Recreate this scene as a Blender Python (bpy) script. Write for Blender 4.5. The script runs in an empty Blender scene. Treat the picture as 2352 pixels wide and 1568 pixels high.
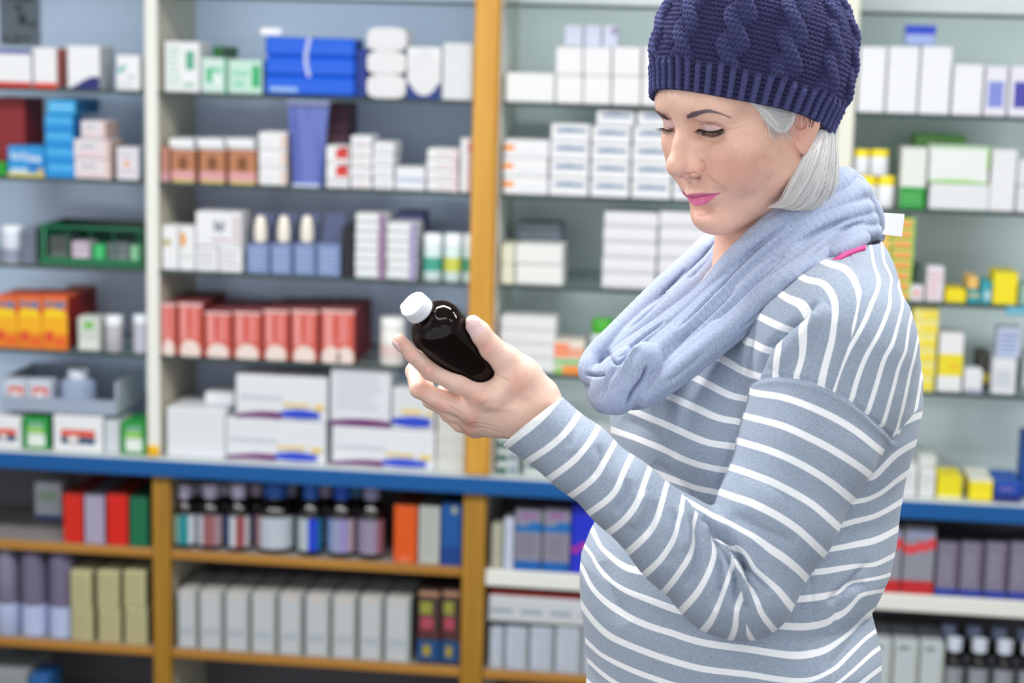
import bpy, math, random
import numpy as np
from mathutils import Vector, Matrix

random.seed(7)
rng = np.random.default_rng(7)
COL = bpy.context.scene.collection
SC = bpy.context.scene

# ------------------------------------------------------------------ camera, world, lights, exposure
YAW, PITCH, ROLL, FPX = 0.12027, 0.16689, 0.025495, 4200.0
CAMZ = 1.68
D = 4.0                                     # distance from the camera to the front plane of the shelving
_F = np.array([-math.sin(YAW)*math.cos(PITCH), math.cos(YAW)*math.cos(PITCH), -math.sin(PITCH)])
_R0 = np.array([math.cos(YAW), math.sin(YAW), 0.0])
_U0 = np.cross(_R0, _F)
_R = _R0*math.cos(ROLL)+_U0*math.sin(ROLL)
_U = -_R0*math.sin(ROLL)+_U0*math.cos(ROLL)
CAM = np.array([0, 0, CAMZ])
cd = bpy.data.cameras.new('camera')
cam = bpy.data.objects.new('camera', cd)
COL.objects.link(cam)
m = Matrix(((_R[0], _U[0], -_F[0], 0), (_R[1], _U[1], -_F[1], 0), (_R[2], _U[2], -_F[2], CAMZ), (0, 0, 0, 1)))
cam.matrix_world = m
cd.sensor_width = 36.0
cd.lens = FPX/2352*36.0
cd.clip_start = 0.05
cd.dof.use_dof = True
cd.dof.focus_distance = 1.95
cd.dof.aperture_fstop = 3.9
SC.camera = cam

SC.view_settings.view_transform = 'Standard'
SC.view_settings.look = 'None'
SC.view_settings.gamma = 1.0
SC.view_settings.use_curve_mapping = False
SC.view_settings.exposure = 0.0
SC.cycles.caustics_refractive = False
SC.cycles.caustics_reflective = False

w = bpy.data.worlds.new('shop_daylight')
SC.world = w
w.use_nodes = True
w.node_tree.nodes['Background'].inputs[0].default_value = (0.93, 0.965, 1.0, 1)
w.node_tree.nodes['Background'].inputs[1].default_value = 1.4

def area_light(name, loc, size, power, col=(1, 1, 1), rot=(0, 0, 0)):
    l = bpy.data.lights.new(name, 'AREA')
    l.shape = 'RECTANGLE'
    l.size, l.size_y = size
    l.energy = power
    l.color = col
    o = bpy.data.objects.new(name, l)
    o.location = loc
    o.rotation_euler = rot
    COL.objects.link(o)
    return o
CEIL = 2.75
# fluorescent fittings of the shop ceiling: a row over the shelving aisle and rows over the shop floor
LAMPS = [(-2.0, 2.3), (-0.4, 2.3), (1.2, 2.3), (-2.0, 1.1), (-0.4, 1.1), (1.2, 1.1), (-1.6, -0.4), (0.6, -0.4)]
LPOW = [40, 40, 40, 4, 4, 4, 3, 3]

# ------------------------------------------------------------------ helpers
def ray(px, py):
    return _F+_R*((px-1176)/FPX)-_U*((py-784)/FPX)
def P(px, py, d):
    """point seen at pixel px,py at depth d along the camera axis"""
    return CAM+ray(px, py)*d
def on_plane(px, py, y):
    r = ray(px, py)
    return CAM+r*(y/r[1])
def proj(V):
    V = np.asarray(V)-CAM
    z = V@_F
    return np.stack([1176+FPX*(V@_R)/z, 784-FPX*(V@_U)/z], -1), z
def lin(c):
    c = c/255.0
    return c/12.92 if c <= 0.04045 else ((c+0.055)/1.055)**2.4
def rgb(r, g, b):
    return (lin(r), lin(g), lin(b), 1.0)

def tag(o, label=None, cat=None, group=None, kind=None):
    if label: o['label'] = label
    if cat: o['category'] = cat
    if group: o['group'] = group
    if kind: o['kind'] = kind
    return o
def empty(name, loc):
    o = bpy.data.objects.new(name, None)
    o.location = loc
    o.empty_display_size = 0.05
    COL.objects.link(o)
    return o

_mats = {}
def mat(key, col=(0.8, 0.8, 0.8, 1), rough=0.5, metal=0.0, trans=0.0, spec=0.5, sheen=0.0, coat=0.0, build=None, alpha=1.0, noise=0.0):
    if key in _mats: return _mats[key]
    mt = bpy.data.materials.new(key)
    mt.use_nodes = True
    nt = mt.node_tree
    b = nt.nodes['Principled BSDF']
    b.inputs['Base Color'].default_value = col
    b.inputs['Roughness'].default_value = rough
    b.inputs['Metallic'].default_value = metal
    b.inputs['Transmission Weight'].default_value = trans
    b.inputs['Specular IOR Level'].default_value = spec
    b.inputs['Sheen Weight'].default_value = sheen
    b.inputs['Coat Weight'].default_value = coat
    b.inputs['Alpha'].default_value = alpha
    if noise:
        n = nt.nodes.new('ShaderNodeTexNoise'); n.inputs['Scale'].default_value = 14; n.inputs['Detail'].default_value = 3
        mx = nt.nodes.new('ShaderNodeMix'); mx.data_type = 'RGBA'; mx.blend_type = 'MULTIPLY'
        mr = nt.nodes.new('ShaderNodeMapRange'); mr.inputs['To Min'].default_value = 1-noise; mr.inputs['To Max'].default_value = 1.0
        tc = nt.nodes.new('ShaderNodeTexCoord')
        nt.links.new(tc.outputs['Object'], n.inputs['Vector'])
        nt.links.new(n.outputs['Fac'], mr.inputs['Value'])
        mx.inputs[0].default_value = 1.0
        mx.inputs[6].default_value = col
        nt.links.new(mr.outputs[0], mx.inputs[7])
        nt.links.new(mx.outputs[2], b.inputs['Base Color'])
    if build: build(nt, b)
    _mats[key] = mt
    return mt
def card(c):
    """printed carton board of an sRGB colour"""
    k = 'card_%d_%d_%d' % c; c = tuple(q*0.955 for q in c)
    return mat(k, rgb(*c), rough=0.55, noise=0.05)
def plastic(c, rough=0.3):
    return mat('plastic_%d_%d_%d' % c, rgb(*c), rough=rough)

def mesh_obj(name, verts, faces, mats, parent=None, fmat=None, smooth=False, sharp=38):
    me = bpy.data.meshes.new(name)
    me.from_pydata([tuple(v) for v in verts], [], faces)
    for mm in (mats if isinstance(mats, (list, tuple)) else [mats]): me.materials.append(mm)
    if fmat: me.polygons.foreach_set('material_index', fmat)
    if smooth:
        me.polygons.foreach_set('use_smooth', [True]*len(me.polygons))
        if sharp: me.set_sharp_from_angle(angle=math.radians(sharp))
    me.update()
    o = bpy.data.objects.new(name, me)
    COL.objects.link(o)
    if parent: o.parent = parent
    return o

class MB:
    """collects chamfered boxes, quads and lathes into one mesh"""
    def __init__(s): s.v = []; s.f = []; s.m = []; s.mats = []
    def mi(s, mt):
        if mt not in s.mats: s.mats.append(mt)
        return s.mats.index(mt)
    def box(s, x0, x1, y0, y1, z0, z1, mt, c=0.0, top=None, right=None):
        i = s.mi(mt); n = len(s.v)
        if c <= 0:
            s.v += [(x0, y0, z0), (x1, y0, z0), (x1, y1, z0), (x0, y1, z0), (x0, y0, z1), (x1, y0, z1), (x1, y1, z1), (x0, y1, z1)]
            fs = [(0, 3, 2, 1), (4, 5, 6, 7), (0, 1, 5, 4), (1, 2, 6, 5), (2, 3, 7, 6), (3, 0, 4, 7)]
            ids = [i, s.mi(top) if top else i, i, s.mi(right) if right else i, i, i]
        else:
            def ring(z, k): return [(x0+k, y0, z), (x1-k, y0, z), (x1, y0+k, z), (x1, y1-k, z), (x1-k, y1, z), (x0+k, y1, z), (x0, y1-k, z), (x0, y0+k, z)]
            R = ring(z0+c, c)+ring(z1-c, c)
            def cap(z): return [(x0+c, y0+c, z), (x1-c, y0+c, z), (x1-c, y1-c, z), (x0+c, y1-c, z)]
            s.v += R+cap(z0)+cap(z1)
            fs = [tuple([j, (j+1) % 8, 8+(j+1) % 8, 8+j]) for j in range(8)]
            ids = [i, i, s.mi(right) if right else i, i, i, i, i, i]
            fs += [(16, 19, 18, 17), (20, 21, 22, 23)]; ids += [i, s.mi(top) if top else i]
            for b, cp, up in ((0, 16, 0), (8, 20, 1)):
                for q in range(4):
                    a, bb = b+2*q, b+2*q+1
                    f = (a, cp+q, cp+(q+1) % 4, bb) if not up else (a, bb, cp+(q+1) % 4, cp+q)
                    fs.append(f); ids.append(i if not up else (s.mi(top) if top else i))
                    e, g = b+2*q+1, b+(2*q+2) % 8
                    f = (e, cp+(q+1) % 4, g) if not up else (e, g, cp+(q+1) % 4)
                    fs.append(f); ids.append(i)
        s.f += [tuple(n+k for k in f) for f in fs]; s.m += ids
        return s
    def quad(s, pts, mt):
        n = len(s.v); s.v += list(pts); s.f.append(tuple(range(n, n+len(pts)))); s.m.append(s.mi(mt)); return s
    def lathe(s, cx, cy, prof, n=20, mt=None, axis=None):
        """prof: list of (r, z[, mat])"""
        b = len(s.v)
        for pr in prof:
            for k in range(n):
                a = 2*math.pi*k/n
                s.v.append((cx+pr[0]*math.cos(a), cy+pr[0]*math.sin(a), pr[1]))
        for j in range(len(prof)-1):
            mm = prof[j][2] if len(prof[j]) > 2 else mt
            i = s.mi(mm)
            for k in range(n):
                s.f.append((b+j*n+k, b+j*n+(k+1) % n, b+(j+1)*n+(k+1) % n, b+(j+1)*n+k)); s.m.append(i)
        s.f.append(tuple(b+(len(prof)-1)*n+k for k in range(n))); s.m.append(s.mi(prof[-2][2] if len(prof[-2]) > 2 else mt))
        s.f.append(tuple(b+k for k in reversed(range(n)))); s.m.append(s.mi(prof[0][2] if len(prof[0]) > 2 else mt))
        return s
    def build(s, name, parent=None, smooth=False, loc=None, rotz=0.0):
        v = s.v
        if loc is not None: v = [(a[0]-loc[0], a[1]-loc[1], a[2]-loc[2]) for a in v]
        o = mesh_obj(name, v, s.f, s.mats, parent, s.m, smooth)
        if loc is not None: o.location = loc
        o.rotation_euler.z = rotz
        return o

# ------------------------------------------------------------------ the room
def wood_build(c1, c2, scale=1.0):
    def f(nt, b):
        tc = nt.nodes.new('ShaderNodeTexCoord'); mp = nt.nodes.new('ShaderNodeMapping')
        mp.inputs['Scale'].default_value = (18*scale, 18*scale, 0.8*scale)
        n = nt.nodes.new('ShaderNodeTexNoise'); n.inputs['Scale'].default_value = 3.0; n.inputs['Detail'].default_value = 6; n.inputs['Distortion'].default_value = 0.6
        r = nt.nodes.new('ShaderNodeValToRGB')
        r.color_ramp.elements[0].position = 0.3; r.color_ramp.elements[0].color = c1
        r.color_ramp.elements[1].position = 0.72; r.color_ramp.elements[1].color = c2
        nt.links.new(tc.outputs['Object'], mp.inputs['Vector']); nt.links.new(mp.outputs[0], n.inputs['Vector'])
        nt.links.new(n.outputs['Fac'], r.inputs[0]); nt.links.new(r.outputs[0], b.inputs['Base Color'])
    return f
M_OAK = mat('oak_post', rough=0.42, build=wood_build(rgb(188, 134, 40), rgb(220, 166, 70)))
M_OAKL = mat('oak_cabinet_post_shaded', rough=0.45, build=wood_build(rgb(146, 104, 26), rgb(176, 130, 44)))  # same oak, darkened to stand in for light fading towards the floor
def wood_h(nt, b):
    wood_build(rgb(150, 102, 34), rgb(182, 130, 54))(nt, b)
    nt.nodes['Mapping'].inputs['Scale'].default_value = (0.8, 18, 18)
M_OAKE = mat('oak_shelf_edge', rough=0.45, build=wood_h)  # lower oak again, its shade put into the colour
M_WHITE = mat('white_paint', rgb(226, 228, 222), rough=0.45, noise=0.04)
M_CREAM = mat('cream_laminate', rgb(206, 200, 180), rough=0.5, noise=0.05)
M_BACK = mat('pale_blue_laminate', rgb(212, 226, 255), rough=0.42, noise=0.05)
M_BACK2 = mat('pale_green_laminate', rgb(232, 242, 246), rough=0.42, noise=0.05)
M_BACKLOW = mat('grey_laminate_shaded', rgb(92, 90, 96), rough=0.6, noise=0.05)  # grey darkened to paint in the shade of the cabinet interior
M_BLUE = mat('blue_counter_edge', rgb(4, 84, 150), rough=0.35)
M_CTOP = mat('counter_laminate', rgb(205, 212, 212), rough=0.4)
M_WALL = mat('wall_plaster', rgb(214, 216, 214), rough=0.8, noise=0.05)
M_FLOOR = mat('floor_vinyl', rgb(72, 68, 64), rough=0.6, noise=0.12)
M_CEIL = mat('ceiling_board', rgb(232, 233, 230), rough=0.8, noise=0.03)
def glass_b(nt, b):
    tr = nt.nodes.new('ShaderNodeBsdfTransparent'); tr.inputs[0].default_value = (0.80, 0.86, 0.85, 1)
    ms = nt.nodes.new('ShaderNodeMixShader'); lw = nt.nodes.new('ShaderNodeLayerWeight'); lw.inputs['Blend'].default_value = 0.5; fr = nt.nodes.new('ShaderNodeMath'); fr.operation = 'POWER'; fr.inputs[1].default_value = 5.0; nt.links.new(lw.outputs['Facing'], fr.inputs[0])
    b.inputs['Base Color'].default_value = (0.25, 0.30, 0.29, 1)
    mx = nt.nodes.new('ShaderNodeMath'); mx.operation = 'ADD'; mx.inputs[1].default_value = 0.05
    nt.links.new(fr.outputs[0], mx.inputs[0]); nt.links.new(mx.outputs[0], ms.inputs[0])
    nt.links.new(tr.outputs[0], ms.inputs[1]); nt.links.new(b.outputs[0], ms.inputs[2])
    nt.links.new(ms.outputs[0], nt.nodes['Material Output'].inputs[0])
M_GLASS = mat('shelf_glass', rgb(150, 178, 170), rough=0.08, build=glass_b)
M_GEDGE = mat('glass_edge', rgb(44, 66, 62), rough=0.15, trans=0.3)

BACKY = D+0.30
X0, X1 = -2.3, 1.6
def struct(o): return tag(o, kind='structure')
struct(MB().box(-4.2, 4.2, -0.9, BACKY+0.16, -0.1, 0.0, M_FLOOR).build('floor'))
struct(MB().box(-4.2, 4.2, -0.9, BACKY+0.16, CEIL, CEIL+0.1, M_CEIL).build('ceiling'))
struct(MB().box(-4.2, 4.2, BACKY+0.04, BACKY+0.16, 0.0, CEIL, M_WALL).build('wall_back'))
struct(MB().box(-4.3, -4.2, -0.9, BACKY+0.16, 0.0, CEIL, M_WALL).build('wall_left'))
struct(MB().box(4.2, 4.3, -0.9, BACKY+0.16, 0.0, CEIL, M_WALL).build('wall_right'))
def emis(nt, b):
    b.inputs['Emission Color'].default_value = (1, 0.98, 0.95, 1); b.inputs['Emission Strength'].default_value = 1.5
M_DIFF = mat('lamp_diffuser', (0.9, 0.9, 0.9, 1), rough=0.4, build=emis)
M_FIT = mat('lamp_housing', rgb(220, 220, 220), rough=0.4)
for i, ((lx, ly), lp) in enumerate(zip(LAMPS, LPOW)):
    r = empty('ceiling_light', (lx, ly, CEIL))
    tag(r, 'long white fluorescent ceiling light, '+['left of the row nearest the shelves', 'middle of the row nearest the shelves', 'right of the row nearest the shelves', 'left of the row in front of the person', 'middle of the row in front of the person', 'right of the row in front of the person', 'left one behind the camera', 'right one behind the camera'][i], 'light', 'fluorescent ceiling lights')
    h = MB().box(-0.62, 0.62, -0.11, 0.11, -0.05, -0.001, M_FIT, c=0.008).build('housing', r)
    dfu = MB().box(-0.6, 0.6, -0.09, 0.09, -0.062, -0.0505, M_DIFF, c=0.004).build('diffuser', r)
    area_light('ceiling_lamp', (lx, ly, CEIL-0.075), (1.18, 0.17), lp, (1, 0.985, 0.96))

# ------------------------------------------------------------------ the shelving: posts, glass shelves, counter, lower cabinets
ZS = {1: 1.531, 2: 1.329, 3: 1.128, 4: 0.931, 5: 0.692, 6: 0.4705, 7: 0.2305, 8: 0.03}
ZTOP = 2.2
ZMAX = {1: 1.7375, 2: ZS[1]-0.0075, 3: ZS[2]-0.0075, 4: ZS[3]-0.0075, 5: ZS[4]-0.0075, 6: ZS[5]-0.041, 7: ZS[6]-0.022, 8: ZS[7]-0.022}
def px_x(px, py): return float(on_plane(px, py, D)[0])
XL = (-1.328, -1.297)                        # left white post
XC = (-0.582, -0.520)                        # oak post
XR = (0.207, 0.243)                          # right cream post
BAYS = {'A': (X0+0.03, XL[0]), 'B': (XL[1], XC[0]), 'C': (XC[1]+0.002, XR[0]), 'D': (XR[1], X1-0.03)}
sh = empty('shelving_unit', (0, D, 0))
tag(sh, 'wall-length pharmacy shelving unit with glass shelves over a blue-edged counter', 'shelving')
def sub(mb, name, par=sh, loc=(0, D, 0)):
    o = mb.build(name, par, loc=loc)
    o.location = (0, 0, 0)
    return o
a, b = X0, X1
sub(MB().box(a, XC[0]+0.03, BACKY, BACKY+0.02, ZS[5]-0.02, ZTOP, M_BACK), 'back_panel')
sub(MB().box(XC[0]+0.03, b, BACKY, BACKY+0.02, ZS[5]-0.02, ZTOP, M_BACK2), 'back_panel')
sub(MB().box(a, b, BACKY, BACKY+0.02, 0.0, ZS[5]-0.04, M_BACKLOW), 'back_panel')
ZP = ZS[5]
sub(MB().box(XL[0], XL[1], D, BACKY, ZP, ZTOP, M_WHITE, c=0.004, right=M_CREAM), 'upright')
sub(MB().box(XL[0]+0.002, XL[1]-0.002, D-0.004, D+0.01, ZP+0.002, ZP+0.028, mat('yellow_plastic', rgb(232, 178, 20), rough=0.4), c=0.003), 'post_foot')
sub(MB().box(XC[0], XC[1]-0.006, D-0.012, D+0.02, ZP, ZTOP, M_OAK, c=0.004), 'oak_post')
sub(MB().box(XC[0]+0.01, XC[1]-0.002, D+0.0205, BACKY, ZP, ZTOP, M_WHITE), 'upright')
sub(MB().box(XR[0], XR[1], D, BACKY, ZP, ZTOP, mat('cream_post', rgb(226, 226, 212), rough=0.45), c=0.004), 'upright')
sub(MB().box(X0, X0+0.03, D, BACKY, 0, ZTOP, M_WHITE), 'upright')
sub(MB().box(X1-0.03, X1, D, BACKY, 0, ZTOP, M_WHITE), 'upright')
sub(MB().box(X0, X1, D, BACKY, ZTOP+0.001, ZTOP+0.025, M_WHITE), 'top_board')
for bay, (xa, xb) in BAYS.items():
    for k in (0, 1, 2, 3, 4):
        z = 1.745 if k == 0 else ZS[k]
        s_ = sub(MB().box(xa+0.001, xb-0.001, D+0.004, BACKY-0.001, z-0.006, z, M_GLASS), 'glass_shelf')
        e = MB().box(xa+0.001, xb-0.001, D+0.001, D+0.0035, z-0.0075, z, M_GEDGE).build('glass_edge', s_, loc=(0, D, 0)); e.location = (0, 0, 0)
    s_ = sub(MB().box(xa+0.001, xb-0.001, D+0.004, BACKY-0.001, 1.945, 1.95, M_GLASS), 'glass_shelf')
# counter
sub(MB().box(X0, X1, D-0.012, BACKY-0.001, ZP-0.039, ZP-0.0015, M_CTOP, c=0.001), 'counter_top')
sub(MB().box(X0, X1, D-0.022, D-0.0125, ZP-0.041, ZP-0.003, M_BLUE, c=0.002), 'counter_edge')
ZC = ZP-0.04
LOWP = [(-1.316, -1.273), (-0.585, -0.532), (0.19, 0.24)]
for q, (xa, xb) in enumerate(LOWP):
    sub(MB().box(xa, xb, D-0.004, D+0.022, 0.0, ZC-0.002, M_OAKL if q < 2 else M_WHITE, c=0.003), 'cabinet_post')
    sub(MB().box(xa+0.004, xb-0.004, D+0.0225, BACKY-0.001, 0.0, ZC-0.002, M_WHITE if q else M_CREAM), 'cabinet_side')
LB = {'A': (X0+0.03, LOWP[0][0]), 'B': (LOWP[0][1], LOWP[1][0]), 'C': (LOWP[1][1], LOWP[2][0]), 'D': (LOWP[2][1], X1-0.03)}
for bay, (xa, xb) in LB.items():
    for k in (6, 7, 8):
        z = ZS[k]
        board = mat('shelf_board', rgb(140, 138, 138), rough=0.5)  # board grey lowered as well, for the cabinet shade
        s_ = sub(MB().box(xa+0.001, xb-0.001, D+0.012, BACKY-0.001, z-0.022, z, board), 'board_shelf')
        wt = (bay in 'CD') and k == 6
        zb = z-0.038 if wt else z-0.021
        e = MB().box(xa+0.001, xb-0.001, D, D+0.0115, zb, z, M_WHITE if wt else M_OAKE, c=0.002).build('shelf_edge', s_, loc=(0, D, 0)); e.location = (0, 0, 0)

# ------------------------------------------------------------------ the stock on the shelves
LV = ['topmost', 'second from the top', 'third from the top', 'fourth from the top', 'fifth from the top', 'sixth from the top', 'seventh from the top', 'eighth from the top']
def lvl(i, n):
    if n == 2: return ['upper', 'lower'][i]
    if i == n-1: return 'bottom'
    return LV[i]
WHITE_ = (236, 238, 242)
def carton(xa, xb, y, z0, z1, depth, col, side=None, top=None, prints=(), label='', group=None, rot=0.0, name='carton', cat='box'):
    w, h = xb-xa, z1-z0
    mb = MB()
    mb.box(-w/2, w/2, 0, depth, 0, h, card(col), c=min(0.0022, w*0.06, h*0.1), right=card(side) if side else None, top=card(top) if top else None)
    lay = {}
    for k, pr in enumerate(prints):
        u0, v0, u1, v1, c = pr
        yy = -0.0002-0.0001*k
        mt = card(c)
        n = 5 if len(pr) == 5 else 0
        if len(pr) == 5 or not isinstance(pr[0], tuple):
            mb.quad([(-w/2+u0*w, yy, v0*h), (-w/2+u1*w, yy, v0*h), (-w/2+u1*w, yy, v1*h), (-w/2+u0*w, yy, v1*h)], mt)
    o = mb.build(name)
    o.location = ((xa+xb)/2, y, z0); o.rotation_euler.z = rot
    tag(o, label, cat, group)
    return o
def poly_print(o_mb, pts, mt): pass

def wave(u0, u1, v0, v1, c, n=8, ph=0.0, amp=0.3):
    """prints that make a wavy-topped band"""
    out = []
    for k in range(n):
        a0 = u0+(u1-u0)*k/n; a1 = u0+(u1-u0)*(k+1)/n
        t = v0+(v1-v0)*(1-amp+amp*math.sin(ph+3.14*(k+0.5)/n))
        out.append((a0, v0, a1, t, c))
    return out
def text_rows(u0, u1, v0, v1, n, c):
    out = []
    for k in range(n):
        vc = v0+(v1-v0)*(k+0.5)/n; hh = (v1-v0)/n*0.22
        e = u1-(u1-u0)*0.25*random.random()
        out.append((u0, vc-hh, e, vc+hh, c))
    return out

def clampx(xa, xb, shelf):
    xm = (xa+xb)/2
    for l, r in (BAYS if shelf < 6 else LB).values():
        if l <= xm <= r: return max(xa, l+0.004), min(xb, r-(0.004 if shelf > 5 else 0.004))
    return xa, xb
def place(shelf, xl, xr, yt, desc, col=WHITE_, n=1, dep=0.09, back=0.012, side=None, top=None, prints=(), group=None, on=None, jit=0.0, cat='box', name='carton', gap=0.0011, rot=0.0):
    """a carton or a stack of n cartons; pixel columns xl..xr, top row yt; returns the height of its top"""
    y = D+back
    xm = (xl+xr)/2
    z0 = ZS[shelf]+0.0003 if on is None else on+0.0004
    # pixel row of the foot of the item, to read x at the right row
    lo, hi = 0, 1700
    for _ in range(30):
        mid = (lo+hi)/2
        if on_plane(xm, mid, y)[2] > z0: lo = mid
        else: hi = mid
    yb = lo
    ymid = (yb+yt)/2
    xa = on_plane(xl, ymid, y)[0]; xb = on_plane(xr, ymid, y)[0]
    xa, xb = clampx(xa, xb, shelf)
    zt = min(on_plane(xm, yt, y)[2], ZMAX[shelf]-0.0015)
    hh = (zt-z0)/n
    for i in range(n):
        za = z0+hh*i
        if n > 1: jit = max(jit, 0.0012)
        dx = random.uniform(-jit, jit)
        r = random.uniform(-jit, jit)*6
        lab = desc if n == 1 else desc+', '+lvl(n-1-i, n)+' in its stack'
        if len(lab.split()) > 16: lab = lab.replace(' in its stack', '')
        if len(lab.split()) > 16: lab = lab.replace(' from the top', ' down')
        if len(lab.split()) > 16: print('LONG', lab)
        carton(xa+0.0004+dx, xb-0.0004+dx, y+abs(r)*0.02, za, za+hh-gap, dep, col, side, top, prints, lab, group, r+rot, name, cat)
    return zt
def foot_row(px, z, y):
    lo, hi = 0, 1700
    for _ in range(30):
        mid = (lo+hi)/2
        if on_plane(px, mid, y)[2] > z: lo = mid
        else: hi = mid
    return lo
def jar(shelf, xl, xr, yt, desc, body, lid, lidf=0.22, label=None, labf=(0.1, 0.7), back=0.012, cat='jar', name='jar', neck=False, on=None, bm=None, lidw=1.0):
    y0 = D+back
    z0 = ZS[shelf]+0.0003 if on is None else on+0.0004
    xm = (xl+xr)/2
    r0 = 0.03
    y = y0
    yb = foot_row(xm, z0, y); ym = (yb+yt)/2
    xa = on_plane(xl, ym, y)[0]; xb = on_plane(xr, ym, y)[0]; zt = min(on_plane(xm, yt, y)[2], ZMAX[shelf]-0.0015)
    r = (xb-xa)/2; h = zt-z0; cx = (xa+xb)/2; cy = y+r
    root = empty(name, (cx, cy, z0)); tag(root, desc, cat)
    bmat = bm or plastic(body)
    hb = h*(1-lidf)
    if neck:
        prof = [(r*0.94, 0), (r, 0.004), (r, hb*0.72), (r*0.9, hb*0.82), (r*0.45, hb*0.93), (r*0.4, hb)]
    else:
        prof = [(r*0.94, 0), (r, 0.003), (r, hb*0.96), (r*0.96, hb)]
    MB().lathe(0, 0, prof, 20, bmat).build('body', root, smooth=True)
    lr = r*lidw if not neck else r*0.52*lidw
    MB().lathe(0, 0, [(lr*0.98, hb+0.0003), (lr, hb+0.002), (lr, h-0.002), (lr*0.95, h)], 20, plastic(lid)).build('lid' if not neck else 'cap', root, smooth=True)
    if label:
        za, zb = hb*labf[0], hb*labf[1]
        MB().lathe(0, 0, [(r+0.0004, za), (r+0.0004, zb), (r-0.001, zb)], 20, card(label)).build('paper_label', root, smooth=True)
    return zt
# ---- bay A (left of the white post)
W2 = (228, 232, 240)
place(1, -22, 71, 112, 'white carton with navy top and red foot at the left edge of the top shelf', prints=[(0, 0, 1, 0.14, (205, 30, 28)), (0, 0.88, 1, 1, (86, 92, 160))], dep=0.1)
place(1, 76, 130, 108, 'narrow white carton with red foot beside the carton with the navy band', prints=[(0, 0, 1, 0.13, (226, 60, 44))], side=(214, 120, 112), dep=0.08)
place(1, 154, 229, 104, 'white carton with a navy wave along its foot on the top shelf', prints=wave(0, 1, 0, 0.30, (22, 28, 110), 10, -1.2, 0.5), side=(200, 206, 214), dep=0.1)
place(1, 267, 321, 126, 'small white carton with teal flashes next to the white post', prints=[(0.05, 0.5, 0.3, 0.62, (70, 180, 175)), (0.25, 0.6, 0.4, 0.74, (70, 180, 175)), (0.45, 0.36, 0.8, 0.42, (150, 180, 190)), (0.1, 0.16, 0.7, 0.2, (170, 190, 200))], dep=0.07)
# dark print pinned to the back panel, top left
mb = MB(); mb.box(-0.05, 0.05, 0, 0.003, 0, 0.2, card((120, 128, 140)))
for k in range(26):
    u, v = random.gauss(0, 0.02), random.random()*0.19
    s1, s2 = random.uniform(0.006, 0.016), random.uniform(0.006, 0.02)
    c = (58, 62, 68) if k % 3 else (84, 90, 98)
    mb.quad([(u-s1, -0.0003-0.00001*k, v), (u+s1, -0.0003-0.00001*k, v), (u+s1*0.7, -0.0003-0.00001*k, min(0.199, v+s2)), (u-s1*0.6, -0.0003-0.00001*k, min(0.199, v+s2*1.2))], card(c))
o = mb.build('poster'); q = on_plane(46, 104, BACKY-0.005); o.location = (q[0], BACKY-0.005, 1.5312+0.085)
o.location.z = q[2]
tag(o, 'grey printed sheet with dark blotches pinned to the back panel at top left', 'poster')

place(2, -30, 58, 224, 'tall dark red carton standing at the left edge behind the green one', col=(138, 26, 34), back=0.06, dep=0.12, prints=[(0, 0.2*k, 1, 0.2*k+0.012, (104, 18, 26)) for k in range(1, 5)])
place(2, -22, 14, 372, 'small bright green carton at the left edge of the second shelf', col=(30, 160, 40), dep=0.04)
place(2, 17, 102, 335, 'light blue carton with pale lettering and a yellow band at its foot', col=(40, 150, 222), dep=0.08, prints=[(0, 0, 1, 0.12, (214, 204, 110)), (0.07, 0.12, 0.55, 0.26, (196, 222, 240)), (0.82, 0.02, 0.95, 0.3, (216, 190, 90)),
      (0.1, 0.58, 0.17, 0.8, (206, 226, 244)), (0.21, 0.55, 0.3, 0.74, (206, 226, 244)), (0.34, 0.58, 0.37, 0.82, (206, 226, 244)), (0.41, 0.55, 0.47, 0.8, (206, 226, 244)), (0.51, 0.5, 0.55, 0.78, (206, 226, 244)), (0.6, 0.5, 0.7, 0.72, (206, 226, 244)), (0.75, 0.5, 0.9, 0.68, (206, 226, 244)), (0.55, 0.26, 0.9, 0.4, (14, 110, 186))])
BL = (30, 158, 230)
place(2, 104, 169, 264, 'sky blue carton in the tall pile', col=BL, n=4, dep=0.06, jit=0.0008, side=(24, 120, 190), prints=[(0.04, 0.62, 0.96, 0.72, (120, 200, 244)), (0, 0, 1, 0.35, (20, 140, 216))], group='sky blue cartons in a pile', )
z = on_plane(140, 264, D+0.012)[2]
place(2, 107, 173, 229, 'sky blue carton with darker end lying crosswise on top of the blue pile', col=(60, 172, 232), on=z, dep=0.16, side=(16, 100, 160), prints=[(0.1, 0.45, 0.9, 0.62, (140, 208, 244))])
pk = [(0.1, 0.2, 0.8, 0.28, (226, 178, 178)), (0.2, 0.55, 0.6, 0.75, (186, 190, 200)), (0.86, 0, 1, 1, (226, 196, 196))]
z = place(2, 170, 254, 319, 'white and pink carton beside the blue pile', n=2, col=(228, 220, 226), side=(206, 180, 172), prints=pk, jit=0.0008)
place(2, 185, 242, 277, 'white and pink carton lying on top of two wider ones', col=(228, 222, 230), side=(206, 180, 172), prints=pk, on=z)
place(2, 267, 318, 338, 'small white carton with an orange dot beside the white post', prints=[(0.35, 0.45, 0.6, 0.6, (230, 160, 90)), (0.15, 0.75, 0.8, 0.82, (190, 190, 200)), (0.15, 0.25, 0.85, 0.32, (200, 180, 190))], n=1, col=(226, 222, 232), side=(180, 196, 216), dep=0.06)

jar(3, -4, 44, 520, 'grey-white tub at the left edge of the third shelf', (206, 212, 226), (230, 236, 244), 0.22, (150, 156, 180), (0.05, 0.5))
place(3, 47, 80, 524, 'grey striped stack of sachets in a sleeve left of the green basket', col=(128, 136, 156), prints=[(0, 0.08*k, 1, 0.08*k+0.03, (90, 96, 116)) for k in range(1, 12)], dep=0.1)
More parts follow.
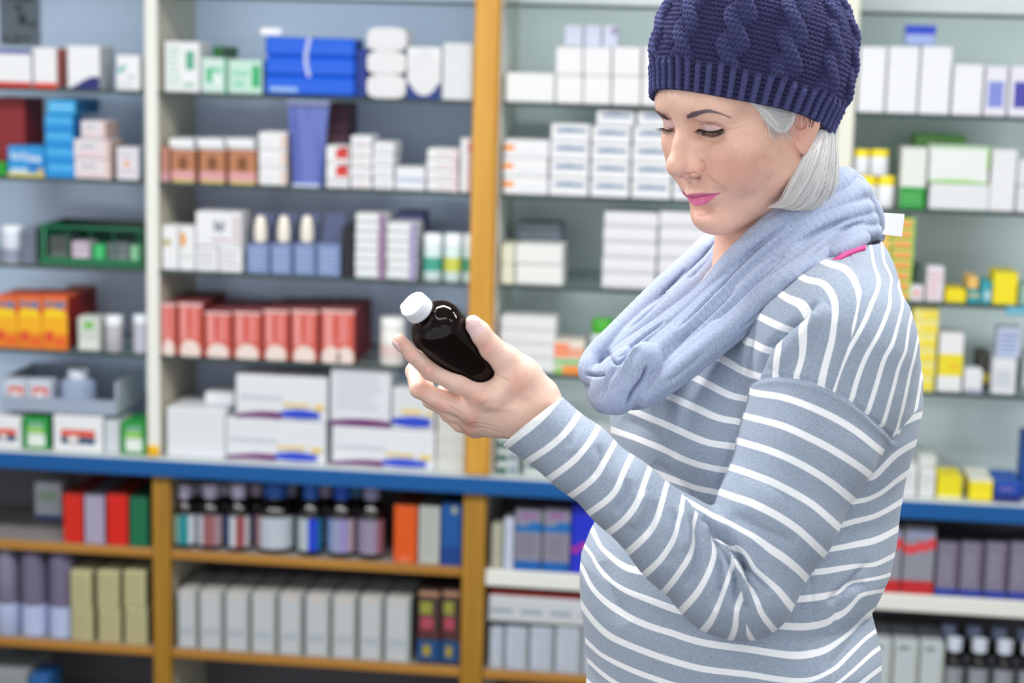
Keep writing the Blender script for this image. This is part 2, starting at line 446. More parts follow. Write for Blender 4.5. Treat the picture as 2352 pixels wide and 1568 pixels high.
# green wire basket with small goods
bx0, bx1 = on_plane(90, 560, D+0.02)[0], on_plane(327, 560, D+0.02)[0]
z0 = ZS[3]+0.0006; zt = on_plane(200, 520, D+0.02)[2]
root = empty('basket', ((bx0+bx1)/2, D+0.02, z0)); tag(root, 'dark green plastic basket of small goods on the third shelf at left', 'basket')
bw = (bx1-bx0)/2; bh = zt-z0; G = plastic((8, 104, 66), 0.35)
MB().box(-bw, bw, 0, 0.16, 0, 0.003, G).build('base', root)
MB().box(-bw, bw, 0.158, 0.16, 0.0035, bh, plastic((12, 52, 42))).build('panel', root)
for s_ in (-1, 1): MB().box(min(s_*bw, s_*(bw-0.003)), max(s_*bw, s_*(bw-0.003)), 0, 0.157, 0.0035, bh, G).build('panel', root)
MB().box(-bw+0.0035, bw-0.0035, 0, 0.002, 0.0035, bh*0.2, G).build('panel', root)
MB().box(-bw+0.0035, bw-0.0035, 0, 0.003, bh-0.006, bh, G).build('rim', root)
for k in range(5):
    x = -bw+0.012+(2*bw-0.024)*k/4
    MB().box(x-0.0012, x+0.0012, 0, 0.002, bh*0.2+0.0003, bh-0.0063, plastic((110, 190, 150) if k == 0 else (8, 104, 66))).build('rib', root)
for (xl, xr, yt, c, ds) in [(112, 160, 545, (70, 78, 78), 'dark grey'), (164, 208, 556, (196, 180, 200), 'lilac'), (213, 240, 562, (60, 190, 110), 'bright green'), (246, 296, 556, (104, 112, 116), 'mid grey'), (300, 322, 560, (150, 214, 170), 'pale green')]:
    xa = on_plane(xl, 575, D+0.03)[0]; xb = on_plane(xr, 575, D+0.03)[0]
    carton(xa, xb, D+0.03, z0+0.0035, on_plane(200, yt, D+0.03)[2], 0.05, c, label='%s carton standing in the green basket' % ds, prints=[(0.1, 0.2, 0.9, 0.4, tuple(min(255, q_+30) for q_ in c))])

fl = [(0, 0, 1, 0.3, (238, 130, 20)), (0, 0.3, 1, 0.62, (248, 178, 20)), (0.05, 0.62, 0.95, 0.7, (250, 214, 20)), (0.15, 0.7, 0.8, 0.76, (250, 214, 20)), (0.12, 0.14, 0.44, 0.34, (226, 76, 40)), (0.55, 0.08, 0.9, 0.2, (240, 90, 40)), (0.1, 0.8, 0.4, 0.92, (130, 128, 150)), (0.48, 0.78, 0.92, 0.92, (116, 124, 158))]
for k, (xl, xr) in enumerate([(-14, 40), (41, 96), (97, 155)]):
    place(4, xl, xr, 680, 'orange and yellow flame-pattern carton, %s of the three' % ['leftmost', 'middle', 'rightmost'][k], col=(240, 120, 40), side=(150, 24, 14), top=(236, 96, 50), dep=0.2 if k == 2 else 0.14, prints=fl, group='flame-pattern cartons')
place(4, 178, 229, 727, 'small square white and green carton beside the flame-pattern cartons', col=(206, 214, 206), prints=[(0.3, 0.66, 0.7, 0.86, (110, 190, 70)), (0.1, 0.1, 0.9, 0.3, (226, 232, 226))], dep=0.05)
M_CLR = mat('clear_jar_plastic', rgb(176, 176, 182), rough=0.15)
jar(4, 236, 275, 727, 'grey jar with white lid right of the small green and white carton', (150, 150, 156), (236, 240, 248), 0.26, bm=M_CLR)
jar(4, 301, 336, 725, 'grey jar with white lid against the white post', (150, 150, 156), (230, 236, 248), 0.22, (196, 196, 214), (0.05, 0.85), bm=M_CLR)

# counter in bay A: cartons below, a grey tray on them
GP = [(0.15, 0.42, 0.85, 0.62, (226, 90, 70)), (0.15, 0.2, 0.85, 0.42, (60, 90, 120)), (0.3, 0.24, 0.5, 0.44, (236, 226, 226))]
def grn(sh_, xl, xr, yt, ds):
    return place(sh_, xl, xr, yt, ds, col=(34, 150, 62), prints=[(0.2, 0.1, 0.85, 0.5, (228, 236, 230)), (0.2, 0.55, 0.8, 0.68, (160, 220, 90)), (0.25, 0.7, 0.8, 0.85, (130, 180, 160))], dep=0.1, side=(30, 120, 50))
t1 = place(5, -20, 48, 956, 'white carton with a red and blue picture at the left end of the counter', prints=GP, dep=0.1)
grn(5, 52, 112, 958, 'green and white carton between the two picture cartons on the counter')
place(5, 122, 236, 955, 'wide white carton with a red and blue picture on the counter', prints=GP, dep=0.12, side=(220, 224, 228))
place(5, 240, 274, 966, 'narrow pale grey carton on the counter under the tray', col=(206, 214, 220), dep=0.1)
grn(5, 277, 335, 968, 'green and white carton on the counter beside the white post')
# tray
ty = D+0.02
ta = on_plane(4, 930, ty); tb = on_plane(268, 940, ty)
zt0 = on_plane(130, 948, ty)[2]; zt1 = on_plane(130, 872, ty)[2]
root = empty('tray', ((ta[0]+tb[0])/2, ty, zt0)); tag(root, 'open grey plastic tray of small goods resting on the counter cartons', 'tray')
tw = (tb[0]-ta[0])/2; th = zt1-zt0; GT = plastic((150, 162, 182), 0.35)
MB().box(-tw, tw, 0, 0.2, 0, 0.003, GT).build('base', root)
MB().box(-tw, tw, 0.197, 0.2, 0.0033, th, GT).build('panel', root)
MB().box(-tw, tw, 0, 0.003, 0.0033, th*0.45, GT).build('panel', root)
for s_ in (-1, 1): MB().box(min(s_*tw, s_*(tw-0.004)), max(s_*tw, s_*(tw-0.004)), 0.0033, 0.1967, 0.0033, th, plastic((186, 196, 210), 0.35)).build('panel', root)
for (xl, xr, h, ds, c) in [(10, 60, 0.9, 'left of the two', (206, 216, 232)), (64, 116, 0.92, 'right of the two', (206, 216, 232))]:
    xa = on_plane(xl, 920, ty+0.006)[0]; xb = on_plane(xr, 920, ty+0.006)[0]
    carton(xa, xb, ty+0.006, zt0+0.0036, zt0+th*h, 0.05, c, label='white carton with red picture lying in the grey tray, '+ds, prints=[(0.2, 0.5, 0.9, 0.8, (222, 120, 110)), (0.1, 0.15, 0.9, 0.45, (60, 84, 120)), (0.35, 0.4, 0.7, 0.62, (236, 236, 240))])
xa = on_plane(126, 900, ty+0.01)[0]; xb = on_plane(205, 900, ty+0.01)[0]; r_ = (xb-xa)/2
root = empty('bottle', ((xa+xb)/2, ty+0.01+r_, zt0+0.0036)); tag(root, 'squat grey-blue bottle with white cap standing in the grey tray', 'bottle')
hb = on_plane(165, 880, ty)[2]-zt0
MB().lathe(0, 0, [(r_*0.9, 0), (r_, 0.004), (r_, hb*0.85), (r_*0.8, hb*0.96), (r_*0.5, hb)], 20, plastic((150, 166, 194))).build('body', root, smooth=True)
MB().lathe(0, 0, [(r_*0.56, hb+0.0003), (r_*0.58, hb+0.002), (r_*0.58, hb+0.019), (r_*0.54, hb+0.021)], 20, plastic((226, 232, 244))).build('cap', root, smooth=True)

# ---- bay B (between the white post and the oak post)
GR = (40, 160, 110)
z = place(1, 377, 458, 95, 'white carton with green print beside the white post on the top shelf', prints=text_rows(0.08, 0.5, 0.1, 0.92, 7, (176, 214, 196))+[(0.62, 0.45, 0.86, 0.82, (90, 170, 140)), (0.55, 0.12, 0.85, 0.18, (110, 190, 150))], dep=0.09)
ga = [(0.2, 0.3, 0.42, 0.72, (60, 186, 130)), (0.42, 0.6, 0.8, 0.72, (110, 204, 160)), (0.5, 0.25, 0.8, 0.5, (226, 240, 236)), (0.9, 0, 1, 1, (80, 176, 130))]
zg = place(1, 462, 521, 132, 'small white and green carton under the dark green lid', prints=ga, col=(206, 230, 224))
place(1, 524, 602, 137, 'wide white and green carton beside the blue bundle', prints=[(0.7, 0.2, 0.95, 0.85, (50, 176, 110)), (0.1, 0.55, 0.6, 0.65, (120, 206, 166)), (0.15, 0.2, 0.5, 0.4, (150, 214, 190))], col=(196, 230, 216))
place(1, 487, 531, 106, 'dark green carton lying flat on the small white and green carton', col=(10, 96, 44), on=zg, back=0.03, dep=0.06, prints=[(0.55, 0, 1, 1, (16, 50, 34))])
# bundle of three blue packs with a white strap
BB = (12, 96, 226)
ya = D+0.008
xa, xb = on_plane(608, 150, ya)[0], on_plane(815, 150, ya)[0]
z0 = ZS[1]+0.0004; z1 = on_plane(700, 86, ya)[2]; hh = (z1-z0)/3
for i in range(3):
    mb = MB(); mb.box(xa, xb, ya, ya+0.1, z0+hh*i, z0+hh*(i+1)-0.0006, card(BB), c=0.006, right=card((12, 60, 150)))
    if i == 0: mb.quad([(xa+0.012, ya-0.0003, z0+0.008), (xa+0.075, ya-0.0003, z0+0.008), (xa+0.075, ya-0.0003, z0+0.018), (xa+0.012, ya-0.0003, z0+0.018)], card((150, 190, 240)))
    o = mb.build('pack', loc=((xa+xb)/2, ya, z0+hh*i)); tag(o, 'wide bright blue pack under a white strap, %s of the bundle of three' % ['bottom', 'middle', 'topmost'][i], 'pack', 'strapped blue packs')
rr = []
for k in range(15):
    t = k/14; rr.append((on_plane(712-14*math.sin(t*2.4)+8*t, 88+88*t, ya)[0], z1+0.0012-(z1-z0)*0.68*t))
mb = MB()
for k in range(14):
    (x_a, z_a), (x_b, z_b) = rr[k], rr[k+1]; w_ = 0.0045
    mb.quad([(x_a-w_, ya-0.0016, z_a), (x_b-w_, ya-0.0016, z_b), (x_b+w_, ya-0.0016, z_b), (x_a+w_, ya-0.0016, z_a)], card((190, 200, 238)))
    mb.quad([(x_a-w_, ya-0.0008, z_a), (x_a+w_, ya-0.0008, z_a), (x_b+w_, ya-0.0008, z_b), (x_b-w_, ya-0.0008, z_b)], card((190, 200, 238)))
mb.box(rr[0][0]-w_, rr[0][0]+w_, ya-0.0016, ya+0.09, z1+0.0004, z1+0.0014, card((190, 200, 238)))
tag(mb.build('strap', loc=(rr[0][0], ya, z1)), 'twisted white strap tied over the three blue packs', 'strap')
mb = MB(); q = on_plane(622, 85, ya+0.03)  # solid white wad in place of a bright highlight on the wrap
for k in range(6):
    mb.lathe(q[0]-0.016+0.0065*k, ya+0.03+0.004*(k % 2), [(0.004, z1+0.0006), (0.0085, z1+0.004), (0.009, z1+0.012+0.003*(k % 3)), (0.003, z1+0.019)], 10, plastic((244, 246, 250), 0.15))
tag(mb.build('highlight_wad', smooth=True, loc=(q[0], ya+0.03, z1+0.0006)), 'white wad of film standing in for a bright highlight on the blue bundle', 'wrapping')
place(1, 817, 843, 112, 'narrow navy carton between the blue bundle and the white rolls', col=(16, 50, 140), back=0.02)
for i in range(3):
    xa, xb = on_plane(840, 190, D)[0], on_plane(930, 190, D)[0]; za = ZS[1]+0.0004; zt = on_plane(885, 62, D)[2]; hh = (zt-za)/3
    mb = MB(); n = 18; c_ = []
    hw, h2 = (xb-xa)/2, hh/2-0.0004
    pts = []
    for k in range(n):
        t = 2*math.pi*k/n
        pts.append((math.copysign(abs(math.cos(t))**0.55, math.cos(t))*hw, math.copysign(abs(math.sin(t))**0.55, math.sin(t))*h2+h2))
    v = [(p_[0], 0, p_[1]) for p_ in pts]+[(p_[0], 0.1, p_[1]) for p_ in pts]
    mb.v = v; mb.f = [tuple(range(n-1, -1, -1)), tuple(range(n, 2*n))]+[(k, (k+1) % n, n+(k+1) % n, n+k) for k in range(n)]
    mb.f = [tuple(reversed(f)) for f in mb.f]; mi_ = mb.mi(card((234, 236, 240))); mb.m = [mi_]*len(mb.f)
    ring = [(p_[0]*0.86, -0.0004, (p_[1]-h2)*0.8+h2) for p_ in pts]
    mb.quad(ring, card((240, 206, 206)))
    mb.quad([(a_[0]*0.97, -0.0007, (a_[2]-h2)*0.97+h2) for a_ in ring], card((228, 230, 234)))
    o = mb.build('roll_pack'); o.location = ((xa+xb)/2, D+0.01, za+hh*i)
    tag(o, 'rounded white pack right of the blue bundle, %s of three' % ['bottom', 'middle', 'topmost'][i], 'pack', 'rounded white packs')
# white oval-fronted carton with navy foot
xa, xb = on_plane(935, 180, D+0.01)[0], on_plane(1012, 180, D+0.01)[0]; za = ZS[1]+0.0004; zt = on_plane(970, 108, D+0.01)[2]
w_, h_ = xb-xa, zt-za
mb = MB(); mb.box(-w_/2, w_/2, 0, 0.09, 0, h_, card((236, 238, 242)), c=0.001)
mb.quad([(-w_/2, -0.0003, 0), (w_/2, -0.0003, 0), (w_/2, -0.0003, h_*0.3), (-w_/2, -0.0003, h_*0.3)], card((16, 52, 130)))
mb.quad([(math.cos(t)*w_*0.47, -0.0006, h_*0.52+math.sin(t)*h_*0.45) for t in [2*math.pi*k/28 for k in range(28)]], card((226, 228, 232)))
o = mb.build('carton'); o.location = ((xa+xb)/2, D+0.01, za); tag(o, 'white carton with a big pale oval over a navy foot', 'box')
place(1, 1016, 1094, 98, 'plain pale grey-white carton against the oak post on the top shelf', col=(222, 226, 232), dep=0.1)

z = None
place(2, 368, 388, 338, 'narrow pinkish brown carton against the white post', col=(190, 130, 116), prints=[(0, 0, 1, 0.3, (206, 150, 160))])
for k, (xl, xr) in enumerate([(391, 450), (456, 519), (523, 590)]):
    zt = place(2, xl, xr, 340, 'brown carton with a pink foot and dark disc, %s of the three' % ['leftmost', 'middle', 'rightmost'][k], col=(172, 112, 78), side=(110, 56, 42), top=(230, 232, 236), prints=[(0.05, 0.05, 0.95, 0.34, (220, 160, 166)), (0.1, 0.0, 0.9, 0.09, (206, 190, 110)), (0.14, 0.34, 0.86, 0.86, (190, 128, 92)), (0.32, 0.42, 0.68, 0.72, (128, 76, 40)), (0.38, 0.37, 0.62, 0.77, (128, 76, 40))], dep=0.14, group='brown and pink cartons')
    place(2, xl-4, xr-6, 318, 'flat white carton lying on the %s brown and pink carton' % ['leftmost', 'middle', 'rightmost'][k], on=zt, back=0.03, dep=0.1, col=(232, 234, 238))
place(2, 594, 659, 303, 'white carton with a beige end left of the violet pouch', n=3, side=(206, 190, 176), prints=[(0.78, 0.1, 1, 0.9, (226, 206, 196)), (0.1, 0.4, 0.6, 0.5, (214, 216, 222))], jit=0.0007)
# tall violet-blue pouch
M_POUCH = mat('violet_film', rgb(84, 100, 176), rough=0.12, coat=0.6)
root = empty('pouch', (on_plane(705, 400, D+0.02)[0], D+0.03, ZS[2]+0.0004)); tag(root, 'tall glossy violet-blue film pouch standing on the second shelf', 'pouch')
v, f, nx, nz = [], [], 12, 10; Hh = ZMAX[2]-ZS[2]-0.015
for j in range(nz+1):
    t = j/nz; wd = 0.037+0.011*t**2
    for s_ in (0, 1):
        for i in range(nx+1):
            u = i/nx*2-1
            th_ = 0.017*(1-t**1.5*0.9)*(1-u*u)**0.5+0.0006
            v.append((u*wd, (-th_ if s_ == 0 else th_)+0.003*math.sin(u*9+t*3)*(0.3+t)*0.6, t*Hh))
st = 2*(nx+1)
for j in range(nz):
    for i in range(nx):
        b0 = j*st+i; f.append((b0, b0+1, b0+1+st, b0+st)); b1 = j*st+nx+1+i; f.append((b1+1, b1, b1+st, b1+1+st))
    a0 = j*st; a1 = j*st+nx+1; f.append((a1, a0, a0+st, a1+st)); a0 += nx; a1 += nx; f.append((a0, a1, a1+st, a0+st))
mesh_obj('film', v, f, M_POUCH, root, smooth=True)
MB().box(-0.048, 0.048, -0.0012, 0.0012, Hh-0.001, Hh+0.012, plastic((170, 178, 226), 0.15), c=0.0005).build('seal_strip', root)
MB().box(-0.03, 0.03, -0.02, 0.02, 0.0, 0.006, plastic((200, 210, 236), 0.15)).build('foot_strip', root)
place(2, 752, 800, 236, 'tall dark plum carton set back behind the red and white stack', col=(92, 56, 74), back=0.12, dep=0.1, prints=[(0.3, 0, 0.36, 1, (120, 84, 100)), (0.6, 0, 0.66, 1, (116, 80, 96))])
rp = [(0.42, 0.25, 0.95, 0.85, (214, 60, 56)), (0.6, 0.7, 0.95, 0.95, (186, 30, 34))]
zr = place(2, 748, 802, 415, 'flat white carton under the red-marked pair', col=(232, 234, 238))
place(2, 748, 802, 334, 'white carton with a red badge', prints=rp, on=zr, n=2)
rt = [(0.2, 0.2, 0.85, 0.28, (230, 160, 160)), (0.2, 0.6, 0.7, 0.68, (190, 196, 210))]
place(2, 805, 853, 311, 'white carton with thin pink lines', n=5, prints=rt, jit=0.001)
place(2, 856, 904, 326, 'white carton with thin grey lines', n=4, prints=[(0.2, 0.4, 0.8, 0.55, (190, 200, 214))], jit=0.001)
place(2, 908, 976, 384, 'low white carton with one line of blue lettering in the middle of the shelf', prints=[(0.08+0.11*k, 0.38, 0.15+0.11*k, 0.56, (150, 170, 214)) for k in range(8)])
place(2, 980, 1052, 341, 'white carton with a pink end near the oak post', n=4, prints=[(0.3, 0.3, 0.8, 0.6, (224, 206, 214)), (0.82, 0, 1, 1, (232, 214, 216))], jit=0.001)
place(2, 1057, 1091, 317, 'tall narrow white carton with a red stripe against the oak post', prints=[(0.72, 0, 0.88, 1, (206, 130, 146)), (0.7, 0.75, 0.95, 0.9, (206, 60, 90))])

zz = [(0.08, 0.55, 0.55, 0.7, (190, 180, 120))]
place(3, 371, 409, 517, 'narrow white carton with a gold mark against the white post', prints=zz, dep=0.06)
place(3, 411, 447, 519, 'narrow white carton with an orange mark beside the gold-marked one', prints=[(0.1, 0.55, 0.42, 0.85, (236, 160, 40)), (0.1, 0.3, 0.9, 0.34, (180, 206, 190))], dep=0.06)
zl = place(3, 449, 500, 566, 'small white carton with thin grey print, left of the lower pair', prints=text_rows(0.1, 0.9, 0.2, 0.9, 3, (200, 200, 210)), dep=0.07)
place(3, 502, 556, 567, 'small white carton with thin grey print, right of the lower pair', prints=text_rows(0.1, 0.9, 0.2, 0.9, 3, (206, 196, 204)), dep=0.07)
place(3, 449, 555, 486, 'large white carton with grey lettering on top of the small pair', on=zl+0.0006, prints=[(0.4, 0.45, 0.48, 0.75, (120, 126, 150)), (0.5, 0.42, 0.58, 0.68, (120, 126, 150)), (0.6, 0.5, 0.64, 0.78, (130, 136, 160)), (0.35, 0.18, 0.75, 0.24, (190, 150, 170)), (0.8, 0.1, 0.98, 0.9, (218, 208, 214))], dep=0.09)
# blue-grey display cartons with slanted back cards carrying pale capsules
for k, (xl, xr) in enumerate([(567, 618), (622, 670), (675, 724), (728, 782)]):
    y = D+0.012
    xa, xb = on_plane(xl, 600, y)[0], on_plane(xr, 600, y)[0]; zt = on_plane(xl, 561, y)[2]; zq = on_plane(xl, 492, y)[2]
    w_, h_, hq = xb-xa-0.001, zt-ZS[3], zq-ZS[3]
    root = empty('display_carton', ((xa+xb)/2, y, ZS[3]+0.0004)); tag(root, 'open blue-grey display carton with raised back card, %s of the row of four' % ['leftmost', 'second from left', 'third from left', 'rightmost'][k], 'box', 'blue-grey display cartons')
    mb = MB(); mb.box(-w_/2, w_/2, 0, 0.07, 0, h_, card((124, 144, 190)), c=0.001)
    for (u0, v0, u1, v1, c) in text_rows(0.12, 0.88, 0.1, 0.9, 5, (158, 178, 220)): mb.quad([(-w_/2+u0*w_, -0.0004, v0*h_), (-w_/2+u1*w_, -0.0004, v0*h_), (-w_/2+u1*w_, -0.0004, v1*h_), (-w_/2+u0*w_, -0.0004, v1*h_)], card(c))
    mb.build('tray_box', root)
    MB().quad([(-w_/2, 0.04, h_+0.0004), (w_/2, 0.04, h_+0.0004), (w_/2, 0.055, hq), (-w_/2+0.006, 0.055, hq)], card((70, 82, 120))).quad([(-w_/2+0.006, 0.0556, hq), (w_/2, 0.0556, hq), (w_/2, 0.0406, h_+0.0004), (-w_/2, 0.0406, h_+0.0004)], card((70, 82, 120))).build('back_card', root)
    if k < 3:
        q_ = MB(); q_.lathe(0, 0, [(0.008, 0), (0.0145, 0.006), (0.0155, (hq-h_)*0.5), (0.0105, (hq-h_)*0.86), (0.007, (hq-h_)*0.93)], 16, plastic((232, 226, 214)))
        o = q_.build('tub_dispenser', smooth=True); o.location = ((xa+xb)/2+0.001, y+0.02, ZS[3]+0.0008+h_); o.name = 'dispenser'
        tag(o, 'cream rounded dispenser standing on the %s blue-grey display carton' % ['leftmost', 'second', 'third'][k], 'dispenser')
place(3, 785, 812, 520, 'narrow black carton right of the blue-grey display cartons', col=(28, 26, 34), dep=0.08)
place(3, 906, 972, 487, 'indigo carton set back behind the pair of white stacks', col=(98, 96, 150), back=0.1, dep=0.08, prints=[(0.1, 0.7, 0.8, 0.85, (150, 140, 200))])
lp = [(0, 0.15, 0.7, 0.25, (170, 206, 204)), (0.76, 0, 1, 1, (176, 140, 170)), (0.84, 0.2, 0.94, 0.8, (90, 80, 140))]
place(3, 815, 884, 490, 'white carton with a mauve end, left tall stack', n=7, prints=lp, jit=0.0008)
place(3, 888, 956, 512, 'white carton with a lilac end, right tall stack', n=6, prints=[(0, 0.15, 0.7, 0.25, (176, 210, 200)), (0.76, 0, 1, 1, (186, 176, 210)), (0.84, 0.2, 0.94, 0.8, (110, 100, 170))], jit=0.0008)
for k, (xl, xr) in enumerate([(970, 1012), (1017, 1058), (1062, 1091)]):
    zt = jar(3, xl, xr, 538, 'white-lidded tube with a %s label, %s of three by the oak post' % (['teal and green', 'yellow and teal', 'green and teal'][k], ['leftmost', 'middle', 'rightmost'][k]), (40, 140, 120), (232, 240, 244), 0.3, [(70, 170, 150), (210, 214, 90), (60, 160, 130)][k], (0.3, 0.72), bm=plastic((206, 226, 226)))

# red cartons with white discs
for k, (xl, xr, yt) in enumerate([(371, 404, 696), (409, 465, 696), (470, 531, 716), (536, 600, 716), (605, 663, 712), (669, 730, 712), (737, 814, 712)]):
    y = D+0.012; ym = 765
    xa, xb = on_plane(xl, ym, y)[0]+0.0007, on_plane(xr, ym, y)[0]-0.0007; zt = on_plane((xl+xr)/2, yt, y)[2]
    w_, h_ = xb-xa, zt-ZS[4]-0.0004
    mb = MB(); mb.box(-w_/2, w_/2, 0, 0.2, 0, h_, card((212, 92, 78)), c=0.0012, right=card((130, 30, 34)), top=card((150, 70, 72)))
    for (u0, v0, u1, v1, c) in [(0.1, 0.3, 0.36, 0.92, (236, 150, 146)), (0.52, 0.35, 0.82, 0.95, (230, 130, 124)), (0.36, 0.5, 0.5, 0.85, (206, 66, 50)), (0.0, 0.94, 1, 1, (238, 196, 196))]:
        mb.quad([(-w_/2+u0*w_, -0.0003, v0*h_), (-w_/2+u1*w_, -0.0003, v0*h_), (-w_/2+u1*w_, -0.0003, v1*h_), (-w_/2+u0*w_, -0.0003, v1*h_)], card(c))
    for c0, rr_ in ([(0.5, 0.42)] if k < 6 else [(0.3, 0.28), (0.74, 0.26)]):
        mb.quad([(-w_/2+c0*w_+math.cos(t)*w_*rr_, -0.0007, max(0.0, 0.1*h_+math.sin(t)*h_*0.21)) for t in [2*math.pi*j/20 for j in range(20)]], card((240, 222, 214)))
    o = mb.build('carton'); o.location = ((xa+xb)/2, y, ZS[4]+0.0003)
    tag(o, 'red carton with a white disc at its foot, %s of seven' % ['first from left', 'second from left', 'third from left', 'fourth from left', 'fifth from left', 'sixth from left', 'rightmost and widest'][k], 'box', 'red cartons with white discs')
jar(4, 868, 925, 733, 'white jar with faint pink print right of the red cartons', (232, 232, 228), (236, 238, 240), 0.25, (230, 206, 204), (0.2, 0.6))

# counter in bay B
for ds, xl, xr, yt, on_ in [('left', 382, 517, 937, None)]:
    zt = place(5, xl, xr, yt, 'large plain white carton on the counter beside the white post', col=(226, 230, 236), n=1, dep=0.14)
zu = place(5, 470, 538, 901, 'plain white carton set on the rear of the large white one', col=(226, 230, 236), on=zt, back=0.06, dep=0.08)
PU = (110, 22, 110); BU = (40, 72, 206)
def med(xl, xr, yt, ds, on_=None, kind=0):
    pr = []
    for k in range(12):
        u = k/12; pr.append((u*0.5, 0.03+0.02*math.sin(3*u), u*0.5+0.045, 0.12+0.08*math.sin(2.2*u), PU))
    for k in range(12):
        u = k/12; h_ = 0.10*math.sin(3.14*(0.12+0.85*u))+0.1; pr.append((0.5+u*0.42, 0.12-0.5*h_*0.6, 0.5+u*0.42+0.036, 0.12+h_*0.8, BU))
    pr += [(0.52, 0.34, 0.8, 0.41, (240, 206, 110)), (0.86, 0.28, 0.97, 0.4, (240, 206, 110))]
    pr += [(0.05+0.06*k, 0.5, 0.09+0.06*k, 0.56, (196, 206, 220)) for k in range(8)]
    if kind: pr = [p_[:2]+(p_[2],)+p_[3:] for p_ in pr]
    return place(5, xl, xr, yt, ds, col=(228, 232, 238), on=on_, prints=pr, dep=0.11, jit=0.0)
z1 = med(519, 748, 965, 'wide white carton with purple and blue waves, lower one left of the hand')
med(541, 752, 864, 'wide white carton with purple and blue waves, upper one left of the hand', z1)
z1 = med(762, 999, 985, 'wide white carton with purple and blue waves, lower one under the hand')
pr = [(k/12, 0.03, (k+1)/12+0.001, 0.1+0.05*math.sin(0.3+2.4*k/12), PU) for k in range(12)]+text_rows(0.1, 0.9, 0.3, 0.92, 6, (206, 212, 226))
z2 = place(5, 759, 897, 840, 'tall white carton with a purple wave behind the bottle', on=z1, prints=pr, col=(224, 228, 236))
pr = [(k/12, 0.12-0.05*math.sin(3.14*k/12), (k+1)/12+0.001, 0.28+0.06*math.sin(3.14*k/12), BU) for k in range(11)]+[(0.25, 0.4, 0.7, 0.5, (240, 206, 110)), (0.8, 0.36, 0.95, 0.46, (240, 206, 110))]
place(5, 900, 998, 892, 'white carton with a blue wave under the fingers', on=z1, prints=pr, col=(220, 224, 228))
place(5, 1003, 1076, 950, 'cream carton with rows of grey dots by the oak post', n=4, prints=[(0.1+0.16*i, 0.2+0.3*j, 0.17+0.16*i, 0.34+0.3*j, (176, 170, 184)) for i in range(5) for j in range(3)], col=(226, 228, 220), jit=0.0008)

# ---- bay C (right of the oak post, behind the person)
z = place(1, 1158, 1274, 167, 'low wide white carton against the oak post on the top shelf', col=(238, 240, 242))
for k, (xl, xr) in enumerate([(1276, 1338), (1340, 1404), (1406, 1472), (1474, 1540), (1542, 1608)]):
    place(1, xl, xr, 107, 'white carton in column %s of the white block behind the hat' % ['one', 'two', 'three', 'four', 'five'][k], n=2, col=(240, 240, 244))
zt = on_plane(1350, 107, D+0.012)[2]
for k, (xl, xr) in enumerate([(1296, 1340), (1342, 1382), (1384, 1420)]):
    place(1, xl, xr, 57, 'pale lilac carton on the white block, %s of three' % ['leftmost', 'middle', 'rightmost'][k], on=zt, back=0.03, dep=0.06, col=(206, 212, 232), prints=[(0.6, 0.6, 0.9, 0.9, (130, 100, 160))] if k == 2 else ())
OT = [(0, 0.42, 0.22, 0.72, (250, 150, 30)), (0.35, 0.3, 0.8, 0.36, (216, 222, 236))]
place(2, 1151, 1259, 321, 'white carton with an orange tab right of the oak post', n=3, prints=OT, col=(238, 240, 244))
def strip(): return [(0.14, 0.56, 0.9, 0.74, (74, 112, 156)), (0.3, 0.7, 0.6, 0.78, (90, 126, 166)), (0.2, 0.2, 0.5, 0.25, (216, 222, 230))]
for k, (xl, xr, yt, n) in enumerate([(1264, 1354, 284, 4), (1358, 1448, 290, 4), (1452, 1544, 291, 4), (1548, 1640, 292, 4)]):
    zt = place(2, xl, xr, yt, 'white carton with a steel blue stripe in stack %s behind the face' % ['one', 'two', 'three', 'four'][k], n=n, prints=strip(), col=(238, 240, 244), jit=0.0007)
    if k in (1, 2): place(2, xl+12, xr+10, 250, 'white carton with a steel blue stripe lying askew on stack %s' % ['', 'two', 'three'][k], prints=strip(), col=(238, 240, 244), on=zt, rot=0.02)
place(3, 1147, 1182, 561, 'cream carton', n=2, col=(226, 228, 204))
place(3, 1184, 1293, 562, 'long white carton with one grey line by the oak post', n=2, col=(236, 238, 236), prints=[(0, 0.06, 1, 0.14, (206, 212, 214))])
place(3, 1185, 1288, 512, 'grey flat carton set back behind the long white pair', n=3, col=(146, 156, 172), back=0.14, dep=0.08, on=ZS[3]+0.035 if False else None)
for k, (xl, xr) in enumerate([(1384, 1508), (1512, 1640)]):
    place(3, xl, xr, 487, 'white carton with fine pink and grey lines, %s stack below the chin' % ['left', 'right'][k], n=5, col=(234, 236, 242), jit=0.0015, prints=[(0, 0.1, 1, 0.2, (206, 208, 216)), (0.05, 0.3, 0.9, 0.36, (232, 206, 212))])
place(4, 1148, 1276, 727, 'white carton with a cream end behind the wrist', n=4, col=(232, 234, 236), prints=[(0, 0.1, 0.9, 0.16, (206, 210, 214)), (0.04, 0.5, 0.5, 0.6, (220, 222, 206))], jit=0.001)
place(4, 1272, 1342, 783, 'carton with orange, green and yellow swooshes behind the scarf', col=(236, 226, 214), prints=[(0, 0.5, 0.5, 0.95, (246, 150, 110)), (0.5, 0.5, 1, 0.8, (240, 170, 140)), (0, 0.3, 1, 0.44, (110, 200, 110)), (0, 0, 0.4, 0.2, (150, 206, 110)), (0.3, 0, 1, 0.26, (248, 150, 60))], dep=0.08)
jar(4, 1355, 1408, 735, 'white bottle with a bright green cap behind the scarf', (226, 232, 236), (70, 170, 50), 0.27)
place(4, 1420, 1520, 760, 'plain white carton behind the scarf', col=(230, 233, 238))
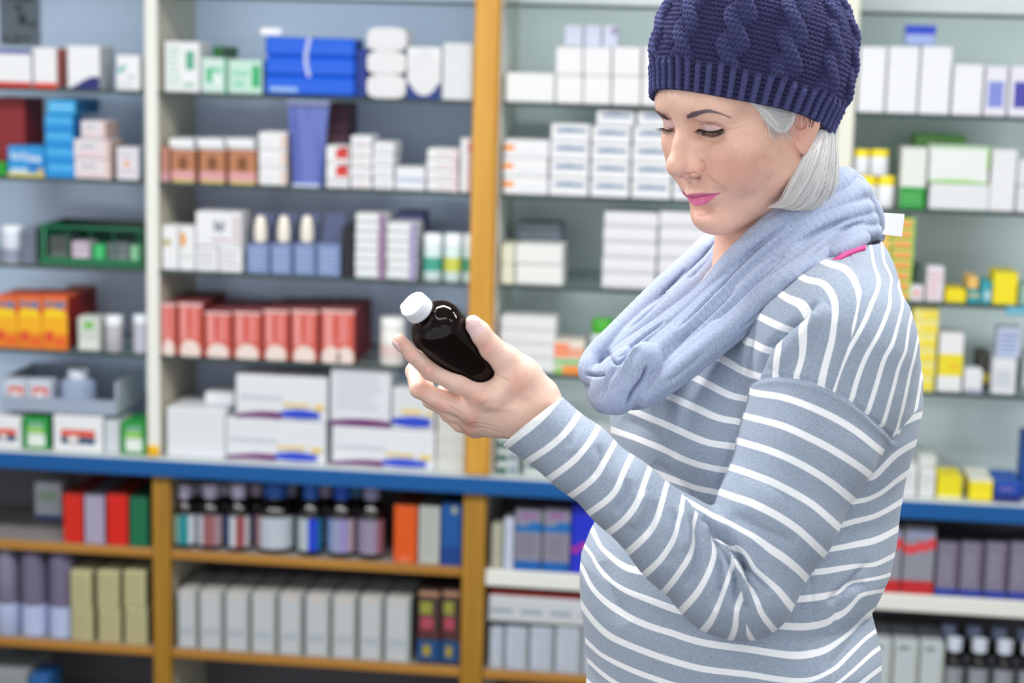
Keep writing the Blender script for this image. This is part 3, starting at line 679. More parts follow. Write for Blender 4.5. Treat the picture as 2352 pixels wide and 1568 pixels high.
place(5, 1128, 1192, 1002, 'dark green and white carton behind the sleeve cuff', n=3, col=(196, 206, 208), prints=[(0.05, 0.1, 0.5, 0.6, (40, 96, 86)), (0.6, 0.2, 0.9, 0.7, (110, 130, 150))], jit=0.001)
place(5, 1205, 1275, 1010, 'white carton behind the cuff on the counter', col=(206, 214, 216), prints=[(0.1, 0.2, 0.9, 0.4, (70, 130, 110))])
place(5, 1330, 1395, 988, 'pale carton seen between forearm and chest on the counter', col=(222, 228, 232))
place(5, 1398, 1460, 980, 'second pale carton seen between forearm and chest', col=(214, 222, 226))
# ---- bay D (right of the cream post)
for k, (xl, xr) in enumerate([(1968, 2035), (2038, 2110), (2113, 2185)]):
    zt = place(1, xl, xr, 106, 'tall plain white carton on the top shelf right of the hat, %s of three' % ['leftmost', 'middle', 'rightmost'][k], col=(238, 240, 246), side=(220, 224, 226), group='tall plain white cartons')
place(1, 2080, 2150, 57, 'blue and pale blue carton on top of the tall white cartons', col=(160, 178, 232), on=zt+0.0006, prints=[(0, 0.55, 1, 1, (28, 66, 200))], dep=0.06)
place(1, 2188, 2258, 147, 'plain white carton between the tall cartons and the blue-panel cartons', col=(238, 240, 246))
place(1, 2262, 2314, 151, 'white carton with a light blue-violet panel', col=(232, 232, 244), prints=[(0.14, 0.18, 0.84, 0.7, (130, 144, 218))])
place(1, 2318, 2372, 151, 'white carton with a deep violet panel at the right edge', col=(232, 232, 244), prints=[(0.2, 0.18, 0.95, 0.7, (72, 70, 172))])
Y = (244, 224, 24)
for k, (xl, xr) in enumerate([(1972, 2014), (2016, 2055)]):
    zt = jar(2, xl, xr, 405, 'white tub with a yellow lid, lower %s' % ['left', 'right'][k], (232, 234, 238), Y, 0.3)
for k, (xl, xr) in enumerate([(1962, 1998), (2000, 2042)]):
    jar(2, xl, xr, 344, 'white tub with a yellow lid, upper %s' % ['left', 'right'][k], (226, 230, 236), Y, 0.28, on=zt+0.0003)
place(2, 2068, 2128, 339, 'white and green carton right of the yellow-lidded tubs', col=(232, 236, 232), side=(206, 226, 206), prints=[(0, 0, 1, 0.36, (20, 150, 50)), (0.2, 0.36, 0.8, 0.42, (232, 236, 232))]+[(0.1, 0.07+0.06*k, 0.85, 0.09+0.06*k, (120, 206, 130)) for k in range(4)], dep=0.1)
place(2, 2098, 2216, 310, 'light green carton set back behind the white and green carton', col=(140, 206, 110), back=0.13, dep=0.1)
zt = place(2, 2134, 2272, 421, 'wide white carton, lower of the two with a green wave between', col=(228, 232, 236), side=(220, 226, 224))
place(2, 2134, 2272, 335, 'wide white carton with green wave, upper of two', col=(234, 240, 240), on=zt, prints=wave(0, 1, 0, 0.1, (160, 220, 110), 8, 0.2, 0.5)+[(0.96, 0.4, 1, 1, (170, 226, 130)), (0, 0.95, 1, 1, (176, 222, 150))])
place(2, 2275, 2334, 343, 'tall white carton beside the green-wave cartons', col=(232, 234, 238))
place(2, 2337, 2392, 366, 'plain white carton at the right edge of the second shelf', n=2, col=(226, 230, 234))
og = [(0.1, 0.15, 0.9, 0.75, (246, 160, 90)), (0.0, 0.8, 1, 1, (190, 226, 110)), (0.88, 0.1, 1, 0.7, (150, 214, 90))]
place(3, 1996, 2044, 500, 'yellow carton with an orange panel', n=8, col=(236, 222, 110), prints=[(0.1, 0.15, 0.9, 0.75, (248, 186, 110))], jit=0.0008)
place(3, 2046, 2098, 500, 'lime green carton with an orange panel', n=8, col=(196, 226, 110), prints=og, jit=0.0008, side=(150, 206, 90))
place(3, 2102, 2118, 612, 'dark grey-green carton set back left of the tilted white one', col=(86, 104, 100), back=0.05)
place(3, 2085, 2122, 655, 'low white and pink carton by the lime green stack', col=(230, 224, 232), prints=[(0.3, 0.3, 0.8, 0.7, (230, 180, 180))])
place(3, 2128, 2168, 612, 'upright white carton with pink lines tilted sideways', col=(230, 226, 236), prints=text_rows(0.1, 0.9, 0.1, 0.9, 6, (232, 184, 190)), dep=0.05)
place(3, 2171, 2220, 664, 'low bright yellow carton on the third shelf', col=Y)
zt = place(3, 2223, 2250, 664, 'small teal carton under the pale orange one', col=(40, 156, 170), prints=[(0, 0.5, 1, 0.7, (216, 200, 130))])
place(3, 2223, 2248, 637, 'small pale orange carton on the teal one', col=(240, 196, 110), on=zt)
place(3, 2252, 2278, 646, 'teal and white carton left of the big yellow one', col=(56, 162, 176), prints=[(0.4, 0.2, 0.9, 0.6, (190, 220, 228))])
place(3, 2281, 2338, 624, 'big square yellow carton on the third shelf', col=(246, 228, 26), side=(226, 206, 20), top=(214, 200, 40))
place(3, 2342, 2400, 655, 'pale green carton at the right edge of the third shelf', col=(150, 190, 176))
q = on_plane(2312, 704, D-0.003)
o = MB().box(0, 0.055, 0, 0.001, -0.018, 0, card((70, 160, 196)), c=0).quad([(0.004, -0.0003, -0.014), (0.05, -0.0003, -0.014), (0.05, -0.0003, -0.005), (0.004, -0.0003, -0.005)], card((130, 196, 216))).build('price_ticket'); o.location = (q[0], D-0.0022, ZS[3]-0.0004); tag(o, 'light blue shelf ticket hanging off the third shelf at right', 'ticket')
yp = [(0.35, 0.2, 0.95, 0.6, (246, 222, 40)), (0, 0, 1, 0.1, (238, 230, 120))]
place(4, 2092, 2152, 699, 'pale yellow carton with a bright yellow panel', n=6, col=(244, 234, 140), prints=yp, jit=0.0012)
place(4, 2155, 2212, 766, 'upright white carton with a broad yellow band', col=(236, 238, 240), prints=[(0, 0.28, 1, 0.66, (240, 222, 40)), (0.5, 0.38, 0.8, 0.5, (240, 196, 40))])
place(4, 2214, 2257, 848, 'small white carton with a grey foot beside the yellow-banded one', col=(232, 235, 240), prints=[(0, 0, 1, 0.2, (170, 176, 196))], dep=0.05)
place(4, 2246, 2276, 812, 'black and yellow carton set back on the fourth shelf', col=(60, 58, 50), back=0.06, prints=[(0, 0.2, 1, 0.45, (214, 200, 40))])
zt = place(4, 2279, 2334, 824, 'white carton with grey lines under the blue-white one', col=(228, 232, 238), n=1, prints=[(0.1, 0.2, 0.8, 0.7, (206, 212, 222))])
place(4, 2290, 2346, 752, 'blue-white carton standing on the white carton on the fourth shelf', on=zt, back=0.025, dep=0.05, col=(196, 206, 232), prints=text_rows(0.1, 0.9, 0.1, 0.9, 5, (130, 150, 200)))
place(4, 2348, 2400, 815, 'white carton at the right edge of the fourth shelf', col=(226, 232, 234), back=0.09)
# counter, bay D
place(5, 2058, 2106, 1070, 'white carton with grey print at the elbow on the counter', col=(232, 235, 236), prints=text_rows(0.1, 0.9, 0.1, 0.9, 6, (206, 210, 214)))
place(5, 2110, 2148, 1080, 'white carton leaning right of the elbow on the counter', col=(232, 235, 236), prints=text_rows(0.1, 0.9, 0.1, 0.9, 5, (206, 210, 214)))
place(5, 2108, 2150, 1045, 'pale carton set back above the leaning one', col=(206, 210, 210), back=0.08, dep=0.05)
place(5, 2152, 2210, 1093, 'yellow carton, left of two on the counter', col=(236, 222, 24), side=(214, 210, 190), prints=[(0, 0, 1, 0.12, (236, 232, 190))])
place(5, 2226, 2281, 1100, 'yellow carton with a white top, right of two on the counter', col=(246, 226, 30), top=(236, 238, 226), dep=0.12, prints=[(0, 0.9, 1, 1, (240, 240, 200))])
place(5, 2284, 2346, 1106, 'low blue carton on the counter', col=(14, 70, 176), side=(20, 50, 130), top=(40, 90, 180), prints=[(0, 0, 1, 0.4, (16, 36, 120)), (0.2, 0.55, 0.7, 0.75, (110, 100, 170))], dep=0.12)
place(5, 2350, 2410, 1000, 'tall blue carton at the right edge of the counter', col=(10, 84, 176), back=0.06)
# clear plastic strip arching behind the yellow cartons
mb = MB(); q0 = on_plane(2060, 1010, D+0.15); q1 = on_plane(2210, 1085, D+0.15)
mb.box(0, 0.17, 0, 0.07, 0, 0.004, mat('clear_strip', rgb(226, 228, 222), rough=0.1, trans=0.6), c=0.001)
o = mb.build('plastic_lid'); o.location = (q0[0], D+0.14, q0[2]+0.0); o.rotation_euler.y = math.atan2(q0[2]-q1[2], q1[0]-q0[0])
tag(o, 'clear plastic lid leaning on the cartons at the right of the counter', 'lid')

# ---- lower cabinets: pale stock coloured darker in place of the dim light here
place(6, 79, 142, 1107, 'white carton with pale green print at the back of the left cabinet', col=(206, 214, 226), back=0.2, dep=0.06, prints=[(0.15, 0.5, 0.8, 0.75, (170, 200, 176)), (0, 0, 1, 0.12, (60, 86, 150))])
for xl, xr, yt, c, ds in [(145, 190, 1133, (214, 30, 8), 'red carton left of the lavender one'), (193, 240, 1136, (168, 162, 190), 'lavender carton between the two red ones'), (245, 293, 1134, (218, 24, 6), 'red carton right of the lavender one'), (297, 340, 1140, (8, 108, 72), 'green carton against the oak cabinet post')]:
    place(6, xl, xr, yt, ds+' in the left cabinet', col=c, dep=0.2, top=tuple(int(q_*0.6) for q_ in c), side=tuple(int(q_*0.7) for q_ in c))  # top and side are shaded copies of the front colour
# dark bottles
M_DARK = mat('dark_amber_glass', rgb(14, 8, 8), rough=0.12, coat=0.3)
def dbottle(px, wpx, yt, z0, y, ds, labs, cap, capw=0.55, group=None):
    yb = foot_row(px, z0, y); xa, xb = on_plane(px-wpx/2, (yb+yt)/2, y)[0], on_plane(px+wpx/2, (yb+yt)/2, y)[0]
    r = (xb-xa)/2; h = min(on_plane(px, yt, y)[2], (ZMAX[6] if z0 > 0.4 else ZMAX[7])-0.002)-z0
    root = empty('bottle', ((xa+xb)/2, y+r, z0+0.0004)); tag(root, ds, 'bottle', group)
    MB().lathe(0, 0, [(r*0.92, 0), (r, 0.004), (r, h*0.58), (r*0.86, h*0.68), (r*0.42, h*0.76), (r*0.38, h*0.84)], 20, M_DARK).build('glass_body', root, smooth=True)
    cr = r*capw
    MB().lathe(0, 0, [(cr, h*0.8), (cr, h*0.99), (cr*0.9, h)], 16, plastic(cap)).build('cap', root, smooth=True)
    n = 14; v, f, ml = [], [], []
    mats_ = [card(c) for c in labs]
    for k in range(n+1):
        a = math.pi*(1.08+0.84*k/n)
        for zz_ in (h*0.08, h*0.54): v.append((math.cos(a)*(r+0.0006), math.sin(a)*(r+0.0006), zz_))
    for k in range(n):
        f.append((2*k, 2*k+2, 2*k+3, 2*k+1)); ml.append(min(len(labs)-1, int(k*len(labs)/n)))
    mesh_obj('paper_label', v, f, mats_, root, ml, True)
DB = [(418, 50, 'teal and white label', [(176, 206, 190), (20, 140, 150), (206, 214, 226)], (190, 184, 214)), (476, 58, 'white label with a rust panel', [(206, 212, 226), (150, 90, 96), (176, 150, 160)], (200, 190, 220)),
      (541, 54, 'white label with a brick red spot', [(16, 96, 150), (206, 210, 220), (150, 70, 76), (206, 206, 214)], (206, 200, 230)), (622, 90, 'broad pink-edged white label', [(170, 130, 140), (186, 196, 210), (190, 200, 212), (186, 196, 210)], (40, 96, 180)),
      (707, 58, 'pale label with a blue stripe', [(190, 204, 210), (186, 200, 208), (20, 60, 210), (30, 110, 150)], (40, 100, 190)), (778, 62, 'pale blue pictured label', [(130, 160, 214), (150, 160, 196), (150, 140, 196), (190, 170, 176)], (30, 80, 190)), (847, 62, 'lilac label with a rose edge', [(146, 136, 166), (150, 140, 168), (150, 100, 116)], (150, 150, 190))]
for k, (px_, wpx, ds, labs, cp) in enumerate(DB):
    dbottle(px_, wpx, 1118, ZS[6], D+0.014, 'dark bottle with a '+ds+' in the oak cabinet', labs, cp, 0.62)
for k, px_ in enumerate([447, 510, 583, 660, 742, 812]):
    dbottle(px_, 50, 1116, ZS[6], D+0.10, 'dark bottle in the rear row, %s from the left' % ['first', 'second', 'third', 'fourth', 'fifth', 'sixth'][k], [(30, 110, 190), (150, 140, 200)], [(200, 196, 220), (206, 206, 226), (206, 190, 220), (190, 190, 220), (210, 190, 220), (110, 160, 210)][k], 0.6)
for xl, xr, yt, c, ds, pr in [(904, 957, 1158, (226, 88, 16), 'orange carton', [(0.3, 0.03, 0.7, 0.1, (240, 130, 90))]), (961, 1010, 1160, (186, 192, 186), 'pale grey carton', text_rows(0.15, 0.85, 0.1, 0.95, 8, (170, 178, 172))), (1013, 1066, 1152, (12, 84, 160), 'blue carton', [(0.5, 0.82, 0.75, 0.93, (160, 170, 150)), (0, 0, 1, 0.3, (10, 62, 140))])]:
    place(6, xl, xr, yt, ds+' at the right end of the oak cabinet', col=c, dep=0.16, prints=pr, top=tuple(int(q_*0.5) for q_ in c))  # top painted darker as shade under the counter
place(6, 1128, 1154, 1204, 'narrow beige carton right of the oak cabinet post', col=(176, 176, 156), dep=0.06)
place(6, 1157, 1180, 1190, 'narrow pale blue carton beside the beige one', col=(196, 204, 226), dep=0.06)
for k, (xl, xr) in enumerate([(1183, 1244), (1247, 1309)]):
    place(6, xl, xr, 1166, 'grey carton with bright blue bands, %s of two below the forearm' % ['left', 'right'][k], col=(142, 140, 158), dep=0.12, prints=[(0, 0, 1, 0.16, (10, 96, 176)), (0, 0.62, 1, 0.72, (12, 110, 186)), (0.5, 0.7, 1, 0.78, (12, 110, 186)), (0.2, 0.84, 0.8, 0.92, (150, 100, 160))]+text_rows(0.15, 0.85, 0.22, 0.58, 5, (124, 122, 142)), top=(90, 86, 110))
place(6, 1312, 1374, 1160, 'royal blue carton with a magenta slash below the forearm', col=(24, 44, 206), dep=0.12, prints=[(0, 0.3, 0.3, 0.4, (170, 40, 160)), (0.3, 0.36, 0.65, 0.46, (170, 40, 160)), (0.65, 0.42, 1, 0.52, (170, 40, 160))])
place(6, 1978, 2006, 1214, 'red and grey carton half hidden behind the back', col=(150, 148, 164), dep=0.1, prints=[(0, 0, 1, 0.24, (190, 30, 40))])
for k, (xl, xr) in enumerate([(2009, 2071), (2074, 2147)]):
    place(6, xl, xr, 1210, 'grey carton with red bands, %s of two right of the back' % ['left', 'right'][k], col=(146, 148, 162), side=(120, 30, 40), dep=0.1, prints=[(0, 0, 1, 0.2, (196, 34, 40)), (0, 0.6, 0.4, 0.74, (226, 70, 80)), (0.4, 0.64, 0.75, 0.79, (226, 70, 80)), (0.75, 0.68, 1, 0.84, (226, 70, 80)), (0.1, 0.84, 0.9, 0.96, (150, 156, 190))])
for k, (xl, xr) in enumerate([(2151, 2203), (2206, 2259), (2263, 2315), (2319, 2374)]):
    place(6, xl, xr, 1243, 'grey-lilac carton with a blue foot, %s of four at the right edge' % ['first', 'second', 'third', 'fourth'][k], col=(130, 124, 146), dep=0.1, prints=[(0, 0, 1, 0.14, (40, 60, 160)), (0.8, 0.15, 1, 1, (96, 88, 110))]+text_rows(0.1, 0.7, 0.3, 0.8, 5, (150, 144, 160)), top=(70, 66, 84))

M_TUBE = mat('smoky_lilac_plastic', rgb(112, 106, 132), rough=0.2)
for k, (xl, xr) in enumerate([(-18, 34), (38, 98), (102, 162)]):
    y = D+0.014; xa, xb = on_plane(xl, 1360, y)[0], on_plane(xr, 1360, y)[0]; r = (xb-xa)/2; h = ZMAX[7]-ZS[7]-0.004
    root = empty('canister', ((xa+xb)/2, y+r, ZS[7]+0.0004)); tag(root, 'tall smoky lilac canister with a pale round foot, %s of three' % ['leftmost', 'middle', 'rightmost'][k], 'canister', 'smoky lilac canisters')
    MB().lathe(0, 0, [(r*0.98, h*0.36), (r*0.98, h*0.9), (r*0.7, h*0.95), (r*0.7, h)], 20, M_TUBE).build('body', root, smooth=True)
    MB().lathe(0, 0, [(r*0.9, 0), (r, 0.004), (r, h*0.3), (r*0.99, h*0.36)], 20, plastic((176, 188, 222))).build('base', root, smooth=True)
for k, (xl, xr) in enumerate([(164, 214), (225, 277), (286, 338)]):
    for j in range(2):
        zt = place(7, xl-(3 if j else 0), xr-(3 if j else 0), 1397 if j == 0 else 1311, 'cream carton in the left cabinet, %s column, %s' % (['left', 'middle', 'right'][k], ['lower', 'upper'][j]), col=(190, 184, 140), side=(120, 116, 86), on=None if j == 0 else zt, prints=text_rows(0.1, 0.85, 0.1, 0.9, 5, (176, 170, 126)), dep=0.09)
ORD = ['first', 'second', 'third', 'fourth', 'fifth', 'sixth', 'seventh', 'eighth', 'ninth']
for k, (xl, xr) in enumerate([(409, 452), (458, 511), (517, 572), (578, 634), (640, 694), (701, 757), (763, 818), (825, 878), (884, 942)]):
    yt = 1355+k*2.4
    place(7, xl, xr, yt, 'white carton in the lower oak cabinet, %s from the left of nine' % ORD[k], col=(196, 202, 208), side=(150, 158, 156), dep=0.16, top=(186, 184, 182), prints=[(0.0, 0, 0.08, 1, (170, 178, 174)), (0.88, 0, 1, 1, (160, 170, 166)), (0.15, 0.25, 0.8, 0.36, (176, 186, 196)), (0.2, 0.9, 0.8, 0.96, (206, 196, 190))], group='white cartons in the lower oak cabinet')
for k, (xl, xr) in enumerate([(959, 1010), (1014, 1064)]):
    place(7, xl, xr, 1355, 'dark brown carton with yellow, pink and blue panels, %s of two' % ['left', 'right'][k], col=(66, 48, 46), dep=0.12, prints=[(0.1, 0.68, 0.65, 0.85, (150, 150, 60)), (0.12, 0.48, 0.7, 0.64, (176, 70, 90)), (0, 0.4, 1, 0.45, (100, 30, 40)), (0, 0.05, 1, 0.33, (14, 74, 130)), (0.25, 0.12, 0.6, 0.26, (170, 150, 40)), (0.05, 0.93, 0.95, 0.98, (190, 140, 110))])
for k, (xl, xr) in enumerate([(1124, 1157), (1160, 1213), (1216, 1272), (1275, 1336), (1339, 1400)]):
    zt = place(7, xl, xr, 1441, 'upright pale carton under the long white one, %s of five' % ['first', 'second', 'third', 'fourth', 'last'][k], col=(186, 196, 212), dep=0.12, side=(150, 158, 160), prints=[(0.85, 0, 1, 1, (160, 170, 176)), (0.1, 0.2, 0.3, 0.8, (198, 206, 222))])
place(7, 1122, 1400, 1374, 'long white carton with grey lettering across the upright pale ones', on=zt+0.001, col=(206, 212, 218), dep=0.12, prints=[(0.02+0.245*k, 0.36, 0.2+0.245*k, 0.5, (140, 156, 176)) for k in range(4)]+[(0, 0.0, 1, 0.14, (196, 200, 200))])
z = on_plane(1230, 1374, D+0.012)[2]
place(7, 1124, 1398, 1358, 'flat dark red carton lying on the long white one', on=z, col=(140, 40, 34), back=0.016, dep=0.11)
for k, (xl, xr) in enumerate([(1990, 2048), (2051, 2109), (2112, 2167)]):
    place(7, xl, xr, 1472+k*3, 'pale carton low down right of the hip, %s of three' % ['left', 'middle', 'right'][k], col=(196, 206, 212), dep=0.14, side=(160, 168, 160), prints=[(0.86, 0, 1, 1, (176, 184, 176)), (0.2, 0.88, 0.6, 0.94, (110, 104, 90))])
for k, px_ in enumerate([2192, 2250, 2308, 2366]):
    dbottle(px_, 48, 1472+k*3, ZS[7], D+0.014, 'black bottle with a white cap, front row, %s from the left' % ORD[k], [(150, 156, 166)], (206, 214, 230), 0.75)
    dbottle(px_-14, 48, 1440+k*3, ZS[7]+0.0, D+0.09, 'black bottle with a white cap, rear row, %s from the left' % ORD[k], [(130, 136, 150)], (150, 164, 196), 0.75)
# bottom shelf
place(8, -25, 62, 1540, 'grey flat carton at the very bottom left', col=(150, 156, 160), dep=0.16)
place(8, 66, 112, 1552, 'blue and white carton at the very bottom left', col=(40, 96, 160), prints=[(0.1, 0.1, 0.6, 0.4, (200, 210, 220))])

# ================================================================== solid modelling tools for the person
class Grid:
    """signed distance field sampled on a box, with smooth set operations"""
    def __init__(s, lo, hi, h):
        s.lo = np.array(lo, np.float32); s.h = h
        s.n = np.maximum(((np.array(hi)-np.array(lo))/h).astype(int)+2, 3)
        s.D = np.full(s.n, 0.04, np.float32)
        s.ax = [s.lo[i]+h*np.arange(s.n[i], dtype=np.float32) for i in range(3)]
    def sub(s, lo, hi):
        a = np.clip(((np.array(lo)-s.lo)/s.h).astype(int), 0, s.n); b = np.clip(((np.array(hi)-s.lo)/s.h).astype(int)+2, 0, s.n)
        if (b <= a).any(): return None, None
        sl = tuple(slice(int(a[i]), int(b[i])) for i in range(3))
        X, Y, Z = np.meshgrid(s.ax[0][sl[0]], s.ax[1][sl[1]], s.ax[2][sl[2]], indexing='ij', sparse=True)
        return sl, (X, Y, Z)
    def put(s, lo, hi, fn, op='u', k=0.0):
        mg = max(k*2.4, 0.004)+s.h*2
        sl, XYZ = s.sub(np.array(lo)-mg, np.array(hi)+mg)
        if sl is None: return
        d = fn(*XYZ).astype(np.float32); a = s.D[sl]
        if op == 'u':
            r = np.minimum(a, d)
            if k > 0: q = k*1.45; h_ = np.maximum(q-np.abs(a-d), 0)/q; r = r-h_*h_*h_*q/6
        elif op == 's':
            r = np.maximum(a, -d)
            if k > 0: q = k*1.45; h_ = np.maximum(q-np.abs(a+d), 0)/q; r = r+h_*h_*h_*q/6
        elif op == 'i':
            r = np.maximum(a, d)
        s.D[sl] = r
def f_ell(c, r, M=None):
    c = np.array(c, float); r = np.array(r, float)
    def fn(X, Y, Z):
        x, y, z = X-c[0], Y-c[1], Z-c[2]
        if M is not None:
            x, y, z = (M[0][i]*x+M[1][i]*y+M[2][i]*z for i in range(3))
        q = np.sqrt((x/r[0])**2+(y/r[1])**2+(z/r[2])**2)
        g = np.sqrt((x/r[0]**2)**2+(y/r[1]**2)**2+(z/r[2]**2)**2)+1e-9
        return q*(q-1)/g
    return fn
def f_cone(a, b, ra, rb):
    a = np.array(a, float); b = np.array(b, float); ab = b-a; L2 = max((ab*ab).sum(), 1e-12)
    def fn(X, Y, Z):
        x, y, z = X-a[0], Y-a[1], Z-a[2]
        t = np.clip((x*ab[0]+y*ab[1]+z*ab[2])/L2, 0, 1)
        return np.sqrt((x-ab[0]*t)**2+(y-ab[1]*t)**2+(z-ab[2]*t)**2)-(ra+(rb-ra)*t)
    return fn
def ell(g, c, r, op='u', k=0.0, M=None):
    R_ = max(r); g.put(np.array(c)-R_, np.array(c)+R_, f_ell(c, r, M), op, k)
def cone(g, a, b, ra, rb, op='u', k=0.0):
    R_ = max(ra, rb); g.put(np.minimum(a, b)-R_, np.maximum(a, b)+R_, f_cone(a, b, ra, rb), op, k)
def chain(g, pts, rs, op='u', k=0.0):
    for i in range(len(pts)-1): cone(g, pts[i], pts[i+1], rs[i], rs[i+1], op, k)
def tri(g, V):
    """trilinear sample"""
    q = (V-g.lo)/g.h; i = np.clip(np.floor(q).astype(int), 0, g.n-2); f = np.clip(q-i, 0, 1)
    D_ = g.D; o = 0
    for a in (0, 1):
        for b in (0, 1):
            for c in (0, 1):
                wgt = (f[:, 0] if a else 1-f[:, 0])*(f[:, 1] if b else 1-f[:, 1])*(f[:, 2] if c else 1-f[:, 2])
                o = o+wgt*D_[i[:, 0]+a, i[:, 1]+b, i[:, 2]+c]
    return o
def grad(g, V):
    e = g.h*0.7; out = np.zeros_like(V)
    for i in range(3):
        d = np.zeros(3); d[i] = e
        out[:, i] = tri(g, V+d)-tri(g, V-d)
    return out/(np.linalg.norm(out, axis=1, keepdims=True)+1e-12)
def surface(g, snap=2):
    """naive surface nets"""
    D_ = g.D; S = D_ < 0; nx, ny, nz = D_.shape
    cnt = np.zeros((nx-1, ny-1, nz-1), np.int8)
    for a in (0, 1):
        for b in (0, 1):
            for c in (0, 1): cnt += S[a:nx-1+a, b:ny-1+b, c:nz-1+c]
    cells = np.argwhere((cnt > 0) & (cnt < 8))
    idx = -np.ones(cnt.shape, np.int64); idx[tuple(cells.T)] = np.arange(len(cells))
    acc = np.zeros((len(cells), 3)); num = np.zeros(len(cells))
    cor = [(a, b, c) for a in (0, 1) for b in (0, 1) for c in (0, 1)]
    for p in cor:
        for ax in range(3):
            if p[ax]: continue
            q = list(p); q[ax] = 1
            da = D_[cells[:, 0]+p[0], cells[:, 1]+p[1], cells[:, 2]+p[2]]; db = D_[cells[:, 0]+q[0], cells[:, 1]+q[1], cells[:, 2]+q[2]]
            m_ = (da < 0) != (db < 0); t = np.where(m_, da/(da-db+1e-20), 0)
            pt = np.array(p, float)[None].repeat(len(cells), 0); pt[:, ax] = t
            acc[m_] += pt[m_]; num[m_] += 1
    V = (cells+acc/num[:, None])*g.h+g.lo
    Fs = []
    for ax in range(3):
        u, v = (ax+1) % 3, (ax+2) % 3
        sa = [slice(None)]*3; sb = [slice(None)]*3; sa[ax] = slice(0, -1); sb[ax] = slice(1, None)
        e = np.argwhere(S[tuple(sa)] != S[tuple(sb)])
        e = e[(e[:, u] > 0) & (e[:, v] > 0) & (e[:, u] < D_.shape[u]-1) & (e[:, v] < D_.shape[v]-1)]
        ins = S[tuple(e.T)]
        def at(du, dv):
            c = e.copy(); c[:, u] -= du; c[:, v] -= dv; return idx[tuple(c.T)]
        q = np.stack([at(1, 1), at(0, 1), at(0, 0), at(1, 0)], 1)
        q[~ins] = q[~ins][:, ::-1]
        Fs.append(q)
    Fq = np.concatenate(Fs)
    for _ in range(snap): V = V-(tri(g, V)*1.0)[:, None]*grad(g, V)
    return V, Fq
def vnormals(V, Fq):
    A = V[Fq[:, 2]]-V[Fq[:, 0]]; B = V[Fq[:, 3]]-V[Fq[:, 1]]; n = np.cross(A, B); N = np.zeros_like(V)
    for i in range(4): np.add.at(N, Fq[:, i], n)
    return N/(np.linalg.norm(N, axis=1, keepdims=True)+1e-20)
def relax(V, Fq, it=1, lam=0.5):
    E = np.concatenate([Fq[:, [0, 1]], Fq[:, [1, 2]], Fq[:, [2, 3]], Fq[:, [3, 0]]])
    deg = np.bincount(E.ravel(), minlength=len(V))[:, None]
    for _ in range(it):
        s_ = np.zeros_like(V)
        for i in range(3):
            s_[:, i] = np.bincount(E[:, 0], V[E[:, 1], i], len(V))+np.bincount(E[:, 1], V[E[:, 0], i], len(V))
        V = V+lam*(s_/np.maximum(deg, 1)-V)
    return V
def np_mesh(name, V, Fq, mats, parent=None, attrs=None, cols=None, smooth=True):
    me = bpy.data.meshes.new(name); k = Fq.shape[1]
    me.vertices.add(len(V)); me.vertices.foreach_set('co', np.asarray(V, np.float32).ravel())
    me.loops.add(Fq.size); me.loops.foreach_set('vertex_index', Fq.astype(np.int32).ravel())
    me.polygons.add(len(Fq)); me.polygons.foreach_set('loop_start', np.arange(0, Fq.size, k, dtype=np.int32))
    me.polygons.foreach_set('loop_total', np.full(len(Fq), k, np.int32))
    for m_ in (mats if isinstance(mats, (list, tuple)) else [mats]): me.materials.append(m_)
    me.update(calc_edges=True)
    me.polygons.foreach_set('use_smooth', np.full(len(Fq), smooth))
    for nm, a in (attrs or {}).items():
        at = me.attributes.new(nm, 'FLOAT', 'POINT'); at.data.foreach_set('value', np.asarray(a, np.float32))
    for nm, a in (cols or {}).items():
        at = me.attributes.new(nm, 'FLOAT_COLOR', 'POINT'); c = np.ones((len(V), 4), np.float32); c[:, :3] = a; at.data.foreach_set('color', c.ravel())
    me.validate(); me.update()
    o = bpy.data.objects.new(name, me); COL.objects.link(o)
    if parent: o.parent = parent
    return o
def seg_dist(Q, pts):
    """2-D distance from points Q to a polyline, with the position along it 0..1 and the signed side"""
    pts = np.array(pts, float); best = np.full(len(Q), 1e9); tt = np.zeros(len(Q)); sd = np.zeros(len(Q))
    L = np.r_[0, np.cumsum(np.linalg.norm(np.diff(pts, axis=0), axis=1))]
    for i in range(len(pts)-1):
        a, b = pts[i], pts[i+1]; ab = b-a; l2 = (ab*ab).sum()+1e-9
        t = np.clip(((Q-a)@ab)/l2, 0, 1); dv = Q-a-t[:, None]*ab; d = np.linalg.norm(dv, axis=1)
        cr = ab[0]*(Q[:, 1]-a[1])-ab[1]*(Q[:, 0]-a[0])
        m_ = d < best; best[m_] = d[m_]; tt[m_] = (L[i]+t[m_]*(L[i+1]-L[i]))/L[-1]; sd[m_] = np.sign(cr[m_])*d[m_]
    return best, tt, sd
def spl(pts, n=8):
    """Catmull-Rom through the points"""
    p = np.array(pts, float); p = np.vstack([2*p[0]-p[1], p, 2*p[-1]-p[-2]]); out = []
    for i in range(1, len(p)-2):
        for t in np.arange(n)/n:
            out.append(0.5*((2*p[i])+(-p[i-1]+p[i+1])*t+(2*p[i-1]-5*p[i]+4*p[i+1]-p[i+2])*t*t+(-p[i-1]+3*p[i]-3*p[i+1]+p[i+2])*t**3))
    out.append(p[-2]); return np.array(out)
def taper(t): return np.clip(np.minimum(t, 1-t)*5, 0, 1)**0.7
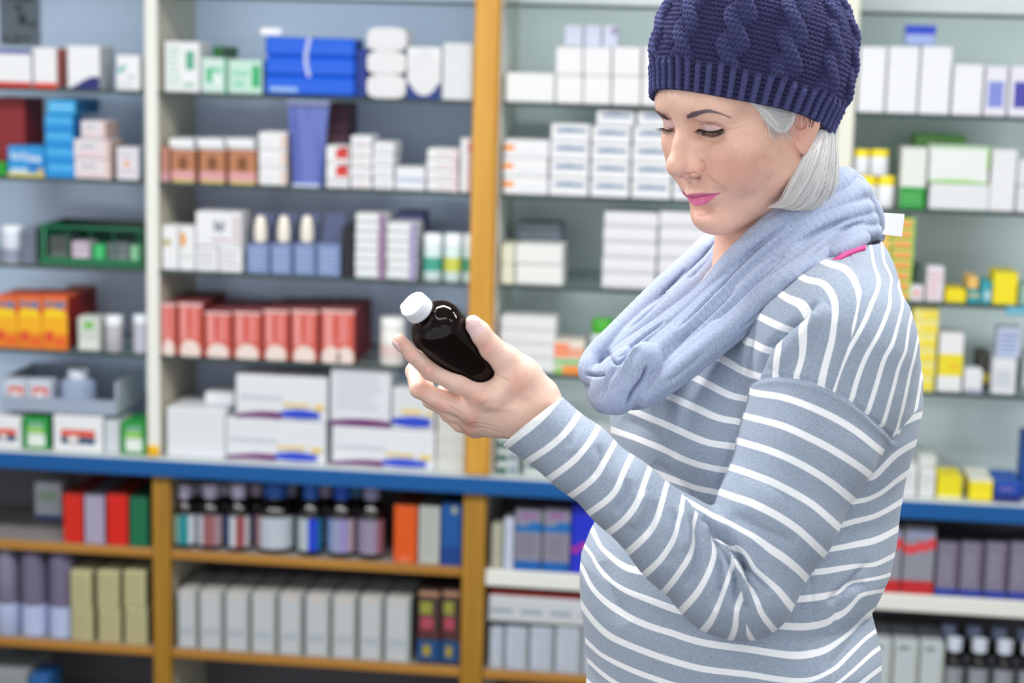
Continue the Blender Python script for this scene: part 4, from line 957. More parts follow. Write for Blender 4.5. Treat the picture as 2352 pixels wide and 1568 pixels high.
def brush(V, N, Q, pts, w_px, amp, mask=None, prof='v', ends=True, smoothline=True):
    """push vertices along their normals near a stroke; V in world space, Q their projected rows and columns"""
    b, t, sd = seg_dist(Q, spl(pts, 6) if smoothline else pts)
    x = b/w_px
    if prof == 'v': fz = np.exp(-np.abs(x)**1.3*1.6)
    elif prof == 'g': fz = np.exp(-x*x*1.5)
    elif prof == 's': fz = -np.sign(sd)*x*np.exp(-x*x)*1.8          # step: one side up, other down
    if ends: fz = fz*taper(t)
    if mask is not None: fz = fz*mask
    return V+N*(amp*fz)[:, None]
def rbf_fit(pts, vals, smooth=0.0):
    P_ = np.array(pts, float)/500.0; n = len(P_)
    r = np.linalg.norm(P_[:, None]-P_[None], axis=2); K = np.where(r > 0, r*r*np.log(r+1e-12), 0)+smooth*np.eye(n)
    A = np.zeros((n+3, n+3)); A[:n, :n] = K; A[:n, n] = 1; A[:n, n+1:] = P_; A[n:, :n] = A[:n, n:].T
    w_ = np.linalg.solve(A, np.r_[np.array(vals, float), 0, 0, 0])
    def fn(Q):
        Q = np.asarray(Q)/500.0; o = w_[n]+Q@w_[n+1:]
        for i in range(n):
            r2 = ((Q-P_[i])**2).sum(1)+1e-12; o = o+w_[i]*r2*0.5*np.log(r2)
        return o
    return fn
def attr_node(nt, nm):
    a = nt.nodes.new('ShaderNodeAttribute'); a.attribute_name = nm; a.attribute_type = 'GEOMETRY'; return a
def math_n(nt, op, a=None, b=None, c=None):
    n = nt.nodes.new('ShaderNodeMath'); n.operation = op
    for i, v in enumerate((a, b, c)):
        if v is None: continue
        if isinstance(v, (int, float)): n.inputs[i].default_value = v
        else: nt.links.new(v, n.inputs[i])
    return n.outputs[0]
def mix_n(nt, f, a, b, mode='MIX'):
    n = nt.nodes.new('ShaderNodeMix'); n.data_type = 'RGBA'; n.blend_type = mode
    for s_, v in ((0, f), (6, a), (7, b)):
        if isinstance(v, (int, float)): n.inputs[s_].default_value = v
        elif isinstance(v, tuple): n.inputs[s_].default_value = v
        else: nt.links.new(v, n.inputs[s_])
    return n.outputs[2]

# ------------------------------------------------------------------ skin
def skin_build(nt, b):
    a = attr_node(nt, 'skin')
    n = nt.nodes.new('ShaderNodeTexNoise'); n.inputs['Scale'].default_value = 55; n.inputs['Detail'].default_value = 6; n.inputs['Roughness'].default_value = 0.65
    n2 = nt.nodes.new('ShaderNodeTexNoise'); n2.inputs['Scale'].default_value = 900; n2.inputs['Detail'].default_value = 2
    tc = nt.nodes.new('ShaderNodeTexCoord')
    nt.links.new(tc.outputs['Object'], n.inputs['Vector']); nt.links.new(tc.outputs['Object'], n2.inputs['Vector'])
    mr = nt.nodes.new('ShaderNodeMapRange'); mr.inputs['From Min'].default_value = 0.3; mr.inputs['From Max'].default_value = 0.7
    nt.links.new(n.outputs['Fac'], mr.inputs['Value'])
    c = mix_n(nt, mr.outputs[0], (0.89, 0.85, 0.84, 1), (1.06, 1.02, 1.01, 1))
    c2 = mix_n(nt, 1.0, a.outputs['Color'], c, 'MULTIPLY')
    nt.links.new(c2, b.inputs['Base Color'])
    b.inputs['Subsurface Weight'].default_value = 0.16
    b.inputs['Subsurface Radius'].default_value = (1.0, 0.35, 0.2)
    b.inputs['Subsurface Scale'].default_value = 0.006
    bp = nt.nodes.new('ShaderNodeBump'); bp.inputs['Strength'].default_value = 0.12; bp.inputs['Distance'].default_value = 0.0006
    nt.links.new(n2.outputs['Fac'], bp.inputs['Height']); nt.links.new(bp.outputs[0], b.inputs['Normal'])
    b.inputs['Roughness'].default_value = 0.46
    b.inputs['Specular IOR Level'].default_value = 0.4
M_SKIN = mat('skin', build=skin_build)
HO = np.array([0.01028, 1.99851, 1.59919])
HM = np.array([[-0.68072, 0.69212, -0.23998], [-0.63373, -0.72072, -0.28097], [-0.36742, -0.03918, 0.92923]])
def H2W(V): return np.asarray(V)@HM.T+HO
def W2H(V): return (np.asarray(V)-HO)@HM
# ------------------------------------------------------------------ head (local frame: x forward, y to her left, z up, metres)
def make_head():
    mm = 0.001
    g = Grid((-0.115, -0.085, -0.19), (0.13, 0.088, 0.14), 0.00125)
    def E_(c, r, op='u', k=0.0, M=None): ell(g, np.array(c)*mm, np.array(r)*mm, op, k*mm, M)
    def C_(a, b, ra, rb, op='u', k=0.0): cone(g, np.array(a)*mm, np.array(b)*mm, ra*mm, rb*mm, op, k*mm)
    E_((-6, 0, 48), (97, 73, 76))                                   # cranium
    E_((38, 0, 2), (58, 61, 62), k=22)                              # face mass
    E_((50, 0, 46), (47, 57, 42), k=18)                             # forehead
    E_((50, 0, -46), (42, 44, 46), k=22)                            # maxilla and lower face
    for s in (1, -1):
        C_((4, s*49, -48), (74, s*15, -86), 15, 15, k=26)           # jaw line
        C_((2, s*52, -20), (6, s*48, -50), 17, 15, k=22)
        E_((54, s*44, -4), (27, 21, 19), k=20)                      # cheekbone
        E_((68, s*30, -30), (22, 18, 22), k=18); E_((44, s*43, -26), (34, 17, 30), k=26)                     # cheek
        C_((84, s*15, 37), (76, s*42, 38), 8, 9.0, k=18)               # brow ridge
    E_((77.5, 0, -82), (20, 19, 17), k=18)                            # chin
    E_((40, 0, -78), (38, 30, 18), k=20)                            # under the jaw
    E_((72, 0, -46), (25, 30, 24), k=16)                            # muzzle
    # eye hollows
    for s in (1, -1):
        E_((95, s*31, 18), (16, 19, 12), 's', k=12)
        E_((97, s*16, 22), (12, 8, 14), 's', k=9)
    # nose
    C_((88, 0, 28), (101, 0, 9), 6.8, 7.0, k=10)
    C_((101, 0, 9), (113, 0, -7), 7.0, 8.6, k=8)
    E_((112.6, 0, -13), (11.4, 10.6, 9.6), k=7)
    for s in (1, -1):
        E_((99.0, s*13.0, -20.5), (10.5, 5.8, 7.0), k=4)
        C_((105, s*5.0, -20), (107, s*5, -23), 6, 4.5, k=4)
        C_((90, s*9, 4), (99, s*9.5, -14), 8, 7, k=10)            # side of the nose
    C_((106, 0, -23), (99, 0, -32), 3.2, 3.6, k=4)                  # columella
    for s in (1, -1):
        E_((100, s*9.6, -28.6), (8, 3.8, 5.0), 's', k=1.2)          # nostril
    # philtrum and lips
    for s in (1, -1): C_((98.2, s*3.4, -35), (100.2, s*4.0, -42), 0.9, 1.4, k=4)
    up = [(80, 26.5, -49.2), (89.5, 18, -48.2), (97.4, 9, -47.8), (100.4, 3.5, -47.8), (100.0, 0, -48.2)]
    up2 = [(p[0], -p[1], p[2]) for p in up[:-1]][::-1]
    ur = [1.4, 2.6, 3.6, 4.1, 3.9]
    chain(g, [np.array(p)*mm for p in up+up2], [r*mm for r in ur+ur[:-1][::-1]], k=2.6*mm)
    lo = [(82, 23, -52.4), (90, 16, -55.6), (95.6, 8, -57.6), (97.2, 0, -58.0)]
    lo2 = [(p[0], -p[1], p[2]) for p in lo[:-1]][::-1]
    lr = [1.4, 3.4, 4.6, 5.0]
    chain(g, [np.array(p)*mm for p in lo+lo2], [r*mm for r in lr+lr[:-1][::-1]], k=2.6*mm)
    # slit
    sl = [(82, 29.5, -49.0), (91.6, 18, -51.0), (101, 9, -51.6), (105, 0, -51.8)]
    sl2 = [(p[0], -p[1], p[2]) for p in sl[:-1]][::-1]
    chain(g, [np.array(p)*mm for p in sl+sl2], [mm*0.9]*7, 's', k=1.6*mm)
    E_((96, 0, -69.5), (6, 16, 5), 's', k=12)                          # hollow under the lower lip
    # eyes: ball + lids
    for s in (1, -1):
        c = np.array((71.5, s*30.5, 22.0))
        E_(c, (14.4, 17.0, 14.0), k=5)                              # lids over the ball
        # opening between the lids: a thin low crescent, the gaze is down
        pts = [c+np.array((8.4, -14.0, -3.4)), c+np.array((13.4, -7, -6.0)), c+np.array((14.0, 0, -7.0)), c+np.array((12.8, 8, -6.2)), c+np.array((7.4, 15, -3.4))]
        for p in pts: p[1] = c[1]+(p[1]-c[1])*s
        chain(g, [p*mm for p in pts], [0.5*mm, 2.2*mm, 2.9*mm, 2.5*mm, 0.6*mm], 's', k=1.2*mm)
        # upper lid crease
        pts = [c+np.array((9.6, -14.5, 1.6)), c+np.array((13.0, -8, 6.2)), c+np.array((12.8, 0, 7.6)), c+np.array((11.2, 9, 6.4)), c+np.array((7.4, 16, 0.6))]
        for p in pts: p[1] = c[1]+(p[1]-c[1])*s
        chain(g, [p*mm for p in pts], [0.5*mm, 0.9*mm, 1.0*mm, 1.0*mm, 0.6*mm], 's', k=2.6*mm)
    # ears
    for s in (1, -1):
        def Y(p): return np.array((p[0]+5, p[1]*s, p[2]))*mm
        E_((-5, s*70, 2), (13, 5, 27), k=5)
        hel = spl([(0, 71, 4), (3, 74, 20), (-6, 76, 29), (-18, 78.5, 25), (-24, 81, 10), (-22, 81, -6), (-14, 78.5, -20), (-6, 75.5, -31)], 4)
        chain(g, [Y(p) for p in hel], list(np.interp(np.linspace(0, 1, len(hel)), [0, .5, 1], [2.6*mm, 3.5*mm, 4.0*mm])), k=2.2*mm)
        E_((0.5, s*73.5, -30), (7.5, 3.6, 8.0), k=3)                 # lobe
        E_((-6, s*76, -14), (8, 4, 14), k=5)
        chain(g, [Y(p) for p in spl([(-16, 75, 14), (-15, 75, 0), (-8, 72.5, -13)], 4)], [2.6*mm]*9, k=3*mm)
        E_((-1, s*76.0, 0), (6.0, 6, 10), 's', k=3)                 # concha
        chain(g, [Y(p) for p in spl([(-8, 79, 20), (-18.5, 81, 12), (-17.5, 79, -4), (-11, 75.5, -16)], 4)], [1.3*mm]*13, 's', k=2*mm)
        chain(g, [np.array(p)*mm for p in [(11, s*71, -18), (8.5, s*73, -28), (5, s*72, -38), (-6, s*70.5, -42)]], [1.2*mm, 1.7*mm, 2.0*mm, 2.2*mm], 's', k=3*mm); C_((9, s*69.5, 0), (8, s*70.5, -8), 3.8, 3.4, k=3)          # tragus
    # neck
    ntop = np.array((-22, 0, -42.0)); nb = W2H(P(1745, 640, 2.035))/mm
    C_(ntop, nb, 51, 54, k=22)
    for s in (1, -1): C_((-18, s*44, -40), nb+np.array((26, s*10, 0)), 12, 13, k=18)
    V, Fq = surface(g)
    m_ = (np.clip((V[:, 2]*1e3-31)/7, 0, 1)*np.clip((V[:, 0]*1e3-50)/15, 0, 1)*np.clip((82-V[:, 2]*1e3)/8, 0, 1))[:, None]
    W_ = relax(V, Fq, 70, 0.6); V = V+m_*(W_-V)
    return g, V, Fq
HG, HV, HF = make_head()
_N = vnormals(HV, HF)
HWv = H2W(HV)
def lm_col(V):
    """skin colours painted by anatomy: lips, lid shadow, blush, brows"""
    x, y, z = V[:, 0]*1e3, V[:, 1]*1e3, V[:, 2]*1e3; ay = np.abs(y)
    def c3(r, g_, b_): return np.array(rgb(r, g_, b_)[:3])
    col = np.tile(c3(238, 196, 176), (len(V), 1))
    def mixc(c, f): 
        f = np.clip(f, 0, 1)[:, None]; return col*(1-f)+c3(*c)*f
    def gs(cx, cy, cz, sx, sy, sz): return np.exp(-(((x-cx)/sx)**2+((ay-cy)/sy)**2+((z-cz)/sz)**2))
    col = mixc((224, 146, 130), 0.62*gs(66, 44, -24, 30, 24, 24))
    col = mixc((226, 158, 150), 0.6*gs(108, 0, -18, 14, 12, 10))
    col = mixc((222, 150, 146), 0.55*gs(99, 14, -20, 10, 7, 8))
    col = mixc((222, 160, 146), 0.7*gs(-8, 76, -6, 26, 12, 34))
    col = mixc((244, 210, 192), 0.7*gs(88, 0, 60, 30, 40, 24))
    col = mixc((230, 178, 164), 0.5*gs(84, 0, -84, 20, 24, 12))
    # lips
    u = np.clip(ay/28.5, 0, 1)
    topz = -45.2+np.where(ay < 4, -1.0*(1-ay/4), 0)-3.4*u**1.6
    botz = -65.0+14.9*u**1.55
    m_ = (x > 76) & (ay < 30)
    up_ = np.clip((topz-z)/0.9, 0, 1)*np.clip((z-botz)/0.9, 0, 1)*m_*np.clip((29.5-ay)/1.5, 0, 1)
    seam = -51.6+2.0*u
    col = mixc((204, 112, 146), up_*(z > seam)); col = mixc((238, 126, 172), up_*(z <= seam))
    col = mixc((150, 50, 96), up_*np.exp(-((z-seam)/0.8)**2)*0.8)
    # lids
    lid = np.exp(-(((ay-30.5)/13)**4+((z-22.6)/5.4)**4))*(x > 74)
    col = mixc((236, 208, 216), 0.85*lid)
    col = mixc((186, 130, 122), 0.5*np.exp(-(((ay-31)/16)**4+((z-30.5)/2.2)**2))*(x > 70))
    ln = 13.4-1.4*np.cos((ay-31)/12.5*1.3)+1.2
    col = mixc((52, 36, 40), 0.95*np.exp(-((z-(17.3+0.012*(ay-31)**2))/0.8)**2)*np.exp(-((ay-31)/14.0)**6)*(x > 74))
    col = mixc((150, 96, 96), 0.55*np.exp(-((z-(13.2+0.02*(ay-31)**2))/1.3)**2)*np.exp(-((ay-31)/13)**4)*(x > 72))
    col = mixc((212, 168, 150), 0.5*np.exp(-((z-2)/4.5)**2)*np.exp(-((ay-30)/15)**4)*(x > 68))
    # nostril shade painted into the skin colour
    col = mixc((120, 60, 60), 0.8*gs(100, 7.4, -28, 5, 3.4, 3))
    return col
HC = lm_col(HV)
# ------------------------------------------------------------------ details on the face: wrinkles, brows, lashes, eyes
def hit(g, px, py, d0=1.7, d1=2.25, toL=W2H):
    """first surface point seen at pixels px,py"""
    px = np.atleast_1d(px).astype(float); py = np.atleast_1d(py).astype(float)
    R_ = _F[None]+_R[None]*((px-1176)/FPX)[:, None]-_U[None]*((py-784)/FPX)[:, None]
    R_ = R_/np.linalg.norm(R_, axis=1, keepdims=True)
    t = np.full(len(px), d0)
    for _ in range(90):
        L_ = toL(CAM+R_*t[:, None])
        ins = ((L_ > g.lo) & (L_ < g.lo+g.h*(g.n-2))).all(1)
        dd = np.where(ins, tri(g, L_), 0.01)
        t = np.minimum(t+np.maximum(dd*0.8, -0.002), d1)
    return CAM+R_*t[:, None]
HQ, _ = proj(HWv)
HNw = _N@HM.T
_facing = (HNw@(-_F) > -0.15).astype(float)
def FB(pts, w_, amp, prof='v', ends=True):
    global HWv
    HWv = brush(HWv, HNw, HQ, pts, w_, amp*0.001, _facing, prof, ends)
# fold from the wing of the nose past the mouth corner, crow's feet, lines under the eye
FB([(1617, 398), (1632, 412), (1650, 424), (1664, 434), (1670, 444)], 3.4, -1.1)
FB([(1628, 398), (1645, 410), (1664, 424), (1678, 436)], 10, 1.1, 'g')
FB([(1654, 440), (1663, 440), (1670, 446)], 3, -0.9)
FB([(1658, 296), (1676, 299), (1696, 295), (1712, 290)], 2.4, -1.0)
FB([(1660, 300), (1680, 306), (1706, 310)], 2.2, -0.7)
FB([(1664, 306), (1684, 316), (1708, 326)], 2.2, -0.6)
FB([(1672, 288), (1690, 284), (1706, 280)], 2.2, -0.5)
FB([(1604, 306), (1616, 318), (1634, 325), (1652, 322), (1664, 314)], 3.4, -1.0)
FB([(1616, 326), (1640, 334), (1664, 328)], 2.4, -0.55)
for q_ in range(7):
    y_ = 322+q_*6
    FB([(1660+q_*2, y_), (1680+q_*2, y_+6), (1704+q_*2, y_+16)], 1.9, -0.38)
FB([(1609, 366), (1616, 375), (1618.5, 387), (1614, 399)], 3.2, -3.0)
FB([(1570, 405), (1582, 401), (1596, 398), (1606, 401)], 3.6, -3.0)
FB([(1606, 289), (1618, 284.5), (1636, 284), (1652, 288), (1668, 298)], 2.2, -0.9)
FB([(1600, 362), (1612, 368)], 4, -0.6)
FB([(1655, 441), (1661, 442)], 3.2, -1.2)
FB([(1700, 470), (1740, 440), (1780, 400)], 16, -0.8, 'g')
FB([(1562, 262), (1560, 275), (1562, 290)], 3, -0.35)
FB([(1598, 500), (1606, 488), (1622, 482), (1640, 486)], 6, -0.7, 'g')
FB([(1565, 290), (1600, 280), (1632, 272), (1660, 278), (1684, 292)], 4, -0.35, 'g')
def warp(cx, cy, r, dx, dy):
    global HWv
    q, z = proj(HWv); w_ = np.exp(-(((q[:, 0]-cx)**2+(q[:, 1]-cy)**2)/r**2))*(z < 2.03); HWv = HWv+((_R*dx-_U*dy)[None]*(w_*z/FPX)[:, None])
warp(1570, 438, 13, 1, 8); warp(1652, 444, 13, 8, -4); warp(1600, 470, 14, 0, 5); warp(1535, 288, 14, 0, 4); warp(1843, 325, 26, -13, -4)
# ---- strands as thin three-sided tubes
def strands(lines, r0, r1, V0=None):
    V, Fq = [], []; base = 0
    for L_ in lines:
        L_ = np.asarray(L_); n = len(L_)
        T = np.gradient(L_, axis=0); T /= np.linalg.norm(T, axis=1, keepdims=True)+1e-12
        a = np.cross(T, -_F); a /= np.linalg.norm(a, axis=1, keepdims=True)+1e-9; b = np.cross(T, a)
        tt = np.linspace(0, 1, n)[:, None]; r = r0+(r1-r0)*tt
        ring = [L_+r*(a*math.cos(q)+b*math.sin(q)) for q in (0, 2.094, 4.189)]
        V.append(np.stack(ring, 1).reshape(-1, 3))
        i = np.arange(n-1)[:, None]*3+base
        for k in range(3):
            k2 = (k+1) % 3
            Fq.append(np.concatenate([i+k, i+k2, i+3+k2, i+3+k], 1))
        base += 3*n
    return np.concatenate(V), np.concatenate(Fq)
def on_face(px, py, lift=0.0):
    p = hit(HG, px, py); L_ = W2H(p); n = grad(HG, L_)@HM.T
    return p+n*lift, n
rs_ = np.random.RandomState(3)
def brow(path, thick, dirn, nper, side):
    cp = spl(path, 10); tk = np.interp(np.linspace(0, 1, len(cp)), np.linspace(0, 1, len(thick)), thick)
    P0, P1, ln = [], [], []
    N_ = nper
    s_ = rs_.rand(N_)**1.0*(len(cp)-1.001); i = s_.astype(int); f = (s_-i)[:, None]
    c = cp[i]*(1-f)+cp[i+1]*f; T = cp[i+1]-cp[i]; T /= np.linalg.norm(T, axis=1, keepdims=True)
    nrm = np.stack([T[:, 1], -T[:, 0]], 1)
    off = (rs_.rand(N_)-0.5)*tk[i]*(1-0.25*rs_.rand(N_))
    root = c+nrm*off[:, None]
    up_ = np.interp(s_/len(cp), [0, .25, .6, 1], dirn)
    d = T+nrm*(up_*(1+0.5*rs_.randn(N_)*0.3)-off/np.maximum(tk[i], 1)*0.8)[:, None]; d /= np.linalg.norm(d, axis=1, keepdims=True)
    L = 6.0+3*rs_.rand(N_)
    lines = []
    A, _n = on_face(root[:, 0], root[:, 1], 0.0001)
    mid = root+d*(L*0.5)[:, None]; B, _n = on_face(mid[:, 0], mid[:, 1], 0.0005)
    end = root+d*L[:, None]; C_, _n = on_face(end[:, 0], end[:, 1], 0.0005)
    for a, b, c_ in zip(A, B, C_):
        if np.linalg.norm(a-c_) < 0.012: lines.append([a, b, c_])
    return lines
M_BROW = mat('brow_hair', rgb(122, 106, 114), rough=0.6)
M_LASH = mat('lash_hair', rgb(26, 18, 20), rough=0.5)
near_brow = brow([(1578, 272), (1592, 265), (1604, 260), (1615, 256.5), (1628, 255), (1641, 257), (1656, 261), (1672, 267)], [11, 13, 12, 10.5, 8.5, 6.5, 4, 1.5], [0.9, 0.35, 0.0, -0.1], 1100, 1)
far_brow = brow([(1537, 275), (1528, 269), (1518, 262), (1510, 256.5), (1503, 252)], [6, 9, 8, 6.5, 4], [0.4, 0.3, 0.1, 0.0], 460, -1)
# lashes
def lashes(path, dvec, L, n, lift=0.0015, curl=0.003, jit=0.25):
    cp = spl(path, 10); out = []
    s_ = (np.arange(n)+0.5)/n*(len(cp)-1.001); i = s_.astype(int); f = (s_-i)[:, None]; c = cp[i]*(1-f)+cp[i+1]*f
    A, nn = on_face(c[:, 0], c[:, 1], 0.0)
    for k in range(n):
        t = k/(n-1); dv = np.array([np.interp(t, [0, .5, 1], [q[0] for q in dvec]), np.interp(t, [0, .5, 1], [q[1] for q in dvec])])
        dv = dv/np.linalg.norm(dv)+rs_.randn(2)*0.12*jit*4*0.4; ll = L*(0.8+0.35*rs_.rand())*0.001*0.47
        w_ = (_R*dv[0]-_U*dv[1]); o_ = nn[k]*0.6-_F*0.5; o_ /= np.linalg.norm(o_)
        a = A[k]; out.append([a, a+w_*ll*0.45+o_*ll*0.35, a+w_*ll*0.8+o_*ll*0.65, a+w_*ll*1.05+o_*ll*0.8+_U*curl*0.2])
    return out
LASHU = [(1605, 296), (1612, 299), (1624, 302), (1638, 303), (1650, 300.5), (1659, 296.5)]

near_lash = lashes([(1605, 296), (1613, 298.5), (1624, 300.5), (1638, 300.5), (1650, 298.5), (1659, 294.5)], [(-0.9, 0.55), (-0.1, 1.0), (0.6, 0.75)], 11.5, 110)
near_low = lashes([(1612, 305), (1624, 309), (1636, 311), (1648, 308.5), (1656, 303.5)], [(-0.5, 0.8), (0, 1), (0.5, 0.8)], 5.5, 44, jit=0.4)
far_lash = lashes([(1523, 294), (1530, 296.5), (1538, 297.5), (1547, 296)], [(-1, 0.25), (-0.8, 0.5), (-0.2, 1)], 13, 46)
def strand_obj(nm, ls, m_, r0, r1, parent=None):
    v, f = strands(ls, r0, r1); return np_mesh(nm, v, f, m_, parent)
def eye_build(nt, b):
    b.inputs['Roughness'].default_value = 0.08
# eyeballs with a dark iris turned down
def eyeball(s, parent):
    n, m_ = 24, 16; c = np.array((71.5, 30.5*s, 22.0))*1e-3; gz = np.array((0.80, 0.0, -0.60)); gz /= np.linalg.norm(gz)
    u = np.cross(gz, (0, 1, 0)); u /= np.linalg.norm(u); v_ = np.cross(gz, u)
    V, Fq, ml = [], [], []
    for j in range(m_+1):
        th = math.pi*j/m_
        for i in range(n):
            a = 2*math.pi*i/n; V.append(c+0.0127*(gz*math.cos(th)+(u*math.cos(a)+v_*math.sin(a))*math.sin(th)))
    for j in range(m_):
        for i in range(n): Fq.append([j*n+i, (j+1)*n+i, (j+1)*n+(i+1) % n, j*n+(i+1) % n]); ml.append(0 if j >= 3 else (1 if j >= 1 else 2))
    o = mesh_obj('eye', H2W(np.array(V)), Fq, [mat('eye_white', rgb(222, 206, 204), rough=0.15), mat('iris', rgb(70, 50, 44), rough=0.12), mat('pupil', rgb(8, 6, 6), rough=0.08)], parent, ml, True)
    return o
# ------------------------------------------------------------------ knitted hat
def make_hat(parent):
    O = np.array((2, 0, 13.0)); e1 = np.array((0.829, 0, 0.559)); e2 = np.array((0, 1.0, 0)); e3 = np.array((-0.559, 0, 0.829))
    NU, NV = 1000, 300
    hs = np.array([-3, 0, 10, 25, 45, 70, 92, 112, 128, 140, 147, 150.0])
    rs = np.array([0.985, 0.995, 1.02, 1.07, 1.10, 1.08, 1.03, 0.9, 0.71, 0.47, 0.24, 0.0])
    # arc length parametrisation
    tt = np.linspace(0, len(hs)-1, 400); H_ = spl(np.stack([hs, rs*97], 1), 36)
    L = np.r_[0, np.cumsum(np.linalg.norm(np.diff(H_, axis=0), axis=1))]
    v = np.linspace(0, L[-1]-1.5, NV); hh = np.interp(v, L, H_[:, 0]); rr = np.interp(v, L, H_[:, 1])/97
    u = np.arange(NU)/NU*2*math.pi
    U, Vv = np.meshgrid(u, v, indexing='ij'); R_ = np.meshgrid(u, rr, indexing='ij')[1]; Hh = np.meshgrid(u, hh, indexing='ij')[1]
    cu, su = np.cos(U), np.sin(U)
    low = np.clip(1-Hh/60, 0, 1)
    a1 = np.where(cu > 0, 108, 99.0); a2 = 84.0
    back = np.clip(-cu, 0, 1)*np.clip((Hh-10)/60, 0, 1)
    X1 = cu*a1*R_*(1-0.07*back); X2 = su*a2*R_
    Ud = (np.degrees(U)+180) % 360-180; sag = (3.5*np.cos(2*U)+12*np.exp(-((Ud+52)/24)**2)-3*np.exp(-((Ud-10)/30)**2)+8*np.exp(-((Ud-140)/34)**2))*np.clip(1-Vv/45, 0, 1)
    base = O+X1[..., None]*e1+X2[..., None]*e2+(Hh-sag)[..., None]*e3
    # normals of the base
    du = np.roll(base, -1, 0)-np.roll(base, 1, 0); dv = np.gradient(base, axis=1)
    N = np.cross(du, dv); N /= np.linalg.norm(N, axis=2, keepdims=True)+1e-9
    # ---- knit relief in millimetres
    per = 12; ph = U/(2*math.pi)*per+0.22
    k = np.floor(ph); s = (ph-k-0.5)                                # -0.5..0.5 over one repeat
    W = 51.0*np.clip(R_, 0.25, 1.05)                                 # repeat width
    x = s*W; sc = np.clip(R_, 0.3, 1.0)
    def stitch(sx, ty, col, row):
        c = sx/col; c = c-np.round(c); leg = np.clip(1-((np.abs(c)-0.25)/0.27)**2, 0, 1)
        t = ty/row+np.abs(c)*1.1; r2 = 0.5+0.5*np.cos(2*math.pi*t)
        return np.sqrt(leg)*(0.35+0.65*r2**0.7)
    P_ = 30.0; ca = math.pi*(Vv+k*9)/P_
    A = 7.4*sc; wd = 9.2*sc
    h1 = np.zeros_like(x)-9; tone = np.zeros_like(x)
    for sg in (1, -1):
        c0 = sg*A*np.cos(ca); over = sg*np.sin(ca)*2.3*np.abs(np.sin(ca))**0.3
        sx = x-c0; inside = np.abs(sx) < wd
        prof = 4.6*np.sqrt(np.clip(1-(sx/wd)**2, 0, 1))+over-0.6
        slope = -sg*A*math.pi/P_*np.sin(ca)
        st = stitch(sx*0.98, Vv+0.0*slope*sx, 4.7*sc, 5.4)
        hgt = np.where(inside, prof+2.3*st-1.2, -9)
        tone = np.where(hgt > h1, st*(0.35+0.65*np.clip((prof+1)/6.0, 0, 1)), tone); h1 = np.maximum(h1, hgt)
    row = 4.9
    t = Vv/row+0.1*np.sin(x*1.1); purl = -1.6+1.9*np.abs(np.cos(math.pi*t))**0.8*(0.75+0.25*np.cos(2*math.pi*x/(4.9*sc)+math.pi*np.floor(t)))
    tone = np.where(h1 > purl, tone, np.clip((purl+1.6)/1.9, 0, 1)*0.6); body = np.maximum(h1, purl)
    # ribbing
    nr = 52; q = U/(2*math.pi)*nr; q = q-np.round(q); wr = 11.8
    kn = 3.0*np.sqrt(np.clip(1-(q/0.27)**2, 0, 1))+1.6*stitch(q*wr*0.8, Vv, 4.9, 5.0)-0.6
    pr = -1.6+1.5*np.abs(np.cos(math.pi*Vv/5.2))
    rib = np.maximum(np.where(np.abs(q) < 0.27, kn, -9), pr)
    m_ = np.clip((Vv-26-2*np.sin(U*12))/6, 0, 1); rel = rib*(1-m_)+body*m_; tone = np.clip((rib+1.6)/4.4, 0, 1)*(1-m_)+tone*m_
    rel *= np.clip((L[-1]-Vv)/25, 0.15, 1)
    noise = (rng.random(rel.shape)-0.5)*0.28
    V = base+N*(rel+4.6+noise)[..., None]
    # inner lip of the brim
    lip = [base[:, 0]+N[:, 0]*d+e3*z for d, z in ((3.4, -2.6), (0.5, -2.2), (-1.0, 2.0), (-1.0, 14.0))]
    V = np.concatenate([np.stack(lip[::-1], 1), V], 1)
    nv = V.shape[1]; idx = np.arange(NU*nv).reshape(NU, nv); i2 = np.roll(idx, -1, 0)
    Fq = np.stack([idx[:, :-1], i2[:, :-1], i2[:, 1:], idx[:, 1:]], -1).reshape(-1, 4)
    V = V.reshape(-1, 3)
    # wool fibres standing off the knit
    valley_shade = np.concatenate([np.full((NU, 4), 0.0), tone], 1).reshape(-1)
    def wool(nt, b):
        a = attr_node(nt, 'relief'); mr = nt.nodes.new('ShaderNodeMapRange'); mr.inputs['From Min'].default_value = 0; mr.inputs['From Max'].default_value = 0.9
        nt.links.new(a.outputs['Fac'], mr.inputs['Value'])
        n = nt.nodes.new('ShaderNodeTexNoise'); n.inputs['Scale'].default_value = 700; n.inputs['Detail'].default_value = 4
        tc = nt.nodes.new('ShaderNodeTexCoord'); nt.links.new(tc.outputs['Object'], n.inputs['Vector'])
        c = mix_n(nt, mr.outputs[0], rgb(24, 25, 52), rgb(74, 76, 120)); mr2 = nt.nodes.new('ShaderNodeMapRange'); mr2.inputs['To Min'].default_value = 0.72; mr2.inputs['To Max'].default_value = 1.25  # shade of stitch valleys and cable crossings painted into the wool colour
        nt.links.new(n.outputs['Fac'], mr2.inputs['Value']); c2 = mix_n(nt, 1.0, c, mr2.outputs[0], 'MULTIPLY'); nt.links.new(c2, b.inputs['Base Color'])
        bp = nt.nodes.new('ShaderNodeBump'); bp.inputs['Strength'].default_value = 0.5; bp.inputs['Distance'].default_value = 0.0006
        nt.links.new(n.outputs['Fac'], bp.inputs['Height']); nt.links.new(bp.outputs[0], b.inputs['Normal'])
        b.inputs['Roughness'].default_value = 0.95; b.inputs['Specular IOR Level'].default_value = 0.15
        b.inputs['Sheen Weight'].default_value = 0.25; b.inputs['Sheen Roughness'].default_value = 0.6; b.inputs['Sheen Tint'].default_value = rgb(150, 150, 210)
    M = mat('navy_wool', build=wool)
    o = np_mesh('knit_hat', H2W(V*1e-3), Fq, M, parent, {'relief': valley_shade})
    r_ = np.random.RandomState(5); ls = []
    Vw = V.reshape(NU, nv, 3)
